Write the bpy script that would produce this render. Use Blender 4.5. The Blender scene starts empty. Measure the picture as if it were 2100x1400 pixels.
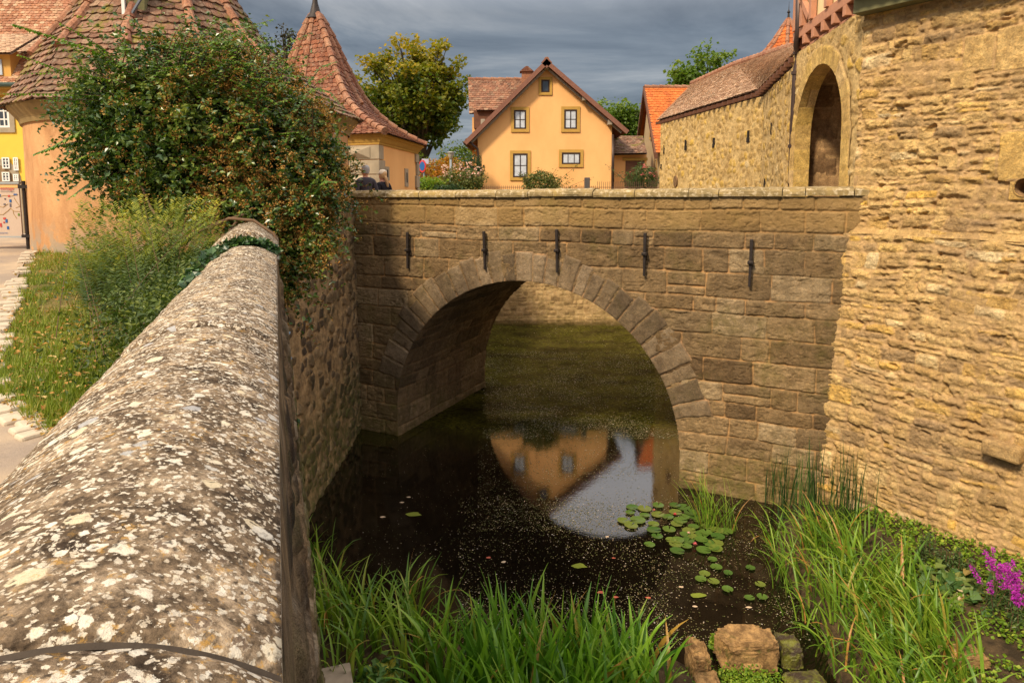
import bpy, math, random
import numpy as np
from mathutils import Vector, Matrix
R = math.radians
C = bpy.context.scene.collection
SC = bpy.context.scene

# ------------------------------------------------------------------ camera, sky, sun, exposure
FPX, PITCH, PPY = 1370.0, R(6), 539.0
cam_d = bpy.data.cameras.new('camera')
cam = bpy.data.objects.new('camera', cam_d); C.objects.link(cam)
cam.location = (0, 0, 5); cam.rotation_euler = (R(90) - PITCH, 0, 0)
cam_d.sensor_width = 36; cam_d.lens = FPX/2100*36; cam_d.shift_y = -(700-PPY)/2100
cam_d.clip_start = .05; cam_d.clip_end = 3000
SC.camera = cam
SUN = Vector((-.52, -.60, .78)).normalized()
sun_el = math.asin(SUN.z); sun_az = math.atan2(SUN.x, SUN.y)
sd = bpy.data.lights.new('sun', 'SUN'); sd.energy = 3.0; sd.angle = R(7); sd.color = (1, .83, .59)
so = bpy.data.objects.new('sun', sd); C.objects.link(so)
so.rotation_euler = SUN.to_track_quat('Z', 'Y').to_euler(); so.location = (-20, -20, 40)
SC.view_settings.view_transform = 'Standard'
try: SC.view_settings.look = 'None'
except Exception: pass
SC.view_settings.exposure = .72; SC.view_settings.gamma = 1
SC.cycles.max_bounces = 6

def sky_world():
    w = bpy.data.worlds.new('World'); SC.world = w; w.use_nodes = True
    nt = w.node_tree; nt.nodes.clear(); N = nt.nodes.new; L = nt.links.new
    out = N('ShaderNodeOutputWorld'); bg = N('ShaderNodeBackground'); L(bg.outputs[0], out.inputs[0])
    sky = N('ShaderNodeTexSky'); sky.sky_type = 'NISHITA'; sky.sun_disc = False
    sky.sun_elevation = sun_el; sky.sun_rotation = sun_az
    tc = N('ShaderNodeTexCoord'); sx = N('ShaderNodeSeparateXYZ'); L(tc.outputs['Generated'], sx.inputs[0])
    add = N('ShaderNodeMath'); add.operation = 'ADD'; L(sx.outputs[2], add.inputs[0]); add.inputs[1].default_value = .10
    mx = N('ShaderNodeMath'); mx.operation = 'MAXIMUM'; L(add.outputs[0], mx.inputs[0]); mx.inputs[1].default_value = .05
    dx = N('ShaderNodeMath'); dx.operation = 'DIVIDE'; L(sx.outputs[0], dx.inputs[0]); L(mx.outputs[0], dx.inputs[1])
    dy = N('ShaderNodeMath'); dy.operation = 'DIVIDE'; L(sx.outputs[1], dy.inputs[0]); L(mx.outputs[0], dy.inputs[1])
    cb = N('ShaderNodeCombineXYZ'); L(dx.outputs[0], cb.inputs[0]); L(dy.outputs[0], cb.inputs[1])
    n1 = N('ShaderNodeTexNoise'); n1.inputs['Scale'].default_value = .75; n1.inputs['Detail'].default_value = 10
    n1.inputs['Roughness'].default_value = .6; n1.inputs['Distortion'].default_value = .6; L(cb.outputs[0], n1.inputs['Vector'])
    cr = N('ShaderNodeValToRGB'); L(n1.outputs[0], cr.inputs[0])
    e = cr.color_ramp.elements
    e[0].position = .34; e[0].color = (.62, .78, 1.0, 1)
    e[1].position = .68; e[1].color = (2.5, 2.6, 2.7, 1)
    m = e.new(.5); m.color = (1.22, 1.42, 1.66, 1)
    # an overcast sky is brighter towards the zenith
    g = N('ShaderNodeMapRange'); L(sx.outputs[2], g.inputs[0])
    g.inputs[1].default_value = .25; g.inputs[2].default_value = .42; g.inputs[3].default_value = 1.0; g.inputs[4].default_value = 3.6
    g2 = N('ShaderNodeMapRange'); L(sx.outputs[2], g2.inputs[0]); g2.inputs[1].default_value = .22; g2.inputs[2].default_value = .45; g2.inputs[4].default_value = .8
    wh = N('ShaderNodeMix'); wh.data_type = 'RGBA'; L(g2.outputs[0], wh.inputs[0]); L(cr.outputs[0], wh.inputs[6]); wh.inputs[7].default_value = (2.9, 2.7, 2.6, 1)
    mul = N('ShaderNodeVectorMath'); mul.operation = 'SCALE'; L(wh.outputs[2], mul.inputs[0]); L(g.outputs[0], mul.inputs['Scale'])
    mix = N('ShaderNodeMix'); mix.data_type = 'RGBA'; mix.inputs[0].default_value = .93
    L(sky.outputs[0], mix.inputs[6]); L(mul.outputs[0], mix.inputs[7])
    L(mix.outputs[2], bg.inputs[0]); bg.inputs[1].default_value = .105
sky_world()

# ------------------------------------------------------------------ a pixel of the photo -> a real point
def ray(x, y):
    a = (x-1050)/FPX; b = (PPY-y)/FPX
    return np.array([a, math.cos(PITCH)+b*math.sin(PITCH), -math.sin(PITCH)+b*math.cos(PITCH)])
def H(x, y, h):
    d = ray(x, y); return d*((h-5)/d[2]) + np.array([0, 0, 5.])
def D(x, y, Y):
    d = ray(x, y); return d*(Y/d[1]) + np.array([0, 0, 5.])
V = lambda *a: np.array(a, float)

# ------------------------------------------------------------------ noise in numpy
def _h(ix, iy, iz, seed):
    n = (ix.astype(np.int64)*374761393 + iy.astype(np.int64)*668265263 + iz.astype(np.int64)*2147483647 + seed*974634777) & 0xffffffff
    n = ((n ^ (n >> 13))*1274126177) & 0xffffffff
    n = ((n ^ (n >> 16))*2246822519) & 0xffffffff
    return ((n ^ (n >> 15)) & 0xffffff)/float(0xffffff)
def vnoise(x, y, z=None, seed=0):
    if z is None: z = np.zeros_like(x)
    x0, y0, z0 = np.floor(x), np.floor(y), np.floor(z)
    fx, fy, fz = x-x0, y-y0, z-z0
    fx, fy, fz = [f*f*(3-2*f) for f in (fx, fy, fz)]
    r = 0
    for a in (0, 1):
        for b in (0, 1):
            for c in (0, 1):
                r = r + _h(x0+a, y0+b, z0+c, seed)*(fx if a else 1-fx)*(fy if b else 1-fy)*(fz if c else 1-fz)
    return r*2-1
def fbm(x, y, z=None, seed=0, octv=4, rough=.5):
    s, a, t = 0, 1., 0
    for o in range(octv):
        f = 2.03**o
        s = s + a*vnoise(x*f, y*f, None if z is None else z*f, seed+o*17); t += a; a *= rough
    return s/t
def sstep(a, b, x):
    t = np.clip((x-a)/(b-a), 0, 1); return t*t*(3-2*t)

# ------------------------------------------------------------------ object helpers
def setp(o, label=None, cat=None, group=None, kind=None):
    if label: o['label'] = label
    if cat: o['category'] = cat
    if group: o['group'] = group
    if kind: o['kind'] = kind
    return o
def thing(name, label, cat, loc=(0, 0, 0), group=None, rz=0):
    o = bpy.data.objects.new(name, None); C.objects.link(o); o.location = tuple(float(c) for c in loc)
    o.rotation_euler = (0, 0, rz); o.empty_display_size = .2
    return setp(o, label, cat, group)
def link(name, me, mats, parent=None, world=True):
    o = bpy.data.objects.new(name, me); C.objects.link(o)
    for m in (mats if isinstance(mats, (list, tuple)) else [mats]): me.materials.append(m)
    if parent is not None:
        o.parent = parent
        if world:
            bpy.context.view_layer.update
            M = Matrix.Identity(4); p = parent; chain = []
            while p is not None: chain.append(p); p = p.parent
            for q in reversed(chain): M = M @ q.matrix_parent_inverse @ Matrix.LocRotScale(q.location, q.rotation_euler, q.scale)
            o.matrix_parent_inverse = M.inverted()
    return o
def fast_mesh(name, P, quads=None, tris=None, attrs=None, smooth=True, mats_idx=None):
    me = bpy.data.meshes.new(name)
    P = np.asarray(P, np.float32).reshape(-1, 3)
    loops, starts, tot = [], [], 0
    if quads is not None and len(quads):
        q = np.asarray(quads, np.int32).reshape(-1, 4); loops.append(q.ravel()); starts.append(np.arange(len(q))*4); tot = len(q)*4
    if tris is not None and len(tris):
        t = np.asarray(tris, np.int32).reshape(-1, 3); loops.append(t.ravel()); starts.append(tot+np.arange(len(t))*3)
    loops = np.concatenate(loops).astype(np.int32); starts = np.concatenate(starts).astype(np.int32)
    me.vertices.add(len(P)); me.vertices.foreach_set('co', P.ravel())
    me.loops.add(len(loops)); me.loops.foreach_set('vertex_index', loops)
    me.polygons.add(len(starts)); me.polygons.foreach_set('loop_start', starts)
    if mats_idx is not None: me.polygons.foreach_set('material_index', np.asarray(mats_idx, np.int32))
    me.update(calc_edges=True)
    me.polygons.foreach_set('use_smooth', np.full(len(starts), smooth))
    for k, v in (attrs or {}).items():
        a = me.attributes.new(k, 'FLOAT', 'POINT'); a.data.foreach_set('value', np.asarray(v, np.float32).ravel())
    me.validate()
    return me
def grid_faces(ny, nx, mask=None, flip=False):
    i = np.arange(ny-1)[:, None]*nx + np.arange(nx-1)[None, :]
    q = np.stack([i, i+1, i+nx+1, i+nx], -1)
    if flip: q = q[..., ::-1]
    return q[mask] if mask is not None else q.reshape(-1, 4)
def grid_obj(name, P, mat, parent=None, attrs=None, mask=None, flip=False, smooth=True):
    ny, nx = P.shape[:2]
    me = fast_mesh(name, P, grid_faces(ny, nx, mask, flip), attrs=attrs, smooth=smooth)
    if mask is not None:
        used = np.zeros(ny*nx, bool); used[grid_faces(ny, nx, mask, flip).ravel()] = True
        if not used.all():
            idx = np.cumsum(used)-1; q = idx[grid_faces(ny, nx, mask, flip)]
            bpy.data.meshes.remove(me)
            me = fast_mesh(name, P.reshape(-1, 3)[used], q, attrs={k: np.asarray(v).ravel()[used] for k, v in (attrs or {}).items()}, smooth=smooth)
    return link(name, me, mat, parent)

class MB:
    """collects polygons for ONE mesh"""
    def __init__(s): s.v = []; s.f = []; s.r = []
    def add(s, vs, fs, rnd=None):
        n = len(s.v); s.v += [tuple(float(c) for c in v) for v in vs]; s.f += [tuple(i+n for i in f) for f in fs]
        s.r += [random.random() if rnd is None else rnd]*len(vs); return s
    def poly(s, vs, rnd=None): return s.add(vs, [tuple(range(len(vs)))], rnd)
    def box(s, c, sz, ex=(1, 0, 0), ey=None, ez=(0, 0, 1), bev=0):
        c = np.array(c, float); ex = np.array(ex, float); ez = np.array(ez, float)
        ex /= np.linalg.norm(ex); ez /= np.linalg.norm(ez)
        ey = np.cross(ez, ex) if ey is None else np.array(ey, float)
        h = np.array(sz, float)/2
        vs = [c+ex*a*h[0]+ey*b*h[1]+ez*d*h[2] for a in (-1, 1) for b in (-1, 1) for d in (-1, 1)]
        return s.add(vs, [(0, 1, 3, 2), (4, 6, 7, 5), (0, 4, 5, 1), (2, 3, 7, 6), (0, 2, 6, 4), (1, 5, 7, 3)])
    def hexa(s, b, t):
        """b, t: 4 bottom and 4 top points"""
        return s.add(list(b)+list(t), [(3, 2, 1, 0), (4, 5, 6, 7)]+[(i, (i+1) % 4, 4+(i+1) % 4, 4+i) for i in range(4)])
    def tube(s, pts, rad, n=8, cap=True):
        pts = [np.array(p, float) for p in pts]; rads = rad if hasattr(rad, '__len__') else [rad]*len(pts)
        vs = []; up = None
        for i, p in enumerate(pts):
            t = pts[min(i+1, len(pts)-1)]-pts[max(i-1, 0)]; t /= (np.linalg.norm(t)+1e-9)
            if up is None: up = np.cross(t, [0, 0, 1.] if abs(t[2]) < .9 else [1., 0, 0])
            a = up - t*np.dot(up, t); a /= (np.linalg.norm(a)+1e-9); b = np.cross(t, a); up = a
            for k in range(n):
                an = 2*math.pi*k/n; vs.append(p+(a*math.cos(an)+b*math.sin(an))*rads[i])
        fs = []
        for i in range(len(pts)-1):
            for k in range(n):
                k2 = (k+1) % n; fs.append((i*n+k, i*n+k2, (i+1)*n+k2, (i+1)*n+k))
        if cap: fs += [tuple(range(n))[::-1], tuple((len(pts)-1)*n+k for k in range(n))]
        return s.add(vs, fs)
    def build(s, name, mat, parent=None, smooth=False, bevel=0):
        me = bpy.data.meshes.new(name); me.from_pydata(s.v, [], s.f); me.update()
        a = me.attributes.new('rnd', 'FLOAT', 'POINT'); a.data.foreach_set('value', np.array(s.r, np.float32))
        if smooth: me.polygons.foreach_set('use_smooth', np.full(len(me.polygons), True))
        o = link(name, me, mat, parent)
        if bevel:
            m = o.modifiers.new('bevel', 'BEVEL'); m.width = bevel; m.segments = 2; m.limit_method = 'ANGLE'
        return o

# ------------------------------------------------------------------ materials
class NT:
    def __init__(s, name):
        s.m = bpy.data.materials.new(name); s.m.use_nodes = True; s.t = s.m.node_tree; s.t.nodes.clear()
        s.out = s.t.nodes.new('ShaderNodeOutputMaterial')
    def n(s, typ, ins=None, **kw):
        nd = s.t.nodes.new('ShaderNode'+typ)
        for k, v in kw.items(): setattr(nd, k, v)
        for k, v in (ins or {}).items():
            if isinstance(v, bpy.types.NodeSocket): s.t.links.new(v, nd.inputs[k])
            else: nd.inputs[k].default_value = v
        return nd
    def pos(s):
        if not hasattr(s, '_p'): s._p = s.n('TexCoord').outputs['Object']
        return s._p
    def noise(s, scale, detail=4, rough=.55, vec=None, dist=0):
        return s.n('TexNoise', {'Scale': scale, 'Detail': detail, 'Roughness': rough, 'Distortion': dist, 'Vector': vec or s.pos()}).outputs[0]
    def stretch(s, sx, sy, sz): return s.n('Mapping', {'Vector': s.pos(), 'Scale': (sx, sy, sz)}).outputs[0]
    def ramp(s, fac, stops, interp='LINEAR'):
        r = s.n('ValToRGB', {0: fac}); r.color_ramp.interpolation = interp; e = r.color_ramp.elements
        for i, (p, c) in enumerate(stops):
            c = tuple(c)+(1,) if hasattr(c, '__len__') else (c, c, c, 1)
            if i < 2: e[i].position = p; e[i].color = c
            else: e.new(p).color = c
        return r.outputs[0]
    def math(s, op, a, b=0.): return s.n('Math', {0: a, 1: b}, operation=op).outputs[0]
    def mix(s, f, a, b, mode='MIX'):
        fix = lambda c: (tuple(c)+(1,) if (hasattr(c, '__len__') and len(c) == 3) else c)
        m = s.n('Mix', {0: f, 6: fix(a), 7: fix(b)}, data_type='RGBA', blend_type=mode); return m.outputs[2]
    def attr(s, k): return s.n('Attribute', attribute_name=k).outputs['Fac']
    def bump(s, h, dist=.01, st=1., nrm=None):
        i = {'Height': h, 'Distance': dist, 'Strength': st}
        if nrm is not None: i['Normal'] = nrm
        return s.n('Bump', i).outputs[0]
    def done(s, col, rough=.9, bump=None, spec=.3, **kw):
        ins = {'Base Color': tuple(col)+(1,) if (hasattr(col, '__len__') and len(col) == 3) else col, 'Roughness': rough, 'Specular IOR Level': spec}
        if bump is not None: ins['Normal'] = bump
        ins.update(kw)
        p = s.n('BsdfPrincipled', ins); s.t.links.new(p.outputs[0], s.out.inputs[0]); return s.m
_m = {}
def mat(name, fn):
    if name not in _m: _m[name] = fn(NT(name))
    return _m[name]
def plain(name, col, rough=.7, var=.12, scale=8, bump=.0, **kw):
    def f(t):
        n = t.noise(scale, 5); c = t.mix(n, tuple(x*(1-var*1.6) for x in col), tuple(min(1, x*(1+var*1.6)) for x in col))
        return t.done(c, rough, t.bump(n, bump) if bump else None, **kw)
    return mat(name, f)

def masonry(name, stops, mortar, dark=None, moss=None, fine=26, bumpd=.012, stain=.5, top=None, blot=None):
    """stops: colour ramp over the random number of each stone. moss: (colour, z below which, strength)"""
    def f(t):
        rnd, mo = t.attr('rnd'), t.attr('mort')
        base = t.ramp(rnd, stops)
        n1 = t.noise(1.3, 5, .6); n2 = t.noise(fine, 6, .7); n3 = t.noise(7, 5, .65)
        base = t.mix(t.ramp(n3, [(.35, 0.), (.68, 1.)]), base, t.mix(1., base, (.55, .52, .48), 'MULTIPLY'))
        n4 = t.noise(fine*2.4, 5, .75)
        base = t.mix(t.ramp(n2, [(.47, 0.), (.60, .65)]), base, t.mix(1., base, (1.5, 1.42, 1.3), 'MULTIPLY'))
        base = t.mix(t.ramp(n4, [(.36, .75), (.50, 0.)]), base, t.mix(1., base, (.42, .38, .34), 'MULTIPLY'))
        mc = t.mix(t.ramp(t.noise(13, 6, .75), [(.35, 0.), (.62, 1.)]), tuple(c*.62 for c in mortar), tuple(min(1, c*1.15) for c in mortar))
        col = t.mix(t.math('MULTIPLY', mo, t.ramp(t.noise(3.1, 5, .65), [(.36, .25), (.56, .97)])), base, mc)
        if blot:
            col = t.mix(t.ramp(t.noise(2.3, 6, .62, dist=.6), [(.56, 0.), (.66, .75)]), col, blot)
        if dark is not None:
            ns = t.noise(1.0, 6, .65, t.stretch(1.1, 1.1, .28), .8)
            col = t.mix(t.math('MULTIPLY', t.ramp(ns, [(.42, 0.), (.72, 1.)]), stain), col, dark)
        z = t.n('SeparateXYZ', {0: t.pos()}).outputs[2]
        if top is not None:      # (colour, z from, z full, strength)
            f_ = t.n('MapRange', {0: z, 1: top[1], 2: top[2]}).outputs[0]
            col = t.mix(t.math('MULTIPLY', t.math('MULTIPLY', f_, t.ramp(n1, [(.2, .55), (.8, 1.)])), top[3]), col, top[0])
        if moss is not None:
            f_ = t.n('MapRange', {0: z, 1: moss[1], 2: moss[1]-1.2}).outputs[0]
            f_ = t.math('ADD', f_, t.ramp(n1, [(.5, 0.), (.72, .55)]))
            f_ = t.math('MULTIPLY', t.math('MULTIPLY', f_, t.ramp(n3, [(.34, 0.), (.6, 1.)])), moss[2])
            col = t.mix(t.math('MINIMUM', f_, .85), col, moss[0])
        pit = t.ramp(t.n('TexVoronoi', {'Scale': 34., 'Vector': t.pos()}).outputs[0], [(.0, 0.), (.22, 1.)])
        bm = t.bump(n4, bumpd*.45, 1., t.bump(t.math('ADD', n2, t.math('MULTIPLY', pit, .5)), bumpd))
        return t.done(col, .93, bm, .2)
    return mat(name, f)

def leafm(name, stops, rough=.45, spec=.4, trans=.25):
    def f(t):
        c = t.ramp(t.attr('rnd'), stops)
        n = t.noise(3., 3)
        c = t.mix(n, t.mix(1., c, (.7, .75, .7), 'MULTIPLY'), t.mix(1., c, (1.3, 1.2, 1.15), 'MULTIPLY'))
        p = t.n('BsdfPrincipled', {'Base Color': c, 'Roughness': rough, 'Specular IOR Level': spec})
        tr = t.n('BsdfTranslucent', {'Color': t.mix(1., c, (1.3, 1.5, .6), 'MULTIPLY')})
        mx = t.n('MixShader', {0: trans, 1: p.outputs[0], 2: tr.outputs[0]})
        t.t.links.new(mx.outputs[0], t.out.inputs[0]); return t.m
    return mat(name, f)

def tilem(name, stops, moss=.0, mosscol=(.09, .08, .01), lich=.3):
    def f(t):
        c = t.ramp(t.attr('rnd'), stops)
        n = t.noise(2.2, 6, .65); n2 = t.noise(22, 5, .7)
        c = t.mix(t.ramp(n2, [(.4, 0.), (.62, .8)]), c, t.mix(1., c, (.40, .38, .36), 'MULTIPLY')); c = t.mix(t.ramp(t.noise(.9, 5, .6), [(.4, 0.), (.65, .5)]), c, t.mix(1., c, (.5, .48, .46), 'MULTIPLY'))
        c = t.mix(t.math('MULTIPLY', t.ramp(t.noise(9, 5, .7), [(.5, 0.), (.64, 1.)]), lich), c, (.46, .36, .25))
        if moss: c = t.mix(t.math('MULTIPLY', t.ramp(t.math('ADD', n, t.math('MULTIPLY', n2, .25)), [(.66, 0.), (.76, 1.)]), moss), c, t.mix(n2, mosscol, tuple(x*2.4 for x in mosscol)))
        return t.done(c, .85, t.bump(n2, .006), .25)
    return mat(name, f)

M_PLASTER = mat('orange_plaster', lambda t: t.done(
    t.mix(t.ramp(t.noise(.9, 6, .65, t.stretch(1, 1, .5)), [(.35, 0.), (.72, 1.)]), (.83, .465, .185), (.74, .385, .145)), .92, t.bump(t.noise(30, 4), .004), .2))
M_PLASTER_OLD = mat('weathered_orange_plaster', lambda t: t.done(
    t.mix(t.ramp(t.noise(1.1, 6, .7, t.stretch(1, 1, .45), .5), [(.38, 0.), (.66, 1.)]), (.60, .30, .12), (.38, .175, .07)), .92, t.bump(t.noise(30, 4), .005), .2))
M_YELLOW = plain('yellow_plaster', (.78, .50, .07), .9, .08, 1.5)
M_OCHRE = plain('ochre_sandstone_surround', (.46, .27, .06), .85, .12, 6)
M_GREYSTONE = plain('grey_dressed_stone', (.33, .27, .19), .9, .25, 3, .006)
M_WOOD = plain('brown_timber', (.13, .055, .03), .8, .3, 6, .003)
M_REDWOOD = plain('red_painted_timber', (.46, .22, .13), .8, .2, 7, .003)
M_GREYWOOD = plain('weathered_grey_timber', (.30, .25, .19), .85, .25, 9, .003)
M_GREENWOOD = plain('green_weathered_board', (.15, .14, .065), .85, .25, 5, .004)
M_CREAM = plain('cream_plaster', (.80, .62, .34), .9, .1, 3)
M_IRON = plain('dark_wrought_iron', (.035, .027, .024), .55, .4, 20, .003, **{'Metallic': .4})
M_PIPE = plain('brown_metal_pipe', (.075, .05, .042), .45, .2, 5, **{'Metallic': .5})
M_LEAD = plain('grey_lead', (.10, .11, .13), .5, .15, 5, **{'Metallic': .4})
M_GLASS = mat('window_glass', lambda t: t.done((.05, .06, .075), .08, None, .9))
M_CURTAIN = plain('white_curtain', (.50, .53, .58), .35, .25, 5)
M_WHITE = plain('white_window_wood', (.75, .74, .70), .6, .05, 5)
M_DARKFRAME = plain('dark_window_wood', (.035, .018, .014), .6, .2, 5)
M_DARK = plain('shade_and_eye_black', (.02, .015, .012), .9, .2, 5)  # painted black for the shade of uncut openings, also used for eyes
M_TILE_OLD = tilem('old_roof_tile', [(0, (.16, .07, .04)), (.35, (.30, .13, .075)), (.65, (.38, .18, .10)), (.85, (.20, .10, .06)), (1, (.45, .28, .17))], .0)
M_TILE_MOSS = tilem('mossy_roof_tile', [(0, (.12, .06, .035)), (.35, (.25, .125, .075)), (.65, (.33, .175, .105)), (.85, (.16, .09, .055)), (1, (.42, .27, .17))], .92, (.10, .085, .010))
M_TILE_RED = tilem('new_orange_roof_tile', [(0, (.66, .16, .035)), (.6, (.78, .23, .055)), (1, (.55, .13, .035))], 0, lich=.0)
M_TILE_PALE = tilem('pale_brown_roof_tile', [(0, (.48, .29, .18)), (.4, (.70, .46, .29)), (.7, (.60, .38, .24)), (1, (.80, .58, .38))], 0, lich=.45)
M_TILE_SPIRE = tilem('spire_roof_tile', [(0, (.16, .06, .035)), (.4, (.33, .115, .055)), (.8, (.22, .085, .05)), (1, (.44, .19, .10))], 0)
M_RIDGE = tilem('ridge_tile_clay', [(0, (.30, .12, .07)), (.5, (.43, .21, .12)), (1, (.36, .15, .08))], 0)
# ------------------------------------------------------------------ stone relief
def courses(u, v, seed, rh, ln, mortar, warp=(.0, .0), wf=1.2, vary=.5, split=.0):
    """irregular courses of stones. returns rnd, edge distance (metres), second rnd"""
    rs = np.random.RandomState(seed)
    uu = u + warp[0]*fbm(u*wf, v*wf*1.6, seed=seed, octv=3); vv = v + warp[1]*fbm(u*wf, v*wf*1.4, seed=seed+5, octv=3)
    v0, v1, u0, u1 = vv.min()-.1, vv.max()+.1, uu.min()-.1, uu.max()+.1
    rows = [v0]
    while rows[-1] < v1: rows.append(rows[-1]+rs.uniform(*rh))
    rows = np.array(rows); ri = np.clip(np.searchsorted(rows, vv)-1, 0, len(rows)-2)
    rnd = np.zeros_like(u); d = np.zeros_like(u); rnd2 = np.zeros_like(u)
    for r in range(len(rows)-1):
        m = ri == r
        if not m.any(): continue
        h = rows[r+1]-rows[r]
        cuts = [u0-rs.uniform(0, ln[1])]
        while cuts[-1] < u1: cuts.append(cuts[-1]+rs.uniform(*ln)*(.7+.3*h/rh[1]))
        cuts = np.array(cuts); n = len(cuts)-1
        x = uu[m]; y = vv[m]; ci = np.clip(np.searchsorted(cuts, x)-1, 0, n-1)
        a, b = cuts[ci], cuts[ci+1]
        y0 = np.full_like(y, rows[r]); y1 = np.full_like(y, rows[r+1])
        rr = rs.rand(n); rr2 = rs.rand(n); sp = rs.rand(n) < split; sy = rs.uniform(.38, .62, n); rr3 = rs.rand(n)
        mid = rows[r]+h*sy[ci]; s_ = sp[ci]; up = s_ & (y > mid); lo = s_ & (y <= mid)
        y0 = np.where(up, mid, y0); y1 = np.where(lo, mid, y1)
        mm = mortar*(1+vary*(rr2[ci]*2-1))
        dx = np.minimum(x-a, b-x); dy = np.minimum(y-y0, y1-y)
        rad = .035
        qx = np.maximum(rad-dx+mm/2, 0); qy = np.maximum(rad-dy+mm/2, 0)
        dd = np.minimum(np.minimum(dx, dy)-mm/2, rad-np.sqrt(qx*qx+qy*qy))
        d[m] = dd; rnd[m] = np.where(up, rr3[ci], rr[ci]); rnd2[m] = rr2[ci]
    return rnd, d, rnd2
def voro(u, v, seed, cell, skip=.3, asp=1.0):
    x = u/cell; y = v/cell/asp; ix, iy = np.floor(x), np.floor(y)
    f1 = np.full_like(x, 9.); f2 = np.full_like(x, 9.); rid = np.zeros_like(x)
    z = np.zeros_like(x)
    for a in (-1, 0, 1):
        for b in (-1, 0, 1):
            cx, cy = ix+a, iy+b
            px = cx+.12+.76*_h(cx, cy, z, seed); py = cy+.12+.76*_h(cx, cy, z, seed+9)
            dd = np.sqrt((x-px)**2+(y-py)**2)*(.8+.5*_h(cx, cy, z, seed+21)); r = _h(cx, cy, z, seed+33)
            n1 = dd < f1
            f2 = np.where(n1, f1, np.minimum(f2, dd)); rid = np.where(n1, r, rid); f1 = np.where(n1, dd, f1)
    e = (f2-f1)*cell
    e = np.where(rid < skip, -.02, e-.05*(.5+rid))
    return np.clip((rid-skip)/(1-skip), 0, 1), e, rid

def relief(u, v, style, seed=1):
    """returns height (m), rnd, mort"""
    if style == 'ashlar':
        r, d, r2 = courses(u, v, seed, (.24, .42), (.36, 1.05), .011, (.05, .05), .6, .9, .05)
        d = d + .013*fbm(u*7, v*7, seed=seed+3, octv=4)
        m = 1-sstep(-.004, .006, d)
        h = sstep(-.004, .022, d)*.024 + (r2-.5)*.014*(1-m) + .006*fbm(u*10, v*16, seed=seed+7, octv=4) - .006*m*(.5+.5*fbm(u*3, v*3, seed=seed+8))
        chip = sstep(.22, .5, fbm(u*3.2, v*5, seed=seed+11, octv=4)); h = h-.016*chip
        pit = sstep(.38, .62, fbm(u*22, v*26, seed=seed+19, octv=2)); h = h-.014*pit*(1-m); flk = np.abs(fbm(u*2.4, v*11, seed=seed+23, octv=4)); h = h-.009*(flk < .04)*(1-m)
    elif style == 'rubble':
        r, d, r2 = courses(u, v, seed, (.10, .27), (.12, .52), .030, (.14, .10), .9, .95, .40)
        d = d + .034*fbm(u*6.5, v*8, seed=seed+3, octv=5, rough=.62)
        m = 1-sstep(-.014, .014, d)
        nn = fbm(u*11, v*14, seed=seed+7, octv=5, rough=.70)
        tilt = (v*7 % 1-.5)*.0
        h = sstep(-.018, .050, d)*.022*(.1+1.6*r2) + .032*nn - .008*m
        ledge = fbm(u*3.4, v*12, seed=seed+13, octv=4, rough=.55); h = h+.010*ledge*(1-.6*m)*(.3+1.2*sstep(-.2, .4, fbm(u*1.3, v*1.1, seed=seed+15, octv=2)))
        pit = sstep(.30, .52, fbm(u*13, v*16, seed=seed+19, octv=3)); h = h-.020*pit
        hole = sstep(.46, .60, fbm(u*4.0, v*6.5, seed=seed+31, octv=3)); h = h-.05*hole
        flush = sstep(.08, .35, fbm(u*1.2, v*1.5, seed=seed+17, octv=4)); h = h*(1-.6*flush)+.012*flush; m = np.maximum(m, flush*.85*sstep(-.25, .25, fbm(u*4, v*5, seed=seed+2, octv=4)))
    elif style == 'fieldstone':
        wu = u+.07*fbm(u*3, v*3, seed=seed, octv=4); wv = v+.06*fbm(u*3, v*3, seed=seed+2, octv=4)
        r, d, r2 = voro(wu, wv, seed, .25, .36, .78)
        d = d + .034*fbm(u*9, v*9, seed=seed+3, octv=5, rough=.6)
        m = 1-sstep(-.016, .020, d)
        h = sstep(-.014, .035, d)*.030*(.3+r2) + .020*fbm(u*7, v*8, seed=seed+7, octv=6, rough=.66) + .02*fbm(u*1.5, v*1.5, seed=seed+4)
    elif style == 'smallrubble':
        r, d, r2 = courses(u, v, seed, (.10, .22), (.14, .42), .035, (.08, .06), 1.2, .9, .2)
        d = d + .022*fbm(u*7, v*7, seed=seed+3, octv=3)
        m = 1-sstep(-.012, .012, d)
        h = sstep(-.012, .03, d)*.022*(.3+r2) + .02*fbm(u*6, v*8, seed=seed+7, octv=4, rough=.6)
    return h, r, m

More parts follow.
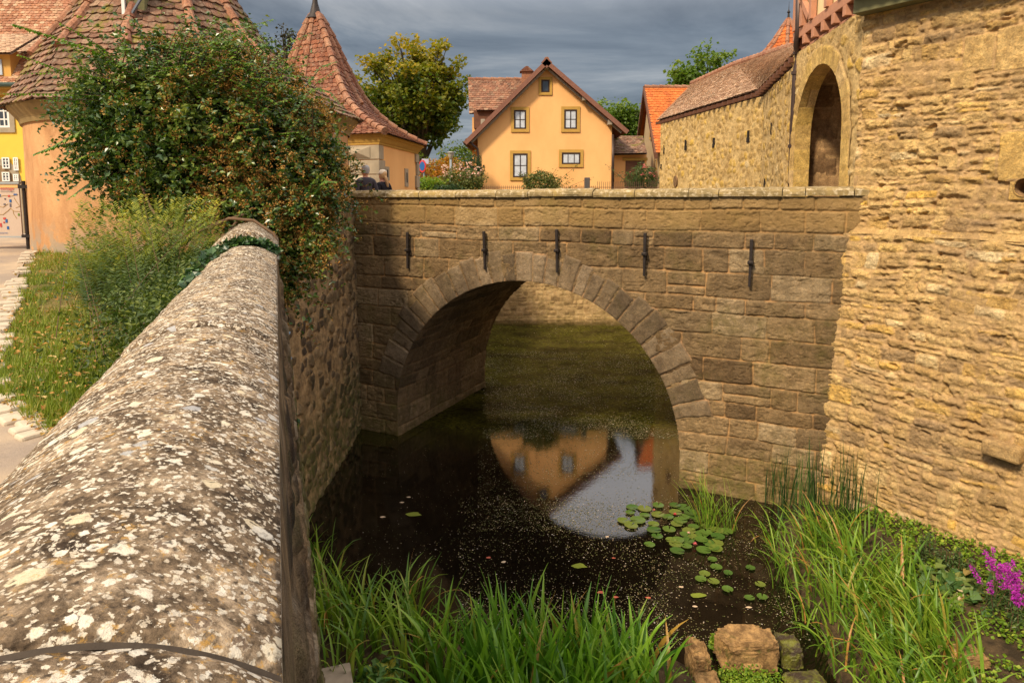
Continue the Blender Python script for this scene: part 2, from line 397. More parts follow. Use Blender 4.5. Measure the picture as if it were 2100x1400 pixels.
def wall(name, b0, b1, t0, t1, res, style, mt, parent=None, seed=1, amp=1., hole=None, flip=False, lens=None, extra=None):
    """relief wall between bottom corners b0,b1 and top corners t0,t1; faces to the right of b0->b1"""
    b0, b1, t0, t1 = [np.array(p, float) for p in (b0, b1, t0, t1)]
    L = max(np.linalg.norm(b1-b0), np.linalg.norm(t1-t0)); Hh = max(np.linalg.norm(t0-b0), np.linalg.norm(t1-b1))
    nx = int(L/res)+2; ny = int(Hh/res)+2
    s = np.linspace(0, 1, nx)[None, :]; q = np.linspace(0, 1, ny)[:, None]
    P = ((b0[None, None]*(1-s[..., None])+b1*s[..., None])*(1-q[..., None]) + (t0*(1-s[..., None])+t1*s[..., None])*q[..., None])
    U = np.broadcast_to(s*L, (ny, nx)).copy(); Vv = np.broadcast_to(q*Hh, (ny, nx)).copy()
    h, r, m = relief(U.ravel(), Vv.ravel(), style, seed)
    h = h.reshape(ny, nx)*amp
    if extra is not None: h = extra(h, U, Vv)
    n = np.cross(b1-b0, t0-b0); n /= np.linalg.norm(n)
    P = P + n*h[..., None]
    mask = None
    if hole is not None:
        uc = (U[:-1, :-1]+U[1:, 1:])/2; vc = (Vv[:-1, :-1]+Vv[1:, 1:])/2; mask = ~hole(uc, vc)
    return grid_obj(name, P, mt, parent, {'rnd': r, 'mort': m}, mask, flip)

# ------------------------------------------------------------------ tile roofs
def tile_field(eL, eR, L, w=.18, exp=.155, lift=.035, mb=None, sag=.0, dropout=0):
    """eL(v), eR(v): left and right edge points for v in 0 (eave) .. 1 (top)"""
    mb = mb or MB(); n = max(2, int(L/exp)); rs = random
    for j in range(n):
        v0, v1 = j/n, (j+1.35)/n
        a0, b0, a1, b1 = eL(v0), eR(v0), eL(min(v1, 1)), eR(min(v1, 1))
        W = np.linalg.norm(b0-a0)
        nn = np.cross(b0-a0 if W > .01 else b1-a1, (a1+b1)/2-(a0+b0)/2); nn = nn/(np.linalg.norm(nn)+1e-9)
        if nn[2] < 0: nn = -nn
        k = max(1, int(round(W/w))); off = .5 if j % 2 else 0
        for i in range(-1 if off else 0, k):
            s0, s1 = max(0, (i+off)/k), min(1, (i+1+off)/k)
            if s1-s0 < .15/k: continue
            g = .012*(s1-s0); jl = rs.uniform(-.012, .014); jt = rs.uniform(-.006, .01)
            p = lambda s, top: (a1*(1-s)+b1*s) if top else (a0*(1-s)+b0*s)
            dn = (a0+b0)/2-(a1+b1)/2; dn = dn/(np.linalg.norm(dn)+1e-9)
            sA, sB = s0+g, s1-g
            TL, TR = p(sA, 1)+nn*.006, p(sB, 1)+nn*.006
            BL, BR_ = p(sA, 0)+nn*(lift+jt)+dn*jl, p(sB, 0)+nn*(lift+jt)+dn*jl
            BM = (BL+BR_)/2+dn*.035; q1 = BL*.72+BR_*.28+dn*.026; q2 = BL*.28+BR_*.72+dn*.026
            th = nn*.020
            vs = [TL, TR, BR_, q2, BM, q1, BL, BR_-th, q2-th, BM-th, q1-th, BL-th]
            mb.add(vs, [(0, 6, 5, 4, 3, 2, 1), (2, 3, 8, 7), (3, 4, 9, 8), (4, 5, 10, 9), (5, 6, 11, 10)])
    return mb
def ridge_field(pts, rad=.095, seg=.36, mb=None):
    mb = mb or MB(); pts = [np.array(p, float) for p in pts]
    ls = [0]
    for a, b in zip(pts, pts[1:]): ls.append(ls[-1]+np.linalg.norm(b-a))
    def at(s):
        for i in range(len(ls)-1):
            if s <= ls[i+1] or i == len(ls)-2:
                f = (s-ls[i])/(ls[i+1]-ls[i]+1e-9); return pts[i]*(1-f)+pts[i+1]*f
    n = max(1, int(ls[-1]/seg))
    for i in range(n):
        a, b = at(ls[-1]*i/n), at(min(ls[-1], ls[-1]*(i+1.12)/n))
        mb.tube([a+V(0, 0, .01), a*.92+b*.08+V(0, 0, .012), b], [rad*1.15, rad*1.12, rad*.85], 10)
    return mb
def flat_roof_part(name, A, B, Ct, Dt, mt, parent, w=.18, exp=.155, thick=.06):
    """A,B eave left,right; Ct,Dt top right, top left"""
    A, B, Ct, Dt = [np.array(p, float) for p in (A, B, Ct, Dt)]
    L = (np.linalg.norm(Dt-A)+np.linalg.norm(Ct-B))/2
    mb = tile_field(lambda v: A*(1-v)+Dt*v, lambda v: B*(1-v)+Ct*v, L, w, exp)
    n = np.cross(B-A, Dt-A); n /= np.linalg.norm(n); n = n if n[2] > 0 else -n
    K_ = 12; vs = [(A*(1-a/K_)+B*(a/K_))*(1-b/K_)+(Dt*(1-a/K_)+Ct*(a/K_))*(b/K_)-n*.012 for b in range(K_+1) for a in range(K_+1)]
    mb.add(vs, [(b*(K_+1)+a, b*(K_+1)+a+1, (b+1)*(K_+1)+a+1, (b+1)*(K_+1)+a) for b in range(K_) for a in range(K_)], .1)
    mb.add([v-n*thick for v in vs], [(b*(K_+1)+a, b*(K_+1)+a+1, (b+1)*(K_+1)+a+1, (b+1)*(K_+1)+a)[::-1] for b in range(K_) for a in range(K_)], .1)
    return mb.build(name, mt, parent)

# ------------------------------------------------------------------ leaves and blades
rsN = np.random.RandomState(7)
def leaves(P, size, seed=0, tilt=.6, asp=1.7, nrm=None, fold=.25, jit=.35, rnd=None):
    """folded four-cornered leaves at points P -> verts, tris, attr"""
    rs = np.random.RandomState(seed); n = len(P)
    d = rs.normal(size=(n, 3)); d[:, 2] = d[:, 2]*.6-.25
    d /= np.linalg.norm(d, axis=1)[:, None]
    up = rs.normal(size=(n, 3))*tilt+V(0, 0, 1.) if nrm is None else rs.normal(size=(n, 3))*tilt+nrm
    s = np.cross(d, up); s /= (np.linalg.norm(s, axis=1)[:, None]+1e-9); nn = np.cross(s, d)
    sz = size*(1+jit*rs.uniform(-1, 1, n))[:, None]
    a = P; tip = P+d*sz; l = P+d*sz*.45+s*sz/asp/2+nn*sz*fold/2; r = P+d*sz*.45-s*sz/asp/2+nn*sz*fold/2
    VV = np.stack([a, l, tip, r], 1).reshape(-1, 3)
    i = np.arange(n)[:, None]*4
    T = np.concatenate([i+[0, 2, 1], i+[0, 3, 2]], 1).reshape(-1, 3)
    rr = np.repeat(rs.rand(n) if rnd is None else rnd, 4)
    return VV, T, rr
def cloud_obj(name, parts, mt, parent=None):
    """parts: list of (V,T,r)"""
    o = 0; Vs, Ts, Rs = [], [], []
    for v, t, r in parts: Vs.append(v); Ts.append(t+o); Rs.append(r); o += len(v)
    me = fast_mesh(name, np.concatenate(Vs), tris=np.concatenate(Ts), attrs={'rnd': np.concatenate(Rs)}, smooth=False)
    return link(name, me, mt, parent)
def blades(base, N, L, width, seed=0, spread=.12, lean=(.1, .9), droop=1.2, seg=7, dirn=None, stiff=0., mb=None):
    """curved tapering sword leaves; returns verts, quads, attr"""
    rs = np.random.RandomState(seed); base = np.array(base, float)
    az = rs.uniform(0, 2*math.pi, N)
    if dirn is not None: az = np.where(rs.rand(N) < .55, dirn+rs.normal(0, .7, N), az)
    le = rs.uniform(L[0], L[1], N); ln = rs.uniform(*lean, N); dr = droop*rs.uniform(.3, 1.3, N)*(1-stiff*rs.rand(N))
    b = base+np.stack([rs.normal(0, spread, N), rs.normal(0, spread, N), np.full(N, -.05)], 1)
    t = np.linspace(0, 1, seg+1)
    ang = ln[:, None]*.5+ (dr[:, None])*(t[None]**1.7)      # angle from vertical
    dl = le[:, None]/seg
    hx = np.concatenate([np.zeros((N, 1)), np.cumsum(np.sin(ang[:, :-1])*dl, 1)], 1); hz = np.concatenate([np.zeros((N, 1)), np.cumsum(np.cos(ang[:, :-1])*dl, 1)], 1)
    c = np.stack([b[:, 0, None]+np.cos(az)[:, None]*hx, b[:, 1, None]+np.sin(az)[:, None]*hx, b[:, 2, None]+hz], -1)
    tw = az[:, None]+math.pi/2+rs.normal(0, .5, N)[:, None]+rs.normal(0, .6, N)[:, None]*t[None]
    w = width*rs.uniform(.7, 1.2, N)[:, None]*np.minimum(1, (1-t[None])*2.2+.02)**.8*.5
    sd = np.stack([np.cos(tw), np.sin(tw), np.zeros_like(tw)], -1)*w[..., None]
    nrm = np.stack([-np.cos(az), -np.sin(az), np.ones_like(az)], -1)[:, None, :]*w[..., None]*.25
    Vv = np.stack([c-sd+nrm, c, c+sd+nrm], 2).reshape(-1, 3)
    k = (seg+1)*3
    q = []
    for j in range(seg):
        for e in (0, 1):
            o = j*3+e; q.append([o, o+1, o+4, o+3])
    Q = (np.arange(N)[:, None, None]*k+np.array(q)[None]).reshape(-1, 4)
    return Vv, Q, np.repeat(rs.rand(N), k)
def blades_obj(name, parts, mt, parent=None):
    o = 0; Vs, Qs, Rs = [], [], []
    for v, q, r in parts: Vs.append(v); Qs.append(q+o); Rs.append(r); o += len(v)
    return link(name, fast_mesh(name, np.concatenate(Vs), np.concatenate(Qs), attrs={'rnd': np.concatenate(Rs)}), mt, parent)
def in_ball(n, c, r, seed, shell=.0):
    rs = np.random.RandomState(seed); d = rs.normal(size=(n, 3)); d /= np.linalg.norm(d, axis=1)[:, None]
    q = (shell**3+(1-shell**3)*rs.rand(n))**(1/3.)
    return np.array(c)+d*q[:, None]*np.array(r)

# ------------------------------------------------------------------ windows
def window(parent, c, w, h, ex, n, nx=2, ny=2, sur=.12, frame=M_DARKFRAME, surm=M_OCHRE, glass=M_CURTAIN, fw=.05, bar=.025, depth=.0):
    """c centre on the wall plane, ex horizontal unit, n outward normal"""
    c, ex, n = np.array(c, float), np.array(ex, float), np.array(n, float); ez = V(0, 0, 1)
    f = MB()
    if sur:
        for sx in (-1, 1): f.box(c+ex*sx*(w/2+sur/2)+n*.012, (sur, .03, h), ex, n)
        for sz in (-1, 1): f.box(c+ez*sz*(h/2+sur/2)+n*(.012+(.004 if sz < 0 else 0)), (w+2*sur, .03+(.01 if sz < 0 else 0), sur), ex, n)
        root = f.build('window', surm, parent)
    else:
        root = None
    g = MB(); g.box(c+n*(.004-.0), (w-.002, .006, h-.002), ex, n)
    fr = MB()
    for sx in (-1, 1): fr.box(c+ex*sx*(w/2-fw/2)+n*.016, (fw, .028, h-.004), ex, n)
    for sz in (-1, 1): fr.box(c+ez*sz*(h/2-fw/2)+n*.016, (w-2*fw, .026, fw), ex, n)
    for i in range(1, nx): fr.box(c+ex*(-w/2+w*i/nx)+n*.014, (bar if not (nx == 2 and i == 1) else bar*1.4, .020, h-2*fw), ex, n)
    for i in range(1, ny): fr.box(c+ez*(-h/2+h*i/ny)+n*.012, (w-2*fw, .014, bar), ex, n)
    if root is None: root = fr.build('window', frame, parent); g.build('pane', glass, root)
    else: fr.build('frame', frame, root); g.build('pane', glass, root)
    return root
# ================================================================== MATERIALS OF THE STRUCTURES
M_ASHLAR = masonry('bridge_ashlar', [(0, (.125, .080, .040)), (.25, (.235, .155, .075)), (.5, (.30, .205, .105)), (.75, (.19, .128, .065)), (1, (.38, .28, .16))],
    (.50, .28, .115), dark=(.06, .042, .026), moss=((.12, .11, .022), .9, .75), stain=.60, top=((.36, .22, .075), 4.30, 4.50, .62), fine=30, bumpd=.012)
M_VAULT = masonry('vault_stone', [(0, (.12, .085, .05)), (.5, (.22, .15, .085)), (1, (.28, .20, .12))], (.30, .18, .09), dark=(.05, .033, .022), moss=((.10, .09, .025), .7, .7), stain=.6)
M_RUBBLE = masonry('yellow_rubble', [(0, (.48, .31, .12)), (.2, (.68, .47, .20)), (.45, (.62, .41, .16)), (.65, (.36, .245, .125)), (.8, (.72, .45, .11)), (1, (.74, .58, .33))],
    (.58, .37, .17), dark=(.22, .145, .085), moss=((.16, .13, .05), .5, .4), stain=.62, fine=22, bumpd=.018, blot=(.42, .26, .11))
M_FIELD = masonry('fieldstone', [(0, (.06, .045, .033)), (.4, (.13, .092, .06)), (.75, (.21, .15, .09)), (1, (.30, .21, .12))], (.50, .33, .165),
    dark=(.16, .11, .055), moss=((.085, .085, .022), 1.9, .9), stain=.5, fine=24, bumpd=.014, blot=(.30, .19, .09))
M_TOWN = masonry('town_wall_stone', [(0, (.44, .29, .11)), (.3, (.62, .43, .17)), (.6, (.54, .36, .13)), (.85, (.70, .46, .10)), (1, (.70, .55, .30))],
    (.70, .49, .21), dark=(.34, .22, .10), stain=.25, fine=16, bumpd=.03)
M_FARWALL = masonry('moat_far_wall', [(0, (.28, .19, .09)), (.5, (.52, .36, .18)), (1, (.64, .46, .24))], (.50, .35, .16), dark=(.12, .09, .035), moss=((.14, .13, .03), .35, .9), stain=.4, fine=14, bumpd=.02)
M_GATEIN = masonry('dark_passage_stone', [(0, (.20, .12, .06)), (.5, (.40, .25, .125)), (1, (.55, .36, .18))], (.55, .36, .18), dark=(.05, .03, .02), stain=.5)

def coping_lichen(t):
    P = t.pos(); wob = t.n('TexNoise', {'Scale': 20., 'Detail': 7, 'Roughness': .7, 'Vector': P}).outputs[1]
    off = t.n('VectorMath', {0: wob, 1: (-.5, -.5, -.5)}, operation='ADD').outputs[0]
    off = t.n('VectorMath', {0: off, 'Scale': .045}, operation='SCALE').outputs[0]
    Pw = t.n('VectorMath', {0: P, 1: off}, operation='ADD').outputs[0]
    n1 = t.noise(9, 7, .7); n2 = t.noise(60, 6, .75); n3 = t.noise(2.2, 4, .6)
    base = t.ramp(n1, [(.36, (.055, .038, .024)), (.5, (.20, .145, .092)), (.62, (.42, .325, .22))])
    base = t.mix(t.ramp(n2, [(.38, 0.), (.66, 1.)]), t.mix(1., base, (.42, .40, .38), 'MULTIPLY'), t.mix(1., base, (1.35, 1.3, 1.25), 'MULTIPLY'))
    crust = t.noise(38, 5, .8, Pw)
    base = t.mix(t.ramp(crust, [(.58, 0.), (.66, .6)]), base, (.44, .35, .25))
    def patches(scale, size, dens, seed):
        v = t.n('Mapping', {'Vector': Pw, 'Location': (seed*3.1, seed*1.7, seed)}).outputs[0]
        vo = t.n('TexVoronoi', {'Scale': scale, 'Vector': v, 'Randomness': 1.})
        s = t.n('SeparateColor', {0: vo.outputs[1]})
        rad = t.math('MULTIPLY', t.math('ADD', s.outputs[1], .45), size)
        keep = t.math('LESS_THAN', s.outputs[0], dens)
        a = t.math('SUBTRACT', rad, vo.outputs[0])
        inside = t.math('MULTIPLY', t.ramp(t.math('MULTIPLY', a, 9.), [(.0, 0.), (.55, 1.)]), t.ramp(n2, [(.25, .35), (.5, 1.)]))
        rim = t.math('MULTIPLY', t.ramp(t.math('MULTIPLY', a, 9.), [(.0, 0.), (.1, 1.), (.45, 0.)]), keep)
        return t.math('MULTIPLY', inside, keep), s.outputs[2], rim
    col = base
    m, r, rim = patches(17, .30, .5, 6); col = t.mix(t.math('MULTIPLY', m, .8), col, (.16, .11, .075)); col = t.mix(t.math('MULTIPLY', rim, .8), col, (.50, .40, .28))
    m, r, _ = patches(105, .46, .50, 8); col = t.mix(t.math('MULTIPLY', m, .8), col, t.ramp(r, [(0, (.62, .52, .38)), (1, (.78, .70, .56))]))
    m, r, _ = patches(48, .40, .32, 3); col = t.mix(t.math('MULTIPLY', m, .85), col, t.ramp(r, [(0, (.60, .52, .40)), (1, (.78, .72, .60))]))
    m, r, _ = patches(25, .36, .30, 1); col = t.mix(t.math('MULTIPLY', m, .95), col, t.ramp(r, [(0, (.60, .49, .31)), (.45, (.70, .61, .45)), (.85, (.68, .62, .50)), (.95, (.38, .37, .35))]))
    m, r, _ = patches(15, .30, .16, 2); col = t.mix(t.math('MULTIPLY', m, .95), col, t.ramp(r, [(0, (.62, .52, .34)), (.6, (.73, .66, .53)), (.9, (.38, .37, .36))]))
    om = t.math('MULTIPLY', t.ramp(t.noise(44, 4, .7, Pw), [(.57, 0.), (.65, .8)]), t.ramp(t.noise(4.5, 4, .6), [(.47, 0.), (.56, 1.)]))
    col = t.mix(om, col, (.46, .25, .05))
    pv = t.n('TexVoronoi', {'Scale': 62., 'Vector': Pw}); pk = t.math('LESS_THAN', t.n('SeparateColor', {0: pv.outputs[1]}).outputs[0], .38)
    col = t.mix(t.math('MULTIPLY', t.ramp(pv.outputs[0], [(.16, .85), (.34, 0.)]), pk), col, (.045, .032, .022))
    bm = t.bump(n2, .006, 1., t.bump(n1, .012))
    return t.done(col, .95, bm, .15)
M_COPING = mat('lichen_covered_coping', coping_lichen)
M_BRCOPING = mat('bridge_coping_stone', lambda t: t.done(t.mix(t.ramp(t.noise(14, 5, .7), [(.52, 0.), (.6, .8)]),
    t.ramp(t.noise(2.2, 6, .7), [(.3, (.13, .10, .045)), (.5, (.27, .195, .09)), (.7, (.36, .25, .08))]), (.52, .42, .27)), .92, t.bump(t.noise(40, 5, .7), .008), .2))
M_VOUSS = masonry('voussoir_stone', [(0, (.14, .10, .06)), (.3, (.25, .18, .108)), (.6, (.19, .137, .082)), (1, (.31, .23, .145))], (.38, .215, .10), dark=(.05, .035, .025), moss=((.10, .095, .02), .4, .5), stain=.45)
M_YVOUSS = masonry('gate_arch_stone', [(0, (.52, .35, .13)), (.5, (.64, .44, .13)), (1, (.66, .47, .22))], (.5, .33, .14), dark=(.3, .2, .1), stain=.25)

# ================================================================== STONE BRIDGE
L0 = V(-2.34, 13.38, 0); BD = V(.9073, -.4206, 0); BN = V(.4206, .9073, 0); UP = V(0, 0, 1)
def B(t, m, z): return L0+BD*t+BN*m+UP*z
def BR(x, y):
    r = ray(x, y); k = np.dot(L0[:2], BN[:2])/np.dot(r[:2], BN[:2]); P = r*k+V(0, 0, 5); return np.dot((P-L0)[:2], BD[:2]), P[2]
AC, AZ, AA, AB, BW = 2.86, .50, 2.87, 2.89, 3.9
bridge = thing('stone_bridge', 'grey brown stone arch bridge over the moat with five iron wall clamps', 'bridge', B(AC, 1.95, 0))
T0, T1 = -1.5, 8.6
def jamb(z): return AA*np.sqrt(np.clip(1-(np.maximum(z-AZ, 0)/AB)**2, 0, 1))
def arch_hole(grow):
    def f(u, v):
        t = u+T0; z = v-.4
        top = ((t-AC)/(AA+grow))**2+((z-AZ)/(AB+grow))**2 < 1
        return np.where(z < 1.27, np.abs(t-AC) < jamb(z), top)
    return f
def bridge_mod(h, U, Vv):
    t = U+T0; z = Vv-.4; w_ = np.maximum(sstep(0, .10, np.abs(t-AC)-jamb(z)), sstep(1.25, 1.45, z)); return h*w_+.03*(1-w_)
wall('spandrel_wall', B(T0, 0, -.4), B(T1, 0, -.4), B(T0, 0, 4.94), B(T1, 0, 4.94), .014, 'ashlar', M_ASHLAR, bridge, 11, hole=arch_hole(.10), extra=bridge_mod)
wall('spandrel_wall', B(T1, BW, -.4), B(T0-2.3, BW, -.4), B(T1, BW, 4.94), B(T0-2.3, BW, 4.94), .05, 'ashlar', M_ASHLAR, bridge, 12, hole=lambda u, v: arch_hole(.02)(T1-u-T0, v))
def ring():
    rs = np.random.RandomState(5); th0, th1 = math.asin((1.18-AZ)/AB), math.pi-math.asin((1.18-AZ)/AB)
    nth, nr = 640, 44; th = np.linspace(th1, th0, nth); rr = np.linspace(0, .66, nr)
    cuts = [th0]
    while cuts[-1] < th1: cuts.append(cuts[-1]+rs.uniform(.072, .118))
    cuts = np.array(cuts); cuts = th0+(cuts-th0)*(th1-th0)/(cuts[-1]-th0)
    TH, RR = np.meshgrid(th, rr, indexing='ij')
    TH2 = TH+.006*fbm(TH*8, RR*5, seed=3)
    ci = np.clip(np.searchsorted(cuts, TH2)-1, 0, len(cuts)-2); n = len(cuts)-1
    rnd = rs.rand(n); out = rs.uniform(.47, .63, n)[ci]+.012*fbm(TH*30, RR*2, seed=8)
    dj = np.minimum(TH2-cuts[ci], cuts[ci+1]-TH2)*(AA+RR)
    d = np.minimum(np.minimum(dj-.007, out-RR), RR+.02)
    m = 1-sstep(-.004, .006, d)
    h = .012+sstep(-.004, .03, d)*.026+(rs.rand(n)[ci]-.5)*.02+.010*fbm(TH*26, RR*14, seed=9, octv=5, rough=.6)*(1-m)
    h = np.where(RR > out+.02, -.02, h)
    ca, sa = np.cos(TH), np.sin(TH)
    P = L0+BD*(AC+ca*(AA+RR))[..., None]+UP*(AZ+sa*(AB+RR))[..., None]-BN*h[..., None]
    mask = ~((RR > out+.03)[:-1, :-1])
    return grid_obj('voussoir_ring', P, M_VOUSS, bridge, {'rnd': rnd[ci], 'mort': m}, mask, flip=False)
ring()
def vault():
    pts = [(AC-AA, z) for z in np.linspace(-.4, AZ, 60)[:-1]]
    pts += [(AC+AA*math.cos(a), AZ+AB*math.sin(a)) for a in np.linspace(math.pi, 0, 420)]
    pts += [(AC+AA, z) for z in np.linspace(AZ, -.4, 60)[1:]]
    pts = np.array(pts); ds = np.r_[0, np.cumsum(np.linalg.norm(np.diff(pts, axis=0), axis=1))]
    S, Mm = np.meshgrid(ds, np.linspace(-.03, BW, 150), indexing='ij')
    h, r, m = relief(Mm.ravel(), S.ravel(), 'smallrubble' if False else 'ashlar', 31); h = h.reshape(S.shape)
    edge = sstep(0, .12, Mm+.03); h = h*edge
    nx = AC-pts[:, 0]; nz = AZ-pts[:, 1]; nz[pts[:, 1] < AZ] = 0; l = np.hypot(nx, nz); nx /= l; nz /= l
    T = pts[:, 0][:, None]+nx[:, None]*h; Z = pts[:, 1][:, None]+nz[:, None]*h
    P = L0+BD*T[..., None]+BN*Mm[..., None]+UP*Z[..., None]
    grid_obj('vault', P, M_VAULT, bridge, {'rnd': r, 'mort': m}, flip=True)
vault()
# parapet inner faces, coping
mb = MB()
mb.box(B((T0+T1)/2, .20, 4.42), (T1-T0, .30, 1.02), BD, BN); mb.box(B((T0+T1)/2-1.1, BW-.20, 4.42), (T1-T0+2.2, .30, 1.02), BD, BN)
mb.build('parapet', M_ASHLAR, bridge)
def coping_stones(m0, tt, lift=lambda t: 0, seed=0):
    rs = np.random.RandomState(seed); Vs, Qs, Rs = [], [], []; o = 0
    prof = np.array([(-.07, 0), (-.075, .03), (-.068, .075), (-.02, .115), (.09, .135), (.20, .14), (.31, .135), (.42, .11), (.47, .07), (.47, 0)])
    for a, b in zip(tt[:-1], tt[1:]):
        nx = max(4, int((b-a)/.04)); ts = np.linspace(a+.006, b-.006, nx); dz = rs.uniform(-.010, .010); dm = rs.uniform(-.012, .012)
        pr = prof; k = len(pr)
        Tt, K = np.meshgrid(ts, np.arange(k), indexing='ij')
        Mx = pr[K, 0]+dm+m0; Z = pr[K, 1]+dz+np.array([lift(t) for t in ts])[:, None]
        nz = .012*fbm(Tt*5, K*.9+seed, seed=4, octv=3)+.007*fbm(Tt*16, K*1.7, seed=5, octv=2); Z = Z+nz*(K > 0); Mx = Mx-nz*.8
        P = L0+BD*Tt[..., None]+BN*Mx[..., None]+UP*(4.93+Z)[..., None]
        Vs.append(P.reshape(-1, 3)); Qs.append(grid_faces(nx, k)[:, ::-1]+o); Rs.append(np.full(nx*k, rs.rand()))
        n_ = nx*k
        e0 = [[i, i+1, k-2-i, k-1-i] for i in range(k//2-1)]
        Qs.append(np.array(e0)+o); Qs.append(np.array(e0)[:, ::-1]+o+(nx-1)*k); o += n_
    me = fast_mesh('coping', np.concatenate(Vs), np.concatenate(Qs), attrs={'rnd': np.concatenate(Rs)}, smooth=False)
    o_ = link('coping', me, M_BRCOPING, bridge)
seams = [BR(x, 392)[0] for x in (705, 770, 862, 938, 1020, 1085, 1136, 1218, 1303, 1413, 1475, 1605, 1652, 1752)]
coping_stones(0, seams+[8.5], lambda t: -.02+.005*t, 2)
coping_stones(BW-.4, list(np.arange(T0-2.3, T1, .95)), lambda t: -.02, 3)
for (x, y0, y1) in [(840, 476, 550), (997, 474, 552), (1145, 470, 558), (1324, 477, 565), (1540, 490, 587)]:
    (ta, za), (tb, zb) = BR(x, y0), BR(x, y1); tc, zc = (ta+tb)/2, (za+zb)/2; hh = za-zb
    mb = MB(); lean = random.uniform(-.012, .012)
    tA, tB = B(tc+lean, -.075, za), B(tc-lean, -.075, zb)
    mb.hexa([tB+BD*sx*.018+BN*sy*.02 for sx, sy in ((-1, -1), (1, -1), (1, 1), (-1, 1))], [tA+BD*sx*.026+BN*sy*.022 for sx, sy in ((-1, -1), (1, -1), (1, 1), (-1, 1))])
    mb.box(B(tc, -.06, zc+.01), (.085, .13, .055), BD, BN); mb.box(B(tc, -.03, zc-.05), (.05, .07, .07), BD, BN)
    mb.box(B(tc, -.11, zc+.012), (.045, .06, .04), BD, BN)
    mb.build('iron_clamp', M_IRON, bridge, bevel=.006)

# ================================================================== WALL UNDER THE CAMERA, MOAT WALL
pn, pf = H(578, 1400, 4.38), H(568, 520, 4.38)
WD = (pf-pn); WD[2] = 0; WD /= np.linalg.norm(WD); WS = V(WD[1], -WD[0], 0)     # WS points to the moat
W0 = pn - WD*np.dot(pn-V(0, 0, 4.38), WD); W0[2] = 0
def Wp(s, w, z): return W0+WD*s-WS*w+UP*z          # w inwards (to the path)
SEND = 7.05
near_wall = thing('rounded_parapet_wall', 'lichen spotted round topped stone parapet wall in the foreground', 'wall', Wp(3, .28, 3.5))
def near_coping(name, s0, s1, zE, rise, width, joints, parent, res=.018, edge=.07, side=.0):
    cuts = [s0]+[j for j in joints if s0 < j < s1]+[s1]; Vs, Qs = [], []; o = 0
    nw = 60
    for i, (a, b) in enumerate(zip(cuts, cuts[1:])):
        rs = np.random.RandomState(i+3); ns = max(6, int((b-a)/res))
        s = np.linspace(a+.0045, b-.0045, ns); w = np.linspace(0, 1, nw)
        S, Wt = np.meshgrid(s, w, indexing='ij')
        x = 2*Wt-1; Z = zE+rise*(1-np.abs(x)**2.1); Wx = side+Wt*width
        jd = np.minimum(S-a, b-S); rnd = np.exp(-(jd/.02)**1.2)*.03
        nz = .006*fbm(S*6, Wt*5, seed=2, octv=4)+.0045*fbm(S*32, Wt*20, seed=6, octv=4, rough=.65)-rnd
        Z = Z+nz+rs.uniform(-.006, .006)
        P = W0+WD*S[..., None]-WS*Wx[..., None]+UP*Z[..., None]
        # side skirts
        lo1 = P[:, :1].copy(); lo1[..., 2] -= edge; lo2 = P[:, -1:].copy(); lo2[..., 2] -= edge
        P = np.concatenate([lo1, P, lo2], 1)
        # end caps as fans to a sunk row
        e0 = P[:1].copy(); e0[..., 2] = zE-edge; e1 = P[-1:].copy(); e1[..., 2] = zE-edge
        P = np.concatenate([e0, P, e1], 0)
        Vs.append(P.reshape(-1, 3)); Qs.append(grid_faces(P.shape[0], P.shape[1])[:, ::-1]+o); o += P.shape[0]*P.shape[1]
    me = fast_mesh(name, np.concatenate(Vs), np.concatenate(Qs), smooth=True)
    return link(name, me, M_COPING, parent)
sj = [float(np.dot(H(x, y, 4.38)-W0, WD)) for x, y in ((577, 1372), (574, 707))]
near_coping('coping', -2.2, SEND, 4.38, .105, .57, [-.9, sj[0], sj[1], sj[1]+1.8, sj[1]+3.2], near_wall)
def joint_mortar(s_, zE, rise, width, side=0.):  # mortar strip coloured near-black in place of the shade in the gap
    mb_ = MB(); w_ = np.linspace(0, 1, 40); vs = []
    for sg in (-1, 1):
        for x in w_: vs.append(Wp(s_+sg*.007, side+x*width, zE+rise*(1-abs(2*x-1)**2.1)-.016))
    mb_.add(vs, [(i, 40+i, 41+i, i+1) for i in range(39)], .5); mb_.build('mortar_joint', plain('gap_shade_mortar', (.05, .036, .024), .95, .3, 20, .006), near_wall)
for s_ in [-.9, sj[0], sj[1], sj[1]+1.8, sj[1]+3.2]: joint_mortar(s_, 4.38, .105, .57)
near_coping('raised_coping', SEND, 10.3, 4.45, .19, .64, [8.6], near_wall, .05, .14, -.02)
M_FIELD2 = masonry('lichened_wall_face', [(0, (.05, .035, .025)), (.4, (.16, .105, .06)), (.75, (.30, .20, .11)), (1, (.48, .38, .26))], (.42, .28, .15),
    dark=(.035, .028, .02), moss=((.10, .12, .02), 3.2, .75), stain=.8, fine=16, bumpd=.05, blot=(.55, .42, .28))
def top_mod(h, U, Vv): f = sstep(4.42, 4.2, Vv); return (h-.01)*f
wall('outer_face', Wp(-2.5, -.30, -.3), Wp(10.28, -.30, -.3), Wp(-2.5, -.0, 4.33), Wp(10.28, 0, 4.33), .02, 'fieldstone', M_FIELD2, near_wall, 21, extra=top_mod)
wall('inner_face', Wp(10.28, .55, 3.2), Wp(-2.5, .55, 3.2), Wp(10.28, .55, 4.34), Wp(-2.5, .55, 4.34), .03, 'fieldstone', M_FIELD, near_wall, 22)
mb = MB(); mb.hexa([Wp(-2.4, -.19, -.2), Wp(10.2, -.19, -.2), Wp(10.2, .52, -.2), Wp(-2.4, .52, -.2)], [Wp(-2.4, .09, 4.37), Wp(10.2, .09, 4.37), Wp(10.2, .52, 4.37), Wp(-2.4, .52, 4.37)])
mb.build('core', M_FIELD, near_wall)
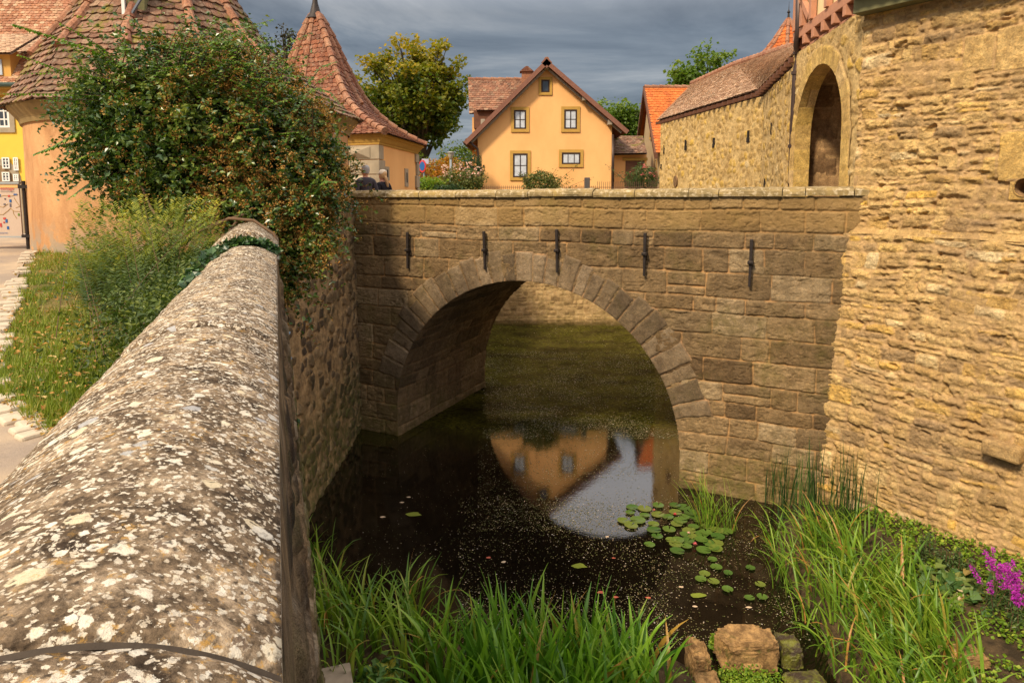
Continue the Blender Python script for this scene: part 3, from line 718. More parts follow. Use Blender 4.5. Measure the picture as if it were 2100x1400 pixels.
bend_t = Wp(10.28, 0, 0); bend_b = Wp(10.28, -.30, 0)
moat_wall = thing('moat_retaining_wall', 'rubble retaining wall of dark stones in pale mortar below the round tower', 'wall', (-3.4, 12, 0))
endt, endb = B(-1.16, .1, 0), B(-1.10, .1, 0)
wall('wall_face', bend_b+UP*-.3, endb+UP*-.3+BN*.2, bend_t+UP*4.9, endt+UP*4.9+BN*.2, .016, 'fieldstone', M_FIELD, moat_wall, 23)
mb = MB(); q = [bend_t+V(.01, 0, 4.86), endt+V(.01, .2, 4.86), endt+V(-.55, .2, 4.86), bend_t+V(-.55, 0, 4.86)]
mb.hexa(q, [p+UP*.12 for p in q]); mb.build('cap', M_GREYSTONE, moat_wall, bevel=.02)

# ================================================================== BASTION ON THE RIGHT
K = V(5.11, 9.98, 0); ED = V(.55, -.835, 0); EN = V(-.835, -.55, 0)
bastion = thing('bastion_wall', 'tall sunlit yellow rubble bastion wall filling the right side', 'wall', K+ED*2)
def gun_extra(U, Vv): return 0
gp = None
def hit(x, y, o=0):   # point of the bastion plane under a pixel
    r = ray(x, y); k = np.dot((K+EN*o)[:2], EN[:2])/np.dot(r[:2], EN[:2]); return r*k+V(0, 0, 5)
G = hit(2100, 385); gs = np.dot(G-K, ED); gz = G[2]
blocks = []
for (x0, y0, x1, y1) in [(2052, 272, 2150, 372), (2070, 372, 2130, 412), (1980, 78, 2040, 142), (2046, 60, 2120, 138), (1925, 318, 1965, 342), (1950, 150, 1998, 180)]:
    a, b = hit(x0, y0), hit(x1, y1); blocks.append((np.dot(a-K, ED), np.dot(b-K, ED), b[2], a[2]))
def upper_extra(U, Vv):
    h = np.zeros_like(U); z = Vv+4.4
    return h
def bastion_grid(name, z0, z1, o0, o1, seed, s0, s1, res, blk):
    nx, ny = int((s1-s0)/res)+2, int((z1-z0)/res)+2
    S, Z = np.meshgrid(np.linspace(s0, s1, nx), np.linspace(z0, z1, ny))
    h, r, m = relief(S.ravel(), Z.ravel()-.0, 'rubble', seed); h, r, m = [a.reshape(S.shape) for a in (h, r, m)]
    mask = None
    for i, (a, b, c, d) in enumerate(blk):
        dd = np.minimum(np.minimum(S-a, b-S), np.minimum(Z-c, d-Z))+.012*fbm(S*6, Z*6, seed=i)
        k = sstep(-.005, .012, dd); hb = .018+.008*fbm(S*22, Z*22, seed=40+i, octv=4)
        h = h*(1-k)+hb*k; m = m*(1-k); r = r*(1-k)+(.84 if i < 2 else .30)*k
        ring_ = (dd > -.03) & (dd < 0); h = np.where(ring_, h-.006, h); m = np.where(ring_, 1, m)
    if blk:
        mask = ~(((S-gs)**2+(Z-gz)**2 < .105**2)[:-1, :-1])
    f = (Z-z0)/(z1-z0); o = o0+(o1-o0)*f
    # the foot swells and rolls a little
    o = o + .05*fbm(S*.8, Z*.9, seed=3, octv=3)*(1-f if z0 < 1 else 1)*.8
    extra = (.22*sstep(0, 4, S)*(1-f)) if z0 < 1 else 0
    P = K+ED*S[..., None]+UP*Z[..., None]+EN*(h+o+extra)[..., None]
    grid_obj(name, P, M_RUBBLE, bastion, {'rnd': r, 'mort': m}, mask)
bastion_grid('upper_wall', 4.36, 7.72, 0, 0, 41, -.03, 4.6, .0115, blocks)
bastion_grid('battered_base', -.3, 4.40, .24, .09, 42, -.45, 4.8, .0125, [])
# sloping ledge where the base sets back
mb = MB(); S_ = np.linspace(-.45, 4.6, 90)
vv = [];
for s in S_:
    vv += [K+ED*s+EN*(.10+.015*math.sin(s*9))+UP*(4.385+.02*math.sin(s*5)), K+ED*s+EN*-.02+UP*(4.52+.25*math.exp(-((s+.3)/.35)**2))]
mb.add(vv, [(2*i, 2*i+2, 2*i+3, 2*i+1) for i in range(len(S_)-1)], .5); mb.build('ledge', M_RUBBLE, bastion, smooth=True)
mb = MB(); n = 20; c0 = K+ED*gs+UP*gz
vs = [c0+(ED*math.cos(a)+UP*math.sin(a))*.112+EN*.02 for a in np.linspace(0, 2*math.pi, n, False)]+[c0+(ED*math.cos(a)+UP*math.sin(a))*.07-EN*.3 for a in np.linspace(0, 2*math.pi, n, False)]
mb.add(vs, [(i, i+n, (i+1) % n+n, (i+1) % n) for i in range(n)]+[tuple(range(n, 2*n))]); mb.build('gun_port', M_GATEIN, bastion)
# projecting stone
pj = hit(2062, 920, .25)
mb = MB(); mb.box(pj+EN*.06, (.42, .22, .20), ED+V(0, 0, -.06), EN); mb.build('projecting_stone', M_RUBBLE, bastion, bevel=.035)
# corner return towards the gate, eave board
mb = MB(); mb.box(K+EN*.02+ED*2.75+UP*7.64+EN*.10, (5.6, .24, .20), ED, EN); mb.box(K+ED*2.75+UP*7.81+EN*.16, (5.6, .36, .10), ED, EN)
mb.build('eave_board', M_GREENWOOD, bastion, bevel=.01)
flat_roof_part('roof', K+ED*.0+EN*.5+UP*7.86, K+ED*5+EN*.5+UP*7.86, K+ED*5-EN*2.2+UP*10, K+ED*.0-EN*2.2+UP*10, M_TILE_OLD, bastion)

# ================================================================== GATE BUILDING
gate = thing('gate_building', 'stone gatehouse with tall round arch and half timbered upper storey at the bridge end', 'gatehouse', (5.9, 11.6, 3.9))
GA, GB = V(5.45, 13.3, 0), V(5.11, 9.99, 0)
GD = (GB-GA)/np.linalg.norm(GB-GA); GN = np.cross(GD, UP); GL = np.linalg.norm(GB-GA)
def Gp(u, m, z): return GA+GD*u+GN*m+UP*z
gl, gr, gsz, gax = .46, 2.76, 6.0, 7.17; gc, ga, gb = (gl+gr)/2, (gr-gl)/2, gax-gsz
def ghole(u, v):
    z = v+3.4
    return np.where(z < gsz, np.abs(u-gc) < ga+.0, ((u-gc)/(ga+.0))**2+((z-gsz)/gb)**2 < 1)
wall('front_wall', Gp(0, 0, 3.4), Gp(GL, 0, 3.4), Gp(0, 0, 7.64), Gp(GL, 0, 7.64), .017, 'fieldstone', M_TOWN, gate, 51, .6, hole=ghole)
def gate_path():
    p = [(gl, z) for z in np.linspace(3.4, gsz, 50)[:-1]]+[(gc+ga*math.cos(a), gsz+gb*math.sin(a)) for a in np.linspace(math.pi, 0, 120)]+[(gr, z) for z in np.linspace(gsz, 3.4, 50)[1:]]
    return np.array(p)
def gate_tube(name, m0, m1, grow, style, mt, seed, nm=60, amp=1.):
    p = gate_path(); c = np.array([gc, gsz]); d = p-c; d[p[:, 1] < gsz, 1] = 0; d /= np.linalg.norm(d, axis=1)[:, None]
    ds = np.r_[0, np.cumsum(np.linalg.norm(np.diff(p, axis=0), axis=1))]
    S, Mm = np.meshgrid(ds, np.linspace(m0, m1, nm), indexing='ij')
    h, r, m = relief(Mm.ravel(), S.ravel(), style, seed); h = h.reshape(S.shape)*amp
    uu = p[:, 0][:, None]+d[:, 0][:, None]*(grow-h); zz = p[:, 1][:, None]+d[:, 1][:, None]*(grow-h)
    P = GA+GD*uu[..., None]+GN*Mm[..., None]+UP*zz[..., None]
    grid_obj(name, P, mt, gate, {'rnd': r, 'mort': m}, flip=False)
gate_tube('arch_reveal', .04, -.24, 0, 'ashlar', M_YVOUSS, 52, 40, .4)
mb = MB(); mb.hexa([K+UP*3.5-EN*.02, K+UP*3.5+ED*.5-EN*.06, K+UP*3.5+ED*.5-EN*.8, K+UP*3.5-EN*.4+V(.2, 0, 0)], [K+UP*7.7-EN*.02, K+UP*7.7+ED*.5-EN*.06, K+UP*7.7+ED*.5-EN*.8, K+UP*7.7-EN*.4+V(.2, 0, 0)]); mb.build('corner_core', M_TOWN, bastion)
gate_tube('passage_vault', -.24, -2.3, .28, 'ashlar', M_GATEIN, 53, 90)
def gate_ring():
    p = gate_path(); c = np.array([gc, gsz]); d = p-c; d[p[:, 1] < gsz, 1] = 0; d /= np.linalg.norm(d, axis=1)[:, None]
    ds = np.r_[0, np.cumsum(np.linalg.norm(np.diff(p, axis=0), axis=1))]; rr = np.linspace(-.0, .34, 18)
    S, Rr = np.meshgrid(ds, rr, indexing='ij'); rs = np.random.RandomState(4); cuts = np.cumsum(rs.uniform(.24, .46, 60))-.3
    ci = np.clip(np.searchsorted(cuts, S)-1, 0, 58); dj = np.minimum(np.abs(S-cuts[ci]), np.abs(cuts[ci+1]-S))
    out = rs.uniform(.24, .33, 60)[ci]; dd = np.minimum(dj-.006, out-Rr); m = 1-sstep(-.004, .008, dd)
    h = .02+.02*sstep(-.004, .02, dd)+.005*fbm(S*9, Rr*9, seed=2); mask = ~((Rr > out+.02)[:-1, :-1])
    uu = p[:, 0][:, None]+d[:, 0][:, None]*Rr; zz = p[:, 1][:, None]+d[:, 1][:, None]*Rr
    P = GA+GD*uu[..., None]+GN*h[..., None]+UP*zz[..., None]
    grid_obj('arch_surround', P, M_YVOUSS, gate, {'rnd': rs.rand(60)[ci], 'mort': m}, mask, flip=True)
gate_ring()
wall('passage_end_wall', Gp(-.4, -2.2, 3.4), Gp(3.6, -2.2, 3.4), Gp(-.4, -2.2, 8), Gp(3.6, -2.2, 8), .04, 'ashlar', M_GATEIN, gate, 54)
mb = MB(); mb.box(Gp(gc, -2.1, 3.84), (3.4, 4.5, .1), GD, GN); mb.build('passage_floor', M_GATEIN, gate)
mb = MB()
for u0, u1 in ((-.0, gl-.28), (gr+.28, GL)): mb.box(Gp((u0+u1)/2, -2.3, 5.7), (u1-u0+.02, 4.0, 4.5), GD, GN)
mb.box(Gp(GL/2, -2.3, 7.95), (GL, 4.0, .3), GD, GN); mb.build('core', M_GATEIN, gate)
# timber storey: sill beam, joist ends, posts, plaster
mb = MB(); zt = 7.66
def Gt(u, m, z): return Gp(.16+u*.955, m-.17, z)
pl = MB(); pl.box(Gt(GL/2-.05, -1.72, 9.6), (GL-.12, 3.7, 3.2), GD, GN); pl.build('plaster_wall', M_CREAM, gate)
mb.box(Gt(GL/2-.06, .10, zt+.30), (GL-.06, .22, .17), GD, GN); mb.box(Gt(GL/2-.06, .04, zt-.01), (GL-.06, .16, .12), GD, GN)
mb.build('sill_beam', M_REDWOOD, gate, bevel=.008)
for i in range(7):
    j = MB(); j.box(Gt(.1+i*.50, .10, zt+.13), (.13, .24, .165), GD, GN); j.build('joist_end', M_REDWOOD, gate, bevel=.008)
for u in (.0, .42, .95, 1.75, 2.35, 3.0):
    j = MB(); j.box(Gt(u+.05, .20, zt+1.6), (.13, .10, 2.43), GD, GN); j.build('timber_post', M_REDWOOD, gate, bevel=.006)
j = MB(); a_, b_ = Gt(.12, .205, zt+1.1), Gt(.9, .205, zt+.45); dv = (b_-a_)/np.linalg.norm(b_-a_); j.box((a_+b_)/2, (np.linalg.norm(b_-a_), .09, .11), dv, GN, np.cross(dv, GN)); j.build('brace', M_REDWOOD, gate)
sb = MB(); sb.box(Gt(GL-.30, .08, zt+1.0), (.5, .3, .16), GD, GN); sb.build('eave_end', M_GREENWOOD, gate)
# drain pipe
def pipe(name, pts, rad, parent=None, mt=M_PIPE):
    m_ = MB(); m_.tube(pts, rad, 10); return m_.build(name, mt, parent, smooth=True)
pp = [D(1639, -60, 12.9), D(1637, 60, 12.9), D(1633, 95, 12.95), D(1635, 108, 13.1), D(1637, 122, 13.1), D(1631, 150, 13.1), D(1629, 190, 13.1), D(1624, 300, 13.15), D(1621, 400, 13.15)]
dp = pipe('drain_pipe', pp, .055); setp(dp, 'brown metal drain pipe with an elbow at the corner of the gatehouse', 'drain pipe')
for k_ in (3, 5, 7):
    c_ = MB(); c_.tube([pp[k_]+V(0, 0, .03), pp[k_]-V(0, 0, .03)], .075, 10); c_.build('pipe_clamp', M_PIPE, dp)

# ================================================================== TOWN WALL WITH TILED ROOF
town = thing('town_wall', 'long yellow town wall with loopholes under a pale tiled roof', 'wall', (6.4, 18, 3.9))
E0, E1, E2 = V(5.47, 13.25, 0), V(6.6, 17.9, 0), V(5.53, 25.2, 0)
wall('wall_face', E1+UP*0, E0+UP*0, E1+UP*7.52, E0+UP*7.45, .028, 'fieldstone', M_TOWN, town, 61, .7)
wall('wall_face', E2+UP*-.3, E1+UP*-.3, E2+UP*7.52, E1+UP*7.52, .034, 'fieldstone', M_TOWN, town, 62, .7)
mb = MB(); mb.hexa([E2, E2+V(3, .9, 0), E2+V(3, .8, 0), E2+V(.1, -.2, 0)], [p+UP*7.52 for p in (E2, E2+V(3, .9, 0), E2+V(3, .8, 0), E2+V(.1, -.2, 0))])
mb.build('end_wall', M_TOWN, town)
e0, e1, e2 = D(1634, 106, 13.0), D(1555, 184, 18.1), D(1347, 247, 25.7)
r0, r1, r2 = D(1626, 96, 19.5), D(1510, 132, 25.5), D(1420, 172, 31)
def quad_tiles(name, A, Bq, Cq, Dq, mt, parent, **k): return flat_roof_part(name, A, Bq, Cq, Dq, mt, parent, **k)
quad_tiles('roof', e2, e1, r1, r2, M_TILE_PALE, town, exp=.2); quad_tiles('roof', e1, e0, r0, r1, M_TILE_PALE, town, exp=.2)
ridge_field([r2, r1, r0], .12, .4).build('ridge_tiles', M_RIDGE, town)
mb = MB()
for a, b in ((e2, e1), (e1, e0)):
    ea = a+V(.12, 0, -.07); eb = b+V(.12, 0, -.07); dv = (eb-ea)/np.linalg.norm(eb-ea); nn = np.cross(dv, UP)
    mb.hexa([ea+V(.35, 0, -.28), eb+V(.35, 0, -.28), eb+V(.45, 0, -.28), ea+V(.45, 0, -.28)], [ea, eb, eb+V(.5, 0, .1), ea+V(.5, 0, .1)])
mb.build('eave_board', M_GREENWOOD, town)
for q0, q1, n_ in ((e2, e1, 22), (e1, e0, 11)):
    for i in range(n_):
        f = (i+.5)/n_; a = q0*(1-f)+q1*f; rf = MB(); rf.box(a+V(.15, 0, -.1), (.5, .09, .10), (1, 0, .1), (0, 1, 0)); rf.build('rafter_end', M_WOOD, town)
def on_seg(x, y, a, b):
    n_ = np.cross(b-a, UP); n_ /= np.linalg.norm(n_); r = ray(x, y); k_ = np.dot((a)[:2], n_[:2])/np.dot(r[:2], n_[:2]); return r*k_+V(0, 0, 5), n_
for (x, y0, y1, wpx, s) in [(1363, 298, 315, 2, 0), (1407, 287, 308, 4, 0), (1465, 283, 303, 5, 0), (1536, 268, 292, 6, 0), (1584, 252, 276, 2, 1), (1357, 337, 346, 3, 0), (1570, 367, 384, 3, 1)]:
    a, b = (E2, E1) if s == 0 else (E1, E0)
    p, n_ = on_seg(x, (y0+y1)/2, a, b); q, _ = on_seg(x, y0, a, b); hh = 2*(q[2]-p[2]); ww = wpx/1370*p[1]*1.6
    n_ = -n_ if n_[0] > 0 else n_
    m_ = MB(); m_.box(p+n_*.0+UP*hh*.15, (ww*.55, .09, hh*.7), np.cross(UP, n_), n_); m_.box(p-UP*hh*.3, (ww, .088, hh*.4), np.cross(UP, n_), n_); m_.build('loophole', M_DARK, town)  # dark block on the wall face, its colour stands for the shaded slit
p, n_ = on_seg(1387, 372, E2, E1); n_ = -n_ if n_[0] > 0 else n_
m_ = MB(); ex_ = np.cross(UP, n_); m_.add([p+n_*.05+ex_*.17*math.cos(a)+UP*.20*math.sin(a) for a in np.linspace(0, 6.283, 17)[:-1]]+[p+n_*-.05+ex_*.17*math.cos(a)+UP*.20*math.sin(a) for a in np.linspace(0, 6.283, 17)[:-1]], [tuple(range(16))]+[(i, i+16, (i+1) % 16+16, (i+1) % 16) for i in range(16)]); m_.build('round_opening', M_GATEIN, town)

far_wall = wall('moat_far_wall', V(-9, 25.2, -.3), V(9, 26.9, -.3), V(-9, 25.2, 4.05), V(9, 26.9, 4.05), .035, 'smallrubble', M_FARWALL, None, 71)
setp(far_wall, 'low mossy rubble wall at the far end of the water seen through the arch', 'wall')
# ================================================================== ROUND GATE TOWER ON THE LEFT
TC = V(-6.26, 13.6, 0); TR = 2.88
tower = thing('round_gate_tower', 'round orange plastered gate tower with mossy bell shaped tile roof behind the big bush', 'tower', TC+UP*4)
def lathe(prof, c, seg, a0=0, a1=2*math.pi, mb=None, cf=None):
    mb = mb or MB(); n = len(prof); full = abs(a1-a0-2*math.pi) < 1e-6
    k = seg if full else seg+1
    vs = [c+V(math.cos(a0+(a1-a0)*j/seg)*r, math.sin(a0+(a1-a0)*j/seg)*r, z)+(cf(z) if cf else 0) for r, z in prof for j in range(k)]
    fs = [(i*k+j, i*k+(j+1) % k, (i+1)*k+(j+1) % k, (i+1)*k+j) for i in range(n-1) for j in range(seg)]
    return mb.add(vs, fs, .5)
def tower_plaster(t):
    z = t.n('SeparateXYZ', {0: t.pos()}).outputs[2]
    n = t.noise(1.0, 6, .7, t.stretch(1, 1, .5), .6)
    c = t.mix(t.ramp(n, [(.36, 0.), (.66, 1.)]), (.58, .325, .15), (.35, .17, .075))
    c = t.mix(t.ramp(t.noise(2.6, 6, .6), [(.6, 0.), (.75, .6)]), c, (.74, .46, .24))
    lo = t.n('MapRange', {0: z, 1: 4.6, 2: 3.9}).outputs[0]
    c = t.mix(t.math('MULTIPLY', lo, t.ramp(t.noise(3.5, 5, .6), [(.45, 0.), (.52, 1.)])), c, (.30, .27, .21))
    return t.done(c, .93, t.bump(t.noise(26, 5), .006), .15)
M_TPL = mat('tower_plaster', tower_plaster)
lathe([(TR+.06, 3.0), (TR+.03, 4.2), (TR, 6.3)], TC, 120).build('plaster_wall', M_TPL, tower, smooth=True)
lathe([(TR, 6.17), (TR+.04, 6.17), (TR+.06, 6.24), (TR+.08, 6.27), (TR+.20, 6.42), (TR+.22, 6.47), (TR+.1, 6.50)], TC, 120).build('cornice', plain('brown_cornice_stone', (.25, .17, .07), .9, .3, 4, .004), tower, smooth=False)
for z0, w_ in ((3.9, .5), (4.5, .34), (5.1, .5), (5.7, .34)):
    q = MB(); a0 = math.radians(14)
    q2 = [(TR+.0, z0), (TR+.045, z0+.01), (TR+.045, z0+.58), (TR, z0+.59)]
    lathe(q2, TC, 8, a0-w_/TR*.5, a0+w_/TR*.5, q); q.build('quoin', M_GREYSTONE, tower)
def polyroof(name, ring, prof, cfun, mt, parent, hips=(), rmt=M_RIDGE, w=.18, exp=.155, lift=.035, hz=None, seg=.36, rrad=.095):
    """ring: unit plan points about 0; prof: (z, scale)"""
    zs = np.array([p[0] for p in prof]); ss = np.array([p[1] for p in prof])
    sl = np.r_[0, np.cumsum(np.hypot(np.diff(zs), np.diff(ss)*np.linalg.norm(ring[0])))]; Lt = sl[-1]
    def pt(i, v):
        s = v*Lt; z = np.interp(s, sl, zs); k_ = np.interp(s, sl, ss); return V(ring[i][0]*k_, ring[i][1]*k_, z)+cfun(z)
    mb = MB(); n = len(ring)
    for i in range(n):
        j = (i+1) % n; tile_field(lambda v: pt(i, v), lambda v: pt(j, v), Lt, w, exp, lift, mb)
    vs = []; m_ = 26
    for q in range(m_):
        for i in range(n): vs.append(pt(i, q/(m_-1))-V(0, 0, .012))
    mb.add(vs, [(q*n+i, q*n+(i+1) % n, (q+1)*n+(i+1) % n, (q+1)*n+i) for q in range(m_-1) for i in range(n)], .1)
    mb.build(name, mt, parent)
    for i in hips:
        lo = hz if hz is not None else 0
        ridge_field([pt(i, v)+V(0, 0, .03) for v in np.linspace(lo, .995, 24)], rrad, seg).build('ridge_tiles', rmt, parent)
    return pt
ring1 = [V(math.cos(a), math.sin(a), 0) for a in np.radians(np.arange(12)*30+8)]
cf1 = lambda z: TC+V(-.52*np.clip((z-6.45)/1.2, 0, 1), 0, 0)
pt1 = polyroof('roof', ring1, [(6.46, 3.20), (6.68, 2.95), (6.95, 2.70), (7.36, 2.36), (7.83, 1.90), (8.76, 1.30), (10.2, .72), (11.9, .05)], cf1, M_TILE_MOSS, tower,
    rrad=.085, hips=(7, 8, 9, 10, 11), hz=.20, w=.20, exp=.165, lift=.045)
# dormer hatch on the roof
dq = D(283, 20, 12.1)
mb = MB(); mb.box(dq+V(0, .3, .1), (.30, 1.0, 1.0), (1, .15, 0), None, (0, 0, 1)); mb.build('dormer', M_GREENWOOD, tower, bevel=.01)
mb = MB(); mb.box(dq+V(-.12, -.22, -.05), (.05, .08, .9), (1, .15, 0)); mb.box(dq+V(-.10, -.21, -.28), (.10, .07, .42), (1, .15, 0)); mb.build('dormer_board', M_WHITE, tower)
mb = MB(); mb.tube([dq+V(.35, -.1, .5), dq+V(.10, -.32, -.1), dq+V(-.06, -.40, -.45)], .028, 6); mb.build('lead_flashing', M_LEAD, tower)

# ================================================================== SPIRE GATE TOWER
SA, SB = V(-3.62, 18.3, 0), V(-3.22, 22.9, 0)
poly = [SA, SB, V(-5.2, 25.2, 0), V(-8.2, 25.0, 0), V(-9.6, 22.6, 0), V(-8.3, 20.4, 0)]
SCn = V(-6.18, 21.7, 0)
spire = thing('spire_gate_tower', 'orange plastered gate tower with grey corner blocks and tall pointed tile spire', 'tower', SCn+UP*3.9)
mb = MB(); n = len(poly)
mb.add([p+UP*3.0 for p in poly]+[p+UP*6.5 for p in poly], [(i, (i+1) % n, (i+1) % n+n, i+n) for i in range(n)]+[tuple(range(n))[::-1], tuple(range(n, 2*n))], .5)
mb.build('plaster_wall', M_PLASTER, spire)
def offs(p, k_): d = p-SCn; return SCn+d*(1+k_/np.linalg.norm(d))
mb = MB()
for z0, z1, k0, k1 in ((6.30, 6.36, .04, .06), (6.36, 6.50, .08, .20), (6.50, 6.58, .24, .26)):
    lo = [offs(p, k0)+UP*z0 for p in poly]; hi = [offs(p, k1)+UP*z1 for p in poly]
    mb.add(lo+hi, [(i, (i+1) % n, (i+1) % n+n, i+n) for i in range(n)]+[tuple(range(n))[::-1], tuple(range(n, 2*n))], .5)
mb.build('cornice', M_OCHRE, spire)
fd = (SB-SA)/np.linalg.norm(SB-SA); fn = np.cross(fd, UP); ld = (poly[5]-SA)/np.linalg.norm(poly[5]-SA); lnn = np.cross(UP, ld)
if lnn[1] > 0: lnn = -lnn
rs = np.random.RandomState(2)
z = 3.9
zi = 0
while z < 6.2:
    hh = .40; wide = zi % 2 == 0; w1 = .50 if wide else .36; hh = min(hh, 6.3-z)
    q = MB(); q.hexa([SA+UP*z-lnn*-.05+ld*1.05*1, SA+lnn*.05+fn*.05+UP*z, SA+fd*w1+fn*.05+UP*z, SA+fd*w1+ld*1.05+UP*z] , [SA+UP*(z+hh-.02)+lnn*.05+ld*1.05, SA+lnn*.05+fn*.05+UP*(z+hh-.02), SA+fd*w1+fn*.05+UP*(z+hh-.02), SA+fd*w1+ld*1.05+UP*(z+hh-.02)])
    c_ = SA+ld*.52+lnn*.05+UP*(z+hh/2-.01)     # diamond face
    if zi % 2 == 1:
        for cx, hw in ((SA+ld*.62, .38),):
            b_ = [cx+ld*sx*hw+lnn*.052+UP*(z+hh/2-.01+sz*(hh/2-.04)) for sx, sz in ((-1, -1), (1, -1), (1, 1), (-1, 1))]
            q.add(b_+[cx+lnn*.17+UP*(z+hh/2)], [(i, (i+1) % 4, 4) for i in range(4)])
    q.build('quoin', M_GREYSTONE, spire, bevel=.012); z += hh; zi += 1
z = 3.9; zi = 0
while z < 6.2:
    q = MB(); w1 = .36 if zi % 2 else .24; p = SB; hh = min(.42, 6.3-z); jx = rs.uniform(.05, .1)
    q.hexa([p-fd*w1+fn*jx+UP*z, p+fd*.07+fn*jx+UP*z, p+fd*.07-fn*.4+UP*z, p-fd*w1-fn*.4+UP*z], [p-fd*w1+fn*jx+UP*(z+hh-.02), p+fd*.07+fn*jx+UP*(z+hh-.02), p+fd*.07-fn*.4+UP*(z+hh-.02), p-fd*w1-fn*.4+UP*(z+hh-.02)])
    q.build('quoin', M_GREYSTONE, spire, bevel=.015); z += hh; zi += 1
def on_face(x, y, a, nv):
    r = ray(x, y); k_ = np.dot(a[:2], nv[:2])/np.dot(r[:2], nv[:2]); return r*k_+V(0, 0, 5)
for x, y0, y1 in ((793, 342, 370), (833, 346, 383)):
    p0, p1 = on_face(x, y0, SA, fn), on_face(x, y1, SA, fn); c_ = (p0+p1)/2; hh = p0[2]-p1[2]
    q = MB(); q.box(c_+fn*.01, (.42, .03, hh), fd, fn); root = q.build('loophole', M_GREYSTONE, spire)
    q = MB(); q.box(c_+fn*.02, (.09, .03, hh*.55), fd, fn); q.build('slit', M_DARK, root)  # slit is not cut, its shade is a dark block
q = MB(); q.box(SA+ld*1.30+lnn*.06+UP*4.75, (.16, .5, 1.75), ld, lnn); q.build('gate_post', M_REDWOOD, spire, bevel=.03)
ring2 = [p-SCn for p in poly]
cf2 = lambda z: SCn
pt2 = polyroof('roof', ring2, [(6.58, 1.10), (6.80, .94), (7.15, .74), (7.7, .53), (8.3, .40), (9.0, .29), (9.9, .16), (10.55, .045)], cf2, M_TILE_SPIRE, spire,
    hips=(0, 1, 4, 5), w=.19, exp=.17)
def mid(v, f): return pt2(5, v)*(1-f)+pt2(0, v)*f
ridge_field([mid(v, .35)+V(0, 0, .05) for v in np.linspace(.36, .99, 14)], .09, .36).build('ridge_tiles', M_RIDGE, spire)
ridge_field([(pt2(0, v)*.5+pt2(1, v)*.5)+V(0, 0, .05) for v in np.linspace(.42, .99, 14)], .09, .36).build('ridge_tiles', M_RIDGE, spire)
lathe([(.30, 10.42), (.17, 10.62), (.09, 10.9), (.055, 11.2), (.05, 11.9), (.01, 12.2)], SCn, 12).build('finial', M_IRON, spire, smooth=True)

# ================================================================== ORANGE GABLED HOUSE
HY = 32.0
def hp(x, y, dY=0): return D(x, y, HY+dY)
house = thing('gabled_house', 'orange plastered gabled house with black framed windows in ochre surrounds', 'house', V(1.6, HY, 4.0))
xl, xr = hp(980, 330)[0], hp(1254, 330)[0]
apex = hp(1120, 142); zl = hp(980, 275)[2]; zr = hp(1254, 258)[2]
DEP = 9.0
fpoly = [V(xl, HY, 3.6), V(xr, HY, 3.6), V(xr, HY, zr), apex, V(xl, HY, zl)]
mb = MB(); n = 5; mb.add(fpoly+[p+V(0, DEP, 0) for p in fpoly], [(0, 1, 2, 3, 4), (9, 8, 7, 6, 5)]+[(i, i+5, (i+1) % 5+5, (i+1) % 5) for i in range(5)], .5)
mb.build('plaster_wall', M_PLASTER, house)
ex, nF = V(1, 0, 0), V(0, -1, 0)
def hwin(x0, y0, x1, y1, nx, ny, sx=14, glass=M_CURTAIN):
    a, b = hp(x0, y0), hp(x1, y1); c_ = (a+b)/2
    return window(house, V(c_[0], HY-.02, c_[2]), abs(b[0]-a[0]), abs(a[2]-b[2]), ex, nF, nx, ny, sx/1370*HY*.43, bar=.03, fw=.07, glass=glass)
hwin(1054, 226, 1079, 265, 2, 2); hwin(1157, 225, 1183, 265, 2, 2); hwin(1052, 315, 1082, 364, 2, 2); hwin(1152, 313, 1190, 337, 3, 1)
hwin(1110, 164, 1127, 190, 1, 1, 12, M_GLASS)
def roofslab(p_ridge, p_eave, dep, name, mt, th=.14, over=.45):
    """sloping slab from ridge line to eave line, running along +Y"""
    a, b = np.array(p_ridge, float), np.array(p_eave, float); o = V(0, -over, 0); k_ = V(0, dep, 0)
    d = (b-a)/np.linalg.norm(b-a); nn = np.cross(V(0, 1, 0), d); nn = nn if nn[2] > 0 else -nn
    m_ = MB(); m_.hexa([a+o-nn*th, b+o-nn*th, b+k_-nn*th, a+k_-nn*th], [a+o, b+o, b+k_, a+k_]); m_.build('roof_slab', M_WOOD, house)
    A_, B_, C_, D_ = b+o, b+k_, a+k_, a+o
    flat_roof_part(name, A_, B_, C_, D_, mt, house, thick=.02)
    return a+o, b+o, nn
rp = hp(1120, 128)+V(0, 0, 0)
er, el = hp(1284, 270), hp(955, 292)
a_, b_, nR = roofslab(rp, er, DEP, 'roof', M_TILE_OLD); c_, d_, nL = roofslab(rp, el, DEP, 'roof', M_TILE_OLD)
for p, q, nn in ((a_, b_, nR), (c_, d_, nL)):
    m_ = MB(); dv = (q-p)/np.linalg.norm(q-p); m_.box((p+q)/2-nn*.06+V(0, -.03, 0), (np.linalg.norm(q-p)+.1, .05, .20), dv, V(0, 1, 0), nn); m_.build('verge_board', plain('dark_red_brown_timber', (.20, .09, .06), .8, .2), house)
    m_ = MB(); m_.box((p+q)/2-nn*.22+V(0, .25, 0), (np.linalg.norm(q-p)-.3, .06, .09), dv, V(0, 1, 0), nn); m_.build('soffit_board', M_GREYWOOD, house)
for x, y in ((1120, 139), (1045, 207), (1197, 203), (991, 252), (1249, 252)):
    p = hp(x, y); m_ = MB(); m_.box(p+V(0, -.16, 0), (.20, .5, .26), ex); m_.build('purlin_end', M_GREYWOOD, house, bevel=.02)
g_ = pipe('gutter', [el+V(-.02, -.42, -.05), el+V(-.02, DEP, -.05)], .08, house)
pipe('downpipe', [hp(955, 285, -.3), hp(979, 305, -.15), hp(981, 320, -.1), hp(982, 390, -.1)], .06, house)
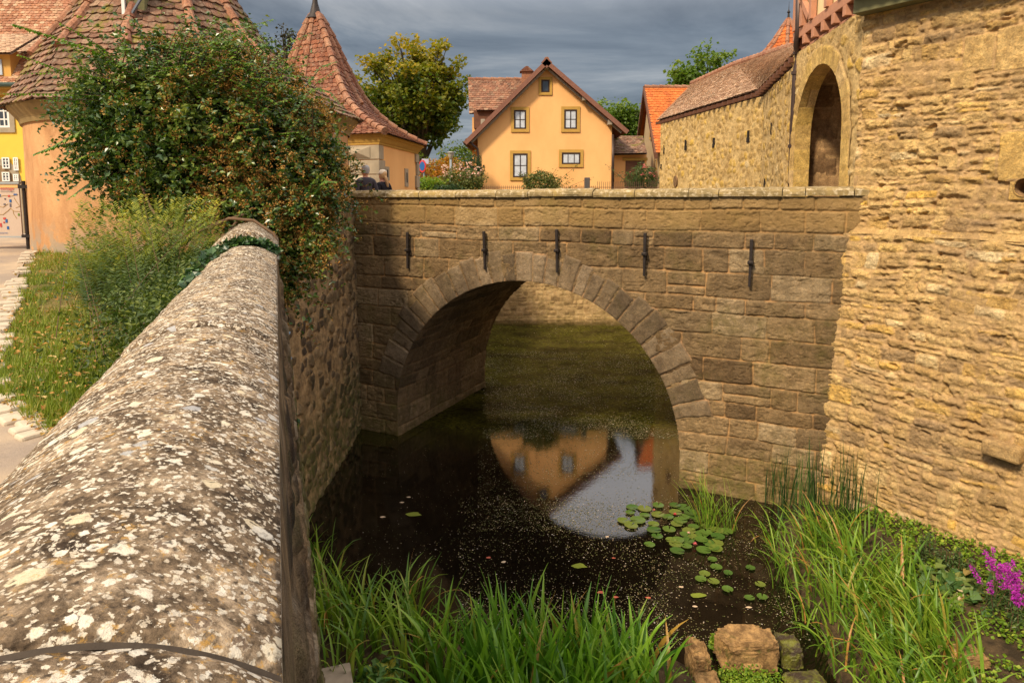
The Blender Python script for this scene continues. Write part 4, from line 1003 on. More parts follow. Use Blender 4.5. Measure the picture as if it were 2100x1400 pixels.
pipe('downpipe', [hp(1257, 276, -.1), hp(1257, 390, -.1)], .06, house)
# lower roof and wing to the left behind
q0, q1, q2, q3 = D(962, 226, 37.0), D(1040, 226, 37.0), D(1085, 163, 39), D(960, 163, 39)
quad_tiles('wing_roof', D(962, 232, 36), D(1065, 232, 36), D(1085, 163, 38.5), D(960, 163, 38.5), M_TILE_OLD, house, exp=.2, w=.2)
quad_tiles('dormer_roof', D(976, 226, 34.9), D(1050, 226, 34.9), D(1050, 197, 36.0), D(976, 197, 36.0), M_TILE_OLD, house, exp=.2, w=.2)
mb = MB(); w0, w1 = D(964, 240, 36.4), D(1060, 240, 36.4); mb.hexa([V(w0[0]+.1, 36.6, 3.6), V(w1[0], 36.6, 3.6), V(w1[0], 41, 3.6), V(w0[0]+.1, 41, 3.6)], [V(w0[0]+.1, 36.6, w0[2]), V(w1[0], 36.6, w0[2]), V(w1[0], 41, w0[2]), V(w0[0]+.1, 41, w0[2])])
mb.build('wing_wall', M_PLASTER, house)
mb = MB(); mb.box(D(1012, 247, 35.6), (2.0, 1.0, .9), ex); mb.build('dormer_front', M_WOOD, house)
ridge_field([rp+V(0, -.5, .02), rp+V(0, DEP, .02)], .11, .4).build('ridge_tiles', M_RIDGE, house)
mb = MB(); mb.box(rp+V(0, -.475, -.10), (.36, .06, .36), V(.7071, 0, .7071), V(0, 1, 0), V(-.7071, 0, .7071)); mb.build('ridge_end_cap', bpy.data.materials['dark_red_brown_timber'], house)
cm = D(1080, 166, 37.5); mb = MB(); mb.box(cm, (.55, .55, .9), ex); mb.hexa([cm+V(sx*.38, sy*.38, .45) for sx, sy in ((-1, -1), (1, -1), (1, 1), (-1, 1))], [cm+V(sx*.06, sy*.38, .72) for sx, sy in ((-1, -1), (1, -1), (1, 1), (-1, 1))]); mb.build('chimney', M_TILE_SPIRE, house)
ridge_field([D(960, 163, 38.5), D(1085, 163, 38.5)], .1, .4).build('ridge_tiles', M_RIDGE, house)
mb = MB(); vp = D(992, 341, 31.97); mb.box(vp, (.06, .03, .10), ex); mb.build('wall_vent', M_DARK, house)

annex = thing('garage_annex', 'low orange annex with mossy tile roof and dark doorway beside the gabled house', 'annex', V(6.5, 33.2, 4))
AY = 33.2
a0, a1 = D(1256, 330, AY), D(1326, 330, AY)
mb = MB(); mb.hexa([V(a0[0], AY, 3.6), V(a1[0], AY, 3.6), V(a1[0], AY+3, 3.6), V(a0[0], AY+3, 3.6)], [V(a0[0], AY, D(0, 314, AY)[2]), V(a1[0], AY, D(0, 314, AY)[2]), V(a1[0], AY+3, D(0, 314, AY)[2]+.3), V(a0[0], AY+3, D(0, 314, AY)[2]+.3)])
mb.build('plaster_wall', M_PLASTER, annex)
quad_tiles('roof', D(1253, 316, AY-.4), D(1327, 314, AY-.4), D(1318, 279, AY+1.9), D(1255, 279, AY+1.9), M_TILE_MOSS, annex, exp=.2)
d0, d1 = D(1283, 330, AY), D(1320, 395, AY)
mb = MB(); mb.box(V((d0[0]+d1[0])/2, AY-.01, (d0[2]+d1[2])/2), (d1[0]-d0[0], .05, d0[2]-d1[2]), ex); mb.build('garage_door', M_WOOD, annex)
mb = MB(); mb.box(V((d0[0]+d1[0])/2, AY-.03, d0[2]+.08), (d1[0]-d0[0]+.3, .06, .14), ex); mb.build('lintel', M_OCHRE, annex)

red = thing('red_roof_house', 'house with bright orange tile roof between the annex and the town wall', 'house', V(8.6, 36.8, 4))
RL, RRt = D(1322, 179, 37), D(1460, 179, 37); EL, ER = D(1345, 313, 33.5), D(1480, 313, 33.5); BL_ = D(1309, 276, 40.6)
quad_tiles('roof', EL, ER, RRt, RL, M_TILE_RED, red, exp=.2, w=.24)
bk = BL_+V(6, 0, 0); m_ = MB(); m_.hexa([RL-UP*.1, RRt-UP*.1, bk-UP*.1, BL_-UP*.1], [RL, RRt, bk, BL_]); m_.build('rear_roof', M_TILE_RED, red)
gx = .22
g = [V(EL[0]+gx, EL[1]+.4, 3.5), V(BL_[0]+gx, BL_[1]-.6, 3.5), V(BL_[0]+gx, BL_[1]-.6, BL_[2]-.1), V(RL[0]+gx, RL[1], RL[2]-.15), V(EL[0]+gx, EL[1]+.4, EL[2]+.1)]
m_ = MB(); m_.add(g+[p+V(6.5, 0, 0) for p in g], [(0, 1, 2, 3, 4)[::-1], (5, 6, 7, 8, 9)]+[(i, (i+1) % 5, (i+1) % 5+5, i+5) for i in range(5)]); m_.build('plaster_wall', plain('pale_beige_plaster', (.42, .31, .17), .9, .15, 2), red)
for p, q in ((EL, RL), (RL, BL_)):
    m_ = MB(); dv = (q-p)/np.linalg.norm(q-p); m_.box((p+q)/2-UP*.12, (np.linalg.norm(q-p)+.1, .16, .3), dv, V(1, 0, 0)); m_.build('verge_board', M_WOOD, red)
def gwin(yy, z, w, h):
    return window(red, V(RL[0]+gx-.03, yy, z), w, h, V(0, -1, 0), V(-1, 0, 0), 1, 2, .1, glass=M_GLASS)
gwin(35.9, D(1328, 260, 35.9)[2], .5, 1.1); gwin(34.6, D(1338, 330, 34.6)[2], .4, .8)
ridge_field([RL, RRt], .11, .4).build('ridge_tiles', M_RIDGE, red)

tur = thing('turret_roof', 'small pointed red tiled turret with iron finial rising behind the town wall roof', 'turret', D(1615, 110, 28))
tcen = D(1614, 110, 28); tcen[2] = 0
ringt = [V(math.cos(a), math.sin(a), 0) for a in np.radians(np.arange(8)*45+22.5)]
zt0 = D(1614, 112, 28)[2]; zt1 = D(1614, 40, 28)[2]
hh = zt1-zt0
polyroof('roof', ringt, [(zt0-.3, 1.35), (zt0, 1.0), (zt0+hh*.35, .58), (zt1, .03)], lambda z: tcen, M_TILE_RED, tur, hips=range(8), w=.2, exp=.18, rrad=.07)
lathe([(1.0, zt0-5), (1.0, zt0-.2)], tcen, 16).build('drum', M_TOWN, tur)
fz = zt1-.05
lathe([(.06, fz-.1), (.04, fz+.25), (.03, fz+.27), (.07, fz+.33), (.03, fz+.39), (.015, fz+.45), (.004, fz+.75)], tcen, 8).build('finial', M_IRON, tur)

# ================================================================== YELLOW HALL FAR LEFT
hall = thing('yellow_hall', 'large yellow building with steep brown tiled roof and dormers at the far left', 'building', V(-22, 28, 3))
YY = 28.0
def yp(x, y, dY=0): return D(x, y, YY+dY)
zg = yp(0, 196)[2]; xR = yp(262, 300)[0]; xL = -46.
mb = MB(); mb.hexa([V(xL, YY, 2.4), V(xR, YY, 2.4), V(xR, YY+9, 2.4), V(xL, YY+9, 2.4)], [V(xL, YY, zg), V(xR, YY, zg), V(xR, YY+9, zg), V(xL, YY+9, zg)]); mb.build('plaster_wall', M_YELLOW, hall)
mb = MB(); mb.box(V((xL+xR)/2, YY-.12, zg+.10), (xR-xL, .3, .22), ex); mb.box(V((xL+xR)/2, YY-.22, zg+.27), (xR-xL, .44, .12), ex); mb.build('cornice', M_OCHRE, hall)
ze = zg+.38; pipe('gutter', [V(xL, YY-.5, ze-.02), V(xR+.4, YY-.5, ze-.02)], .09, hall, plain('green_copper', (.08, .12, .10), .6, .2))
eaL, eaR = V(xL, YY-.45, ze), V(xR+.4, YY-.45, ze); slope = 1.35
top = 7.2
rR = D(184, 0, YY-.45+4.0)
upR = V(xR-3.6, YY-.45+top/slope*1.0, ze+top); upL = V(xL, YY-.45+top/slope, ze+top)
quad_tiles('roof', V(-33, YY-.45, ze), eaR, upR, V(-33, upL[1], upL[2]), tilem('hall_roof_tile', [(0, (.33, .12, .055)), (.35, (.50, .22, .11)), (.6, (.42, .18, .10)), (.8, (.58, .32, .18)), (1, (.62, .40, .24))], 0, lich=.35), hall, exp=.17, w=.2)
quad_tiles('hip_roof', eaR, eaR+V(0, 10.5, 0), upR+V(0, .2, 0), upR, bpy.data.materials['hall_roof_tile'], hall, exp=.17, w=.2)
ridge_field([eaR, upR], .1, .4).build('ridge_tiles', M_RIDGE, hall)
def roofY(z): return YY-.45+(z-ze)/slope
def dormer(x0, y0, x1, y1):
    """x0..x1, y0..y1: the window"""
    c_ = (yp(x0, y0)+yp(x1, y1))/2; zc = c_[2]; z1 = yp(x0, y0)[2]+.22; z0 = yp(x0, y1)[2]-.12; yf = roofY(z0)-.05
    s_ = yf/YY; a = D(x0, y0, yf); b = D(x1, y1, yf); w_ = b[0]-a[0]; cx = (a[0]+b[0])/2; z1 = a[2]+.22; z0 = b[2]-.08; yf = roofY(z0)
    yb = roofY(z1+1.0); W = w_/2+.32
    m_ = MB(); m_.hexa([V(cx-W, yf, z0), V(cx+W, yf, z0), V(cx+W, yb+.6, z1), V(cx-W, yb+.6, z1)], [V(cx-W, yf, z1), V(cx+W, yf, z1), V(cx+W, yb+.6, z1+1.3), V(cx-W, yb+.6, z1+1.3)])
    r_ = m_.build('dormer', M_OCHRE if False else plain('dormer_plaster', (.62, .34, .09), .9, .1, 3), hall)
    flat_roof_part('dormer_roof', V(cx-W-.45, yf-.35, z1-.02), V(cx+W+.3, yf-.35, z1-.02), V(cx+W+.3, yb+.9, z1+1.62), V(cx-W-.45, yb+.9, z1+1.62), M_TILE_PALE, r_)
    window(hall, V(cx, yf-.02, (a[2]+b[2])/2), w_, a[2]-b[2], ex, nF, 2, 2, 0, frame=plain('pale_blue_window_wood', (.45, .50, .56), .6, .05), glass=M_CURTAIN, fw=.08)
dormer(86, 120, 107, 150); dormer(-22, 122, 5, 154)
# eyebrow dormer
eb = D(6, 52, 31.0); m_ = MB(); k_ = 14
vs = [eb+V(1.3*(2*i/k_-1), -.25, .42*math.cos((2*i/k_-1)*1.5)) for i in range(k_+1)]+[eb+V(1.7*(2*i/k_-1), 1.1, .42*math.cos((2*i/k_-1)*1.5)+.72) for i in range(k_+1)]
m_.add(vs, [(i, i+1, i+2+k_, i+1+k_) for i in range(k_)]); m_.build('eyebrow_roof', bpy.data.materials['hall_roof_tile'], hall)
m_ = MB(); m_.add([eb+V(1.25*(2*i/k_-1), -.2, .38*math.cos((2*i/k_-1)*1.5)) for i in range(k_+1)], [tuple(range(k_+1))]); m_.build('eyebrow_opening', M_DARK, hall)
def ywin(x0, y0, x1, y1, nx, ny, sur=.2, fw=.08):
    a, b = yp(x0, y0), yp(x1, y1); c_ = (a+b)/2
    return window(hall, V(c_[0], YY-.02, c_[2]), abs(b[0]-a[0]), abs(a[2]-b[2]), ex, nF, nx, ny, sur, frame=M_WHITE, surm=M_GREYSTONE, glass=M_GLASS, fw=fw, bar=.05)
ywin(-24, 211, 22, 262, 4, 3)
ywin(-110, 211, -64, 262, 4, 3)
# arched window group
ac = yp(-3, 372); aw = (yp(44, 372)[0]-ac[0]); zs_ = ac[2]
m_ = MB(); k_ = 18
oc = [V(ac[0]+(aw)*math.cos(a), YY-.03, zs_+aw*.98*math.sin(a)) for a in np.linspace(0, math.pi, k_+1)]; ic = [V(ac[0]+(aw-.28)*math.cos(a), YY-.03, zs_+(aw-.28)*.98*math.sin(a)) for a in np.linspace(0, math.pi, k_+1)]
m_.add(oc+ic, [(i, i+k_+1, i+k_+2, i+1) for i in range(k_)]); m_.add([p+V(0, .03, 0) for p in oc]+oc, [(i, i+k_+1, i+k_+2, i+1) for i in range(k_)])
for sx in (-1, 1): m_.box(V(ac[0]+sx*(aw-.14), YY-.01, zs_-1.2), (.28, .06, 2.4), ex)
aw_ = m_.build('arched_window', M_GREYSTONE, hall)
m_ = MB(); m_.add([V(ac[0]+(aw-.28)*math.cos(a), YY-.008, zs_+(aw-.28)*.98*math.sin(a)) for a in np.linspace(0, math.pi, k_+1)]+[V(ac[0]-(aw-.28), YY-.008, zs_-2.4), V(ac[0]+(aw-.28), YY-.008, zs_-2.4)], [tuple(range(k_+3))]); m_.build('stone_infill', plain('brown_stone', (.26, .17, .09), .9, .2), aw_)
for (x0, y0, x1, y1) in ((6, 323, 23, 346), (29, 323, 41, 350), (6, 353, 23, 372), (29, 357, 41, 372), (-20, 323, -3, 346), (-20, 353, -3, 372)):
    a, b = yp(x0, y0), yp(x1, y1); c_ = (a+b)/2
    window(aw_, V(c_[0], YY-.05, c_[2]), abs(b[0]-a[0]), abs(a[2]-b[2]), ex, nF, 2, 3, 0, frame=M_WHITE, glass=M_GLASS, fw=.05, bar=.03)

# ================================================================== MAP BOARD
SY = 11.7
sign = thing('town_map_board', 'framed town map board with red title on dark posts beside the round tower', 'sign', D(40, 500, SY))
def sp(x, y, dY=0): return D(x, y, SY+dY)
a, b = sp(-90, 377), sp(47, 484)
bw, bh, bc = b[0]-a[0], a[2]-b[2], (a+b)/2
M_PAPER = plain('faded_poster_paper', (.52, .40, .31), .6, .05, 2)
m_ = MB(); m_.box(bc, (bw, .03, bh), ex); m_.build('board', M_PAPER, sign)
m_ = MB(); m_.box(bc+V(0, -.005, bh/2+.015), (bw+.04, .06, .035), ex); m_.box(bc+V(0, -.005, -bh/2-.012), (bw+.04, .06, .025), ex); m_.build('frame', plain('pale_metal_frame', (.34, .36, .36), .4, .1), sign)
m_ = MB(); m_.box(bc+V(0, -.018, bh/2-.045), (bw, .008, .05), ex); m_.build('title_band', plain('orange_band', (.72, .42, .16), .6, .05), sign)
for x in (54, -97):
    zt_, zb_ = sp(x, 371)[2], sp(x, 506)[2]; X = sp(x-1, 440)[0]
    m_ = MB(); m_.tube([V(X, SY, zb_-.1), V(X, SY, zt_)], .028, 8); m_.tube([V(X+.09, SY+.05, zb_-.1), V(X+.09, SY+.05, zt_)], .028, 8); m_.box(V(X+.03, SY, zt_-.10), (.20, .1, .06), ex); m_.box(V(X+.03, SY, bc[2]-bh/2), (.20, .1, .05), ex)
    m_.build('post', M_IRON, sign)
def text(s, x, y, px, mt, align='RIGHT'):
    cu = bpy.data.curves.new('txt', 'FONT'); cu.body = s; cu.size = px/1370*SY*1.35; cu.align_x = align
    to = bpy.data.objects.new('tmp', cu); C.objects.link(to); dg = bpy.context.evaluated_depsgraph_get()
    me = bpy.data.meshes.new_from_object(to.evaluated_get(dg)); bpy.data.objects.remove(to)
    p = sp(x, y); me.transform(Matrix.Translation(Vector((p[0], SY-.024, p[2]))) @ Matrix.Rotation(R(90), 4, 'X')); return link('lettering', me, mt, sign)
M_RED = plain('red_print', (.50, .06, .05), .6, .05); M_GREYP = plain('grey_print', (.12, .10, .12), .6, .05); M_BLUE = plain('blue_print', (.02, .10, .30), .6, .05)
M_BRLINE = plain('brown_print', (.42, .26, .10), .6, .05)
text('Reichsstadt-Festtage', 31, 389.5, 7.2, M_RED); text('Plan der Veranstaltungen', 31, 393.8, 3.2, M_GREYP); text('Sponsoren', 18, 479, 4, M_BLUE)
for x, y, w_, h_, mt in [(0, 401, 6, 5, M_BLUE), (33, 399, 7, 3, M_BLUE), (23, 412, 4, 6, M_BLUE), (23, 421, 3, 7, M_GREYP), (15, 453, 4, 7, M_BLUE), (18, 467, 4, 6, M_BLUE), (20, 402, 4, 4, M_RED), (12, 408, 3, 3, M_GREYP), (11, 419, 4, 3, M_GREYP), (-20, 420, 6, 5, M_RED), (11, 448, 5, 4, M_RED), (10, 456, 3, 3, M_RED), (1, 460, 8, 5, M_RED), (4, 464, 3, 3, M_RED), (-14, 455, 6, 5, M_BLUE), (40, 440, 3, 5, plain('green_print', (.12, .2, .02), .6, .05))]:
    p = sp(x, y); m_ = MB(); m_.box(V(p[0], SY-.019, p[2]), (w_/1370*SY, .006, h_/1370*SY), ex); m_.build('map_mark', mt, sign)
for pts in [[(-5, 404), (10, 401), (25, 402), (38, 399)], [(30, 405), (36, 415), (42, 423), (34, 426)], [(23, 427), (30, 433), (42, 434)], [(-10, 440), (8, 440), (18, 432), (23, 427)], [(28, 432), (30, 440), (36, 448)], [(-30, 430), (-8, 422), (8, 425), (18, 418)]]:
    m_ = MB(); m_.tube([V(sp(x, y)[0], SY-.017, sp(x, y)[2]) for x, y in pts], .006, 4); m_.build('map_line', M_BRLINE, sign)
# ================================================================== GROUND, PATH, WATER, BANK
def gh(x, y):
    x, y = np.asarray(x, float), np.asarray(y, float)
    z = 3.5+.50*sstep(3., 11., y)
    dip = sstep(-9.5, -20, x)*sstep(12., 24., y)*.9
    return z-dip
def strip(name, left, right, ny_sub, nxs, mt, dz, kind='structure'):
    """sheet between two polylines given as functions of y"""
M_SOILG = mat('grass_soil', lambda t: t.done(t.mix(t.ramp(t.noise(1.7, 6, .7), [(.40, 0.), (.62, 1.)]), t.mix(t.noise(20, 4), (.055, .065, .012), (.09, .105, .02)), (.30, .20, .085)), .95, t.bump(t.noise(25, 5), .03), .1))
def wallx(y):      # inner face of the wall / tower line on the left side
    y = np.asarray(y, float)
    s = (y-W0[1]-(-WS[1])*.53)/WD[1]
    return (W0[0]+WD[0]*s-WS[0]*.53)
ys = np.r_[-300, -60, -20, -8, np.linspace(-4, 10.5, 60), np.linspace(11, 26, 20), 40, 90, 300, 900]
us = np.r_[0, np.linspace(.02, .6, 40)**1.5*.1, .06, .09, .15, .3, .6, 1]
us = np.unique(us)
Xr = np.where(ys < 10.3, wallx(np.clip(ys, -4, 10.3)), np.where(ys < 25.8, -3.55, -3.55))
P = np.zeros((len(ys), len(us), 3))
for i, y in enumerate(ys):
    x = Xr[i]-us*900; P[i, :, 0] = x; P[i, :, 1] = y; P[i, :, 2] = gh(x, np.full_like(x, y))
g1 = fast_mesh('ground', P[:, ::-1].reshape(-1, 3), grid_faces(len(ys), len(us)))
# far and right parts
far = []
def gridpart(xs, ys_, z): X, Y = np.meshgrid(xs, ys_); return np.stack([X, Y, np.full_like(X, z)], -1)
p2_ = gridpart(np.linspace(-3.55, 12, 20), np.array([26.9, 30, 40, 90, 300, 900.]), 4.0)
p2_[0, :, 1] = np.interp(p2_[0, :, 0], [-9, 9], [25.3, 27.0])+.05
p3_ = gridpart(np.array([12, 40, 200, 900.]), np.array([-300, -20, 0, 26.9, 40, 90, 300, 900.]), 4.0)
Vs, Qs, o = [P[:, ::-1].reshape(-1, 3)], [grid_faces(len(ys), len(us))], P.shape[0]*P.shape[1]
for q in (p2_, p3_):
    Vs.append(q.reshape(-1, 3)); Qs.append(grid_faces(q.shape[0], q.shape[1])+o); o += q.shape[0]*q.shape[1]
bpy.data.meshes.remove(g1)
ground = link('ground', fast_mesh('ground', np.concatenate(Vs), np.concatenate(Qs)), M_SOILG); setp(ground, kind='structure')
# path: edge polyline (pixel on ground) -> world
def Hg(x, y):
    p = H(x, y, 3.9)
    for _ in range(12): p = H(x, y, float(gh(p[0], p[1])))
    return p
M_PATH = mat('compacted_path', lambda t: t.done(t.mix(t.ramp(t.noise(1.2, 6, .65), [(.4, 0.), (.62, 1.)]), t.mix(t.noise(60, 5, .8), (.21, .16, .12), (.40, .32, .25)), (.45, .34, .23)), .95, t.bump(t.noise(90, 4, .8), .006), .1))
edge = [Hg(*p)[:2] for p in ((104, 902), (76, 890), (45, 868), (14, 842), (-15, 815), (-30, 770), (-18, 735), (-2, 700), (10, 660), (20, 630), (28, 600), (36, 570), (50, 540), (66, 518))]
edge = np.array([[wallx(edge[0][1]-.15), edge[0][1]-.15]]+[list(e_) for e_ in edge]+[[-8.75, 12.2]])
ye = [-30, -3]; xe = [wallx(-3)+0, wallx(-3)]
yy = np.r_[-30, -3, np.linspace(-2.9, edge[0][1], 20), np.linspace(edge[0][1]+.05, 12.2, 80), 14, 18, 24, 27.9]
ex_ = []
for y in yy:
    if y <= edge[0][1]: ex_.append(float(wallx(max(y, -4)))-.01)
    elif y < 12.2: ex_.append(float(np.interp(y, edge[:, 1], edge[:, 0])))
    elif y < 15: ex_.append(-8.9)
    else: ex_.append(-4.0)
ux = np.unique(np.r_[0, np.linspace(0, .25, 20)**1.3, .4, .7, 1])
P = np.zeros((len(yy), len(ux), 3))
for i, y in enumerate(yy):
    x = ex_[i]-ux*26; P[i, :, 0] = x; P[i, :, 1] = y; P[i, :, 2] = gh(x, np.full_like(x, y))+.012
path = grid_obj('path', P[:, ::-1], M_PATH); setp(path, kind='structure')
mb = MB(); mb.hexa([B(-9, .36, 3.8), B(11.5, .36, 3.8), B(11.5, BW-.36, 3.8), B(-9, BW-.36, 3.8)], [B(-9, .36, 3.905), B(11.5, .36, 3.905), B(11.5, BW-.36, 3.905), B(-9, BW-.36, 3.905)])
setp(mb.build('road', M_PATH), kind='structure')
# garden ground beyond the spire tower and in front of the hall
# edging stones
M_SETT = plain('pale_edging_stone', (.50, .41, .30), .9, .25, 9, .01)
mb = MB(); rs = np.random.RandomState(9); ed = edge[1:-1]
ds = np.r_[0, np.cumsum(np.linalg.norm(np.diff(ed, axis=0), axis=1))]
s = .1
while s < ds[-1]:
    l = rs.uniform(.14, .26); x, y = np.interp(s, ds, ed[:, 0]), np.interp(s, ds, ed[:, 1]); x2, y2 = np.interp(min(s+.1, ds[-1]), ds, ed[:, 0]), np.interp(min(s+.1, ds[-1]), ds, ed[:, 1])
    d = V(x2-x, y2-y, 0); d /= np.linalg.norm(d)+1e-9
    if rs.rand() < .8:
        w_ = rs.uniform(.14, .24); mb.box((x+rs.uniform(-.06, .06), y, float(gh(x, y))+.0), (l*.85, w_, .07), d)
    s += l
setp(mb.build('kerb_strip', M_SETT, bevel=.018), kind='structure')

def water_mat(t):
    P_ = t.pos(); sep = t.n('SeparateXYZ', {0: P_})
    far_ = t.n('MapRange', {0: sep.outputs[1], 1: 12.4, 2: 14.2}).outputs[0]
    near_ = t.n('MapRange', {0: sep.outputs[1], 1: 26.2, 2: 24.8}).outputs[0]
    alg = t.math('MULTIPLY', t.ramp(t.noise(.9, 7, .7, t.stretch(.8, 1.3, 1)), [(.34, .15), (.60, 1.)]), t.math('MULTIPLY', far_, near_))
    alg2 = t.math('MULTIPLY', t.ramp(t.noise(9, 7, .8, t.stretch(1, 2.2, 1)), [(.42, .08), (.60, 1.)]), alg)
    col = t.mix(alg2, t.mix(t.noise(3, 4), (.003, .002, .001), (.007, .005, .003)), (.105, .098, .012))
    rip = t.noise(3.2, 3, .5); fine = t.noise(26, 3, .6)
    bm = t.bump(fine, .0003, 1., t.bump(rip, .0008))
    df = t.n('BsdfDiffuse', {'Color': col}); gl_ = t.n('BsdfGlossy', {'Color': (1, .98, .96, 1), 'Roughness': .025, 'Normal': bm}); gl_.distribution = 'GGX'
    fr = t.n('Fresnel', {'IOR': 1.45, 'Normal': bm}).outputs[0]
    f = t.math('MULTIPLY', t.math('MINIMUM', t.math('MULTIPLY', t.math('POWER', fr, 1.6), 5.4), .8), t.math('SUBTRACT', 1., t.math('MULTIPLY', t.math('MULTIPLY', far_, near_), .90)))
    mx = t.n('MixShader', {0: f, 1: df.outputs[0], 2: gl_.outputs[0]}); t.t.links.new(mx.outputs[0], t.out.inputs[0]); return t.m
me = fast_mesh('water', [(-6, -6, 0), (9, -6, 0), (9, 28, 0), (-6, 28, 0)], [(0, 1, 2, 3)])
water = link('water', me, mat('pond_water', water_mat)); setp(water, kind='structure')

pond = np.array([H(*p, 0)[:2] for p in ((560, 1085), (640, 1120), (690, 1240), (790, 1300), (900, 1315), (1000, 1330), (1200, 1345), (1380, 1350), (1480, 1400), (1520, 1480), (1500, 1600), (1760, 1600), (1745, 1450), (1700, 1360), (1690, 1290), (1640, 1230), (1610, 1170), (1590, 1110), (1600, 1050), (1640, 1000), (1600, 960), (1300, 900), (600, 860))])
def sdist(X, Y, poly):
    inside = np.zeros(X.shape, bool); dmin = np.full(X.shape, 9e9)
    n = len(poly)
    for i in range(n):
        a, b = poly[i], poly[(i+1) % n]; e_ = b-a
        t_ = np.clip(((X-a[0])*e_[0]+(Y-a[1])*e_[1])/(e_@e_), 0, 1); dmin = np.minimum(dmin, np.hypot(X-a[0]-e_[0]*t_, Y-a[1]-e_[1]*t_))
        c_ = ((a[1] > Y) != (b[1] > Y)) & (X < (b[0]-a[0])*(Y-a[1])/(b[1]-a[1]+1e-12)+a[0]); inside ^= c_
    return np.where(inside, -dmin, dmin)
def bank_h(X, Y):
    d = sdist(X, Y, pond); r = np.clip((X-4.5)/2.5, 0, 1)
    return np.clip(d*.45, -.4, .17)+sstep(.3, 1.4, d)*(.08+.40*r)+.035*fbm(X*2.5, Y*2.5, seed=4)*np.clip(d*3+.5, 0, 1)
X, Y = np.meshgrid(np.linspace(-3.6, 9, 320), np.linspace(2, 11.2, 240))
Z = bank_h(X, Y)+.012*fbm(X*14, Y*14, seed=6)
M_MUD = mat('bank_soil', lambda t: t.done(t.mix(t.ramp(t.noise(5, 6, .7), [(.4, 0.), (.62, 1.)]), (.035, .024, .013), (.10, .065, .032)), .95, t.bump(t.noise(30, 6, .7), .02), .15))
bank = grid_obj('bank', np.stack([X, Y, Z], -1), M_MUD); setp(bank, kind='structure')
hills = MB(); hills.add([V(-400+40*i, 420, 4+0) for i in range(21)]+[V(-400+40*i, 460, 20+9*math.sin(i*1.3)+6*math.sin(i*.7)) for i in range(21)], [(i, i+1, i+22, i+21) for i in range(20)])
setp(hills.build('hills', plain('far_hill', (.07, .10, .12), .9, .1, .05)), kind='structure')

# ================================================================== GRASS
M_GRASS = leafm('grass_blade', [(0, (.08, .13, .012)), (.4, (.17, .23, .02)), (.7, (.27, .31, .04)), (.9, (.34, .30, .07)), (1, (.45, .30, .10))], .55, .3, .3)
rs = np.random.RandomState(11); N = 60000
yy_ = 3.6+8.8*rs.rand(N)**1.35; xw = wallx(yy_); xe_ = np.interp(yy_, edge[:, 1], edge[:, 0]); f_ = rs.rand(N)
xx = xe_+(xw-xe_)*f_; dens = fbm(xx*1.6, yy_*1.6, seed=3, octv=4)
keep = (dens > -.12-.3*rs.rand(N)) & (xe_ < xw) & (f_ > .03) & ~((xx+6.26)**2+(yy_-13.6)**2 < 8.4)
xx, yy_ = xx[keep], yy_[keep]; n = len(xx); b = np.stack([xx, yy_, gh(xx, yy_)], 1)
az = rs.uniform(0, 6.283, n); l = rs.uniform(.03, .085, n)*(1+.6*(fbm(xx*3, yy_*3, seed=8) > .1)); ln = rs.uniform(.1, 1.0, n)
d = np.stack([np.cos(az)*ln, np.sin(az)*ln, np.ones(n)], 1); d /= np.linalg.norm(d, axis=1)[:, None]
sd_ = np.stack([-np.sin(az), np.cos(az), np.zeros(n)], 1)*.005
VV = np.stack([b-sd_, b+sd_, b+d*l[:, None]], 1).reshape(-1, 3)
rr = np.repeat(np.clip(rs.rand(n)*.8+.25*(.5-fbm(xx*1.2, yy_*1.2, seed=9)), 0, 1), 3)
grass = link('grass', fast_mesh('grass', VV, tris=np.arange(n*3).reshape(-1, 3), attrs={'rnd': rr}, smooth=False), M_GRASS)
setp(grass, 'short green grass strip between the path and the parapet wall', 'grass', kind='stuff')
# fallen leaves on the grass and the path edge
N = 2200; yl = 3.4+8*rs.rand(N)**1.5; xl_ = np.interp(yl, edge[:, 1], edge[:, 0])+(wallx(yl)-np.interp(yl, edge[:, 1], edge[:, 0]))*rs.rand(N)*1.05-.05
o_ = cloud_obj('fallen_leaves', [leaves(np.stack([xl_, yl, gh(xl_, yl)+.045], 1), .042, 3, .25, 1.5, V(0, 0, 1))], leafm('fallen_leaf', [(0, (.30, .12, .03)), (.6, (.45, .26, .07)), (1, (.5, .38, .16))], .7, .2, .1))
setp(o_, 'brown and yellow fallen leaves scattered over the grass strip', 'fallen leaves', kind='stuff')
# ================================================================== THE BIG BUSH AND SHRUBS BY THE PARAPET
M_LEAF = leafm('bush_leaf', [(0, (.014, .042, .012)), (.3, (.03, .08, .018)), (.6, (.08, .14, .022)), (.82, (.17, .23, .035)), (1, (.30, .33, .08))], .32, .55, .18)
M_LEAFG = leafm('shoot_leaf', [(0, (.05, .12, .015)), (.5, (.10, .20, .022)), (1, (.20, .30, .04))], .45, .35, .3)
M_FLOW = leafm('dry_orange_flower', [(0, (.20, .085, .02)), (.5, (.33, .16, .035)), (.85, (.46, .27, .07)), (1, (.5, .38, .16))], .8, .2, .15)
M_STEM = plain('brown_stem', (.13, .075, .04), .85, .3, 8, .004)
M_YLEAF = leafm('yellow_green_leaf', [(0, (.025, .055, .01)), (.4, (.075, .115, .015)), (.7, (.18, .21, .02)), (1, (.46, .41, .04))], .5, .35, .3)
M_IVY = leafm('ivy_leaf', [(0, (.018, .05, .018)), (.6, (.035, .085, .026)), (.9, (.07, .15, .035)), (1, (.13, .22, .05))], .35, .5, .1)
bush = thing('flowering_climber_bush', 'huge dark green bush with dried orange flower heads hanging over the parapet wall', 'bush', Wp(8.2, .7, 3.9))
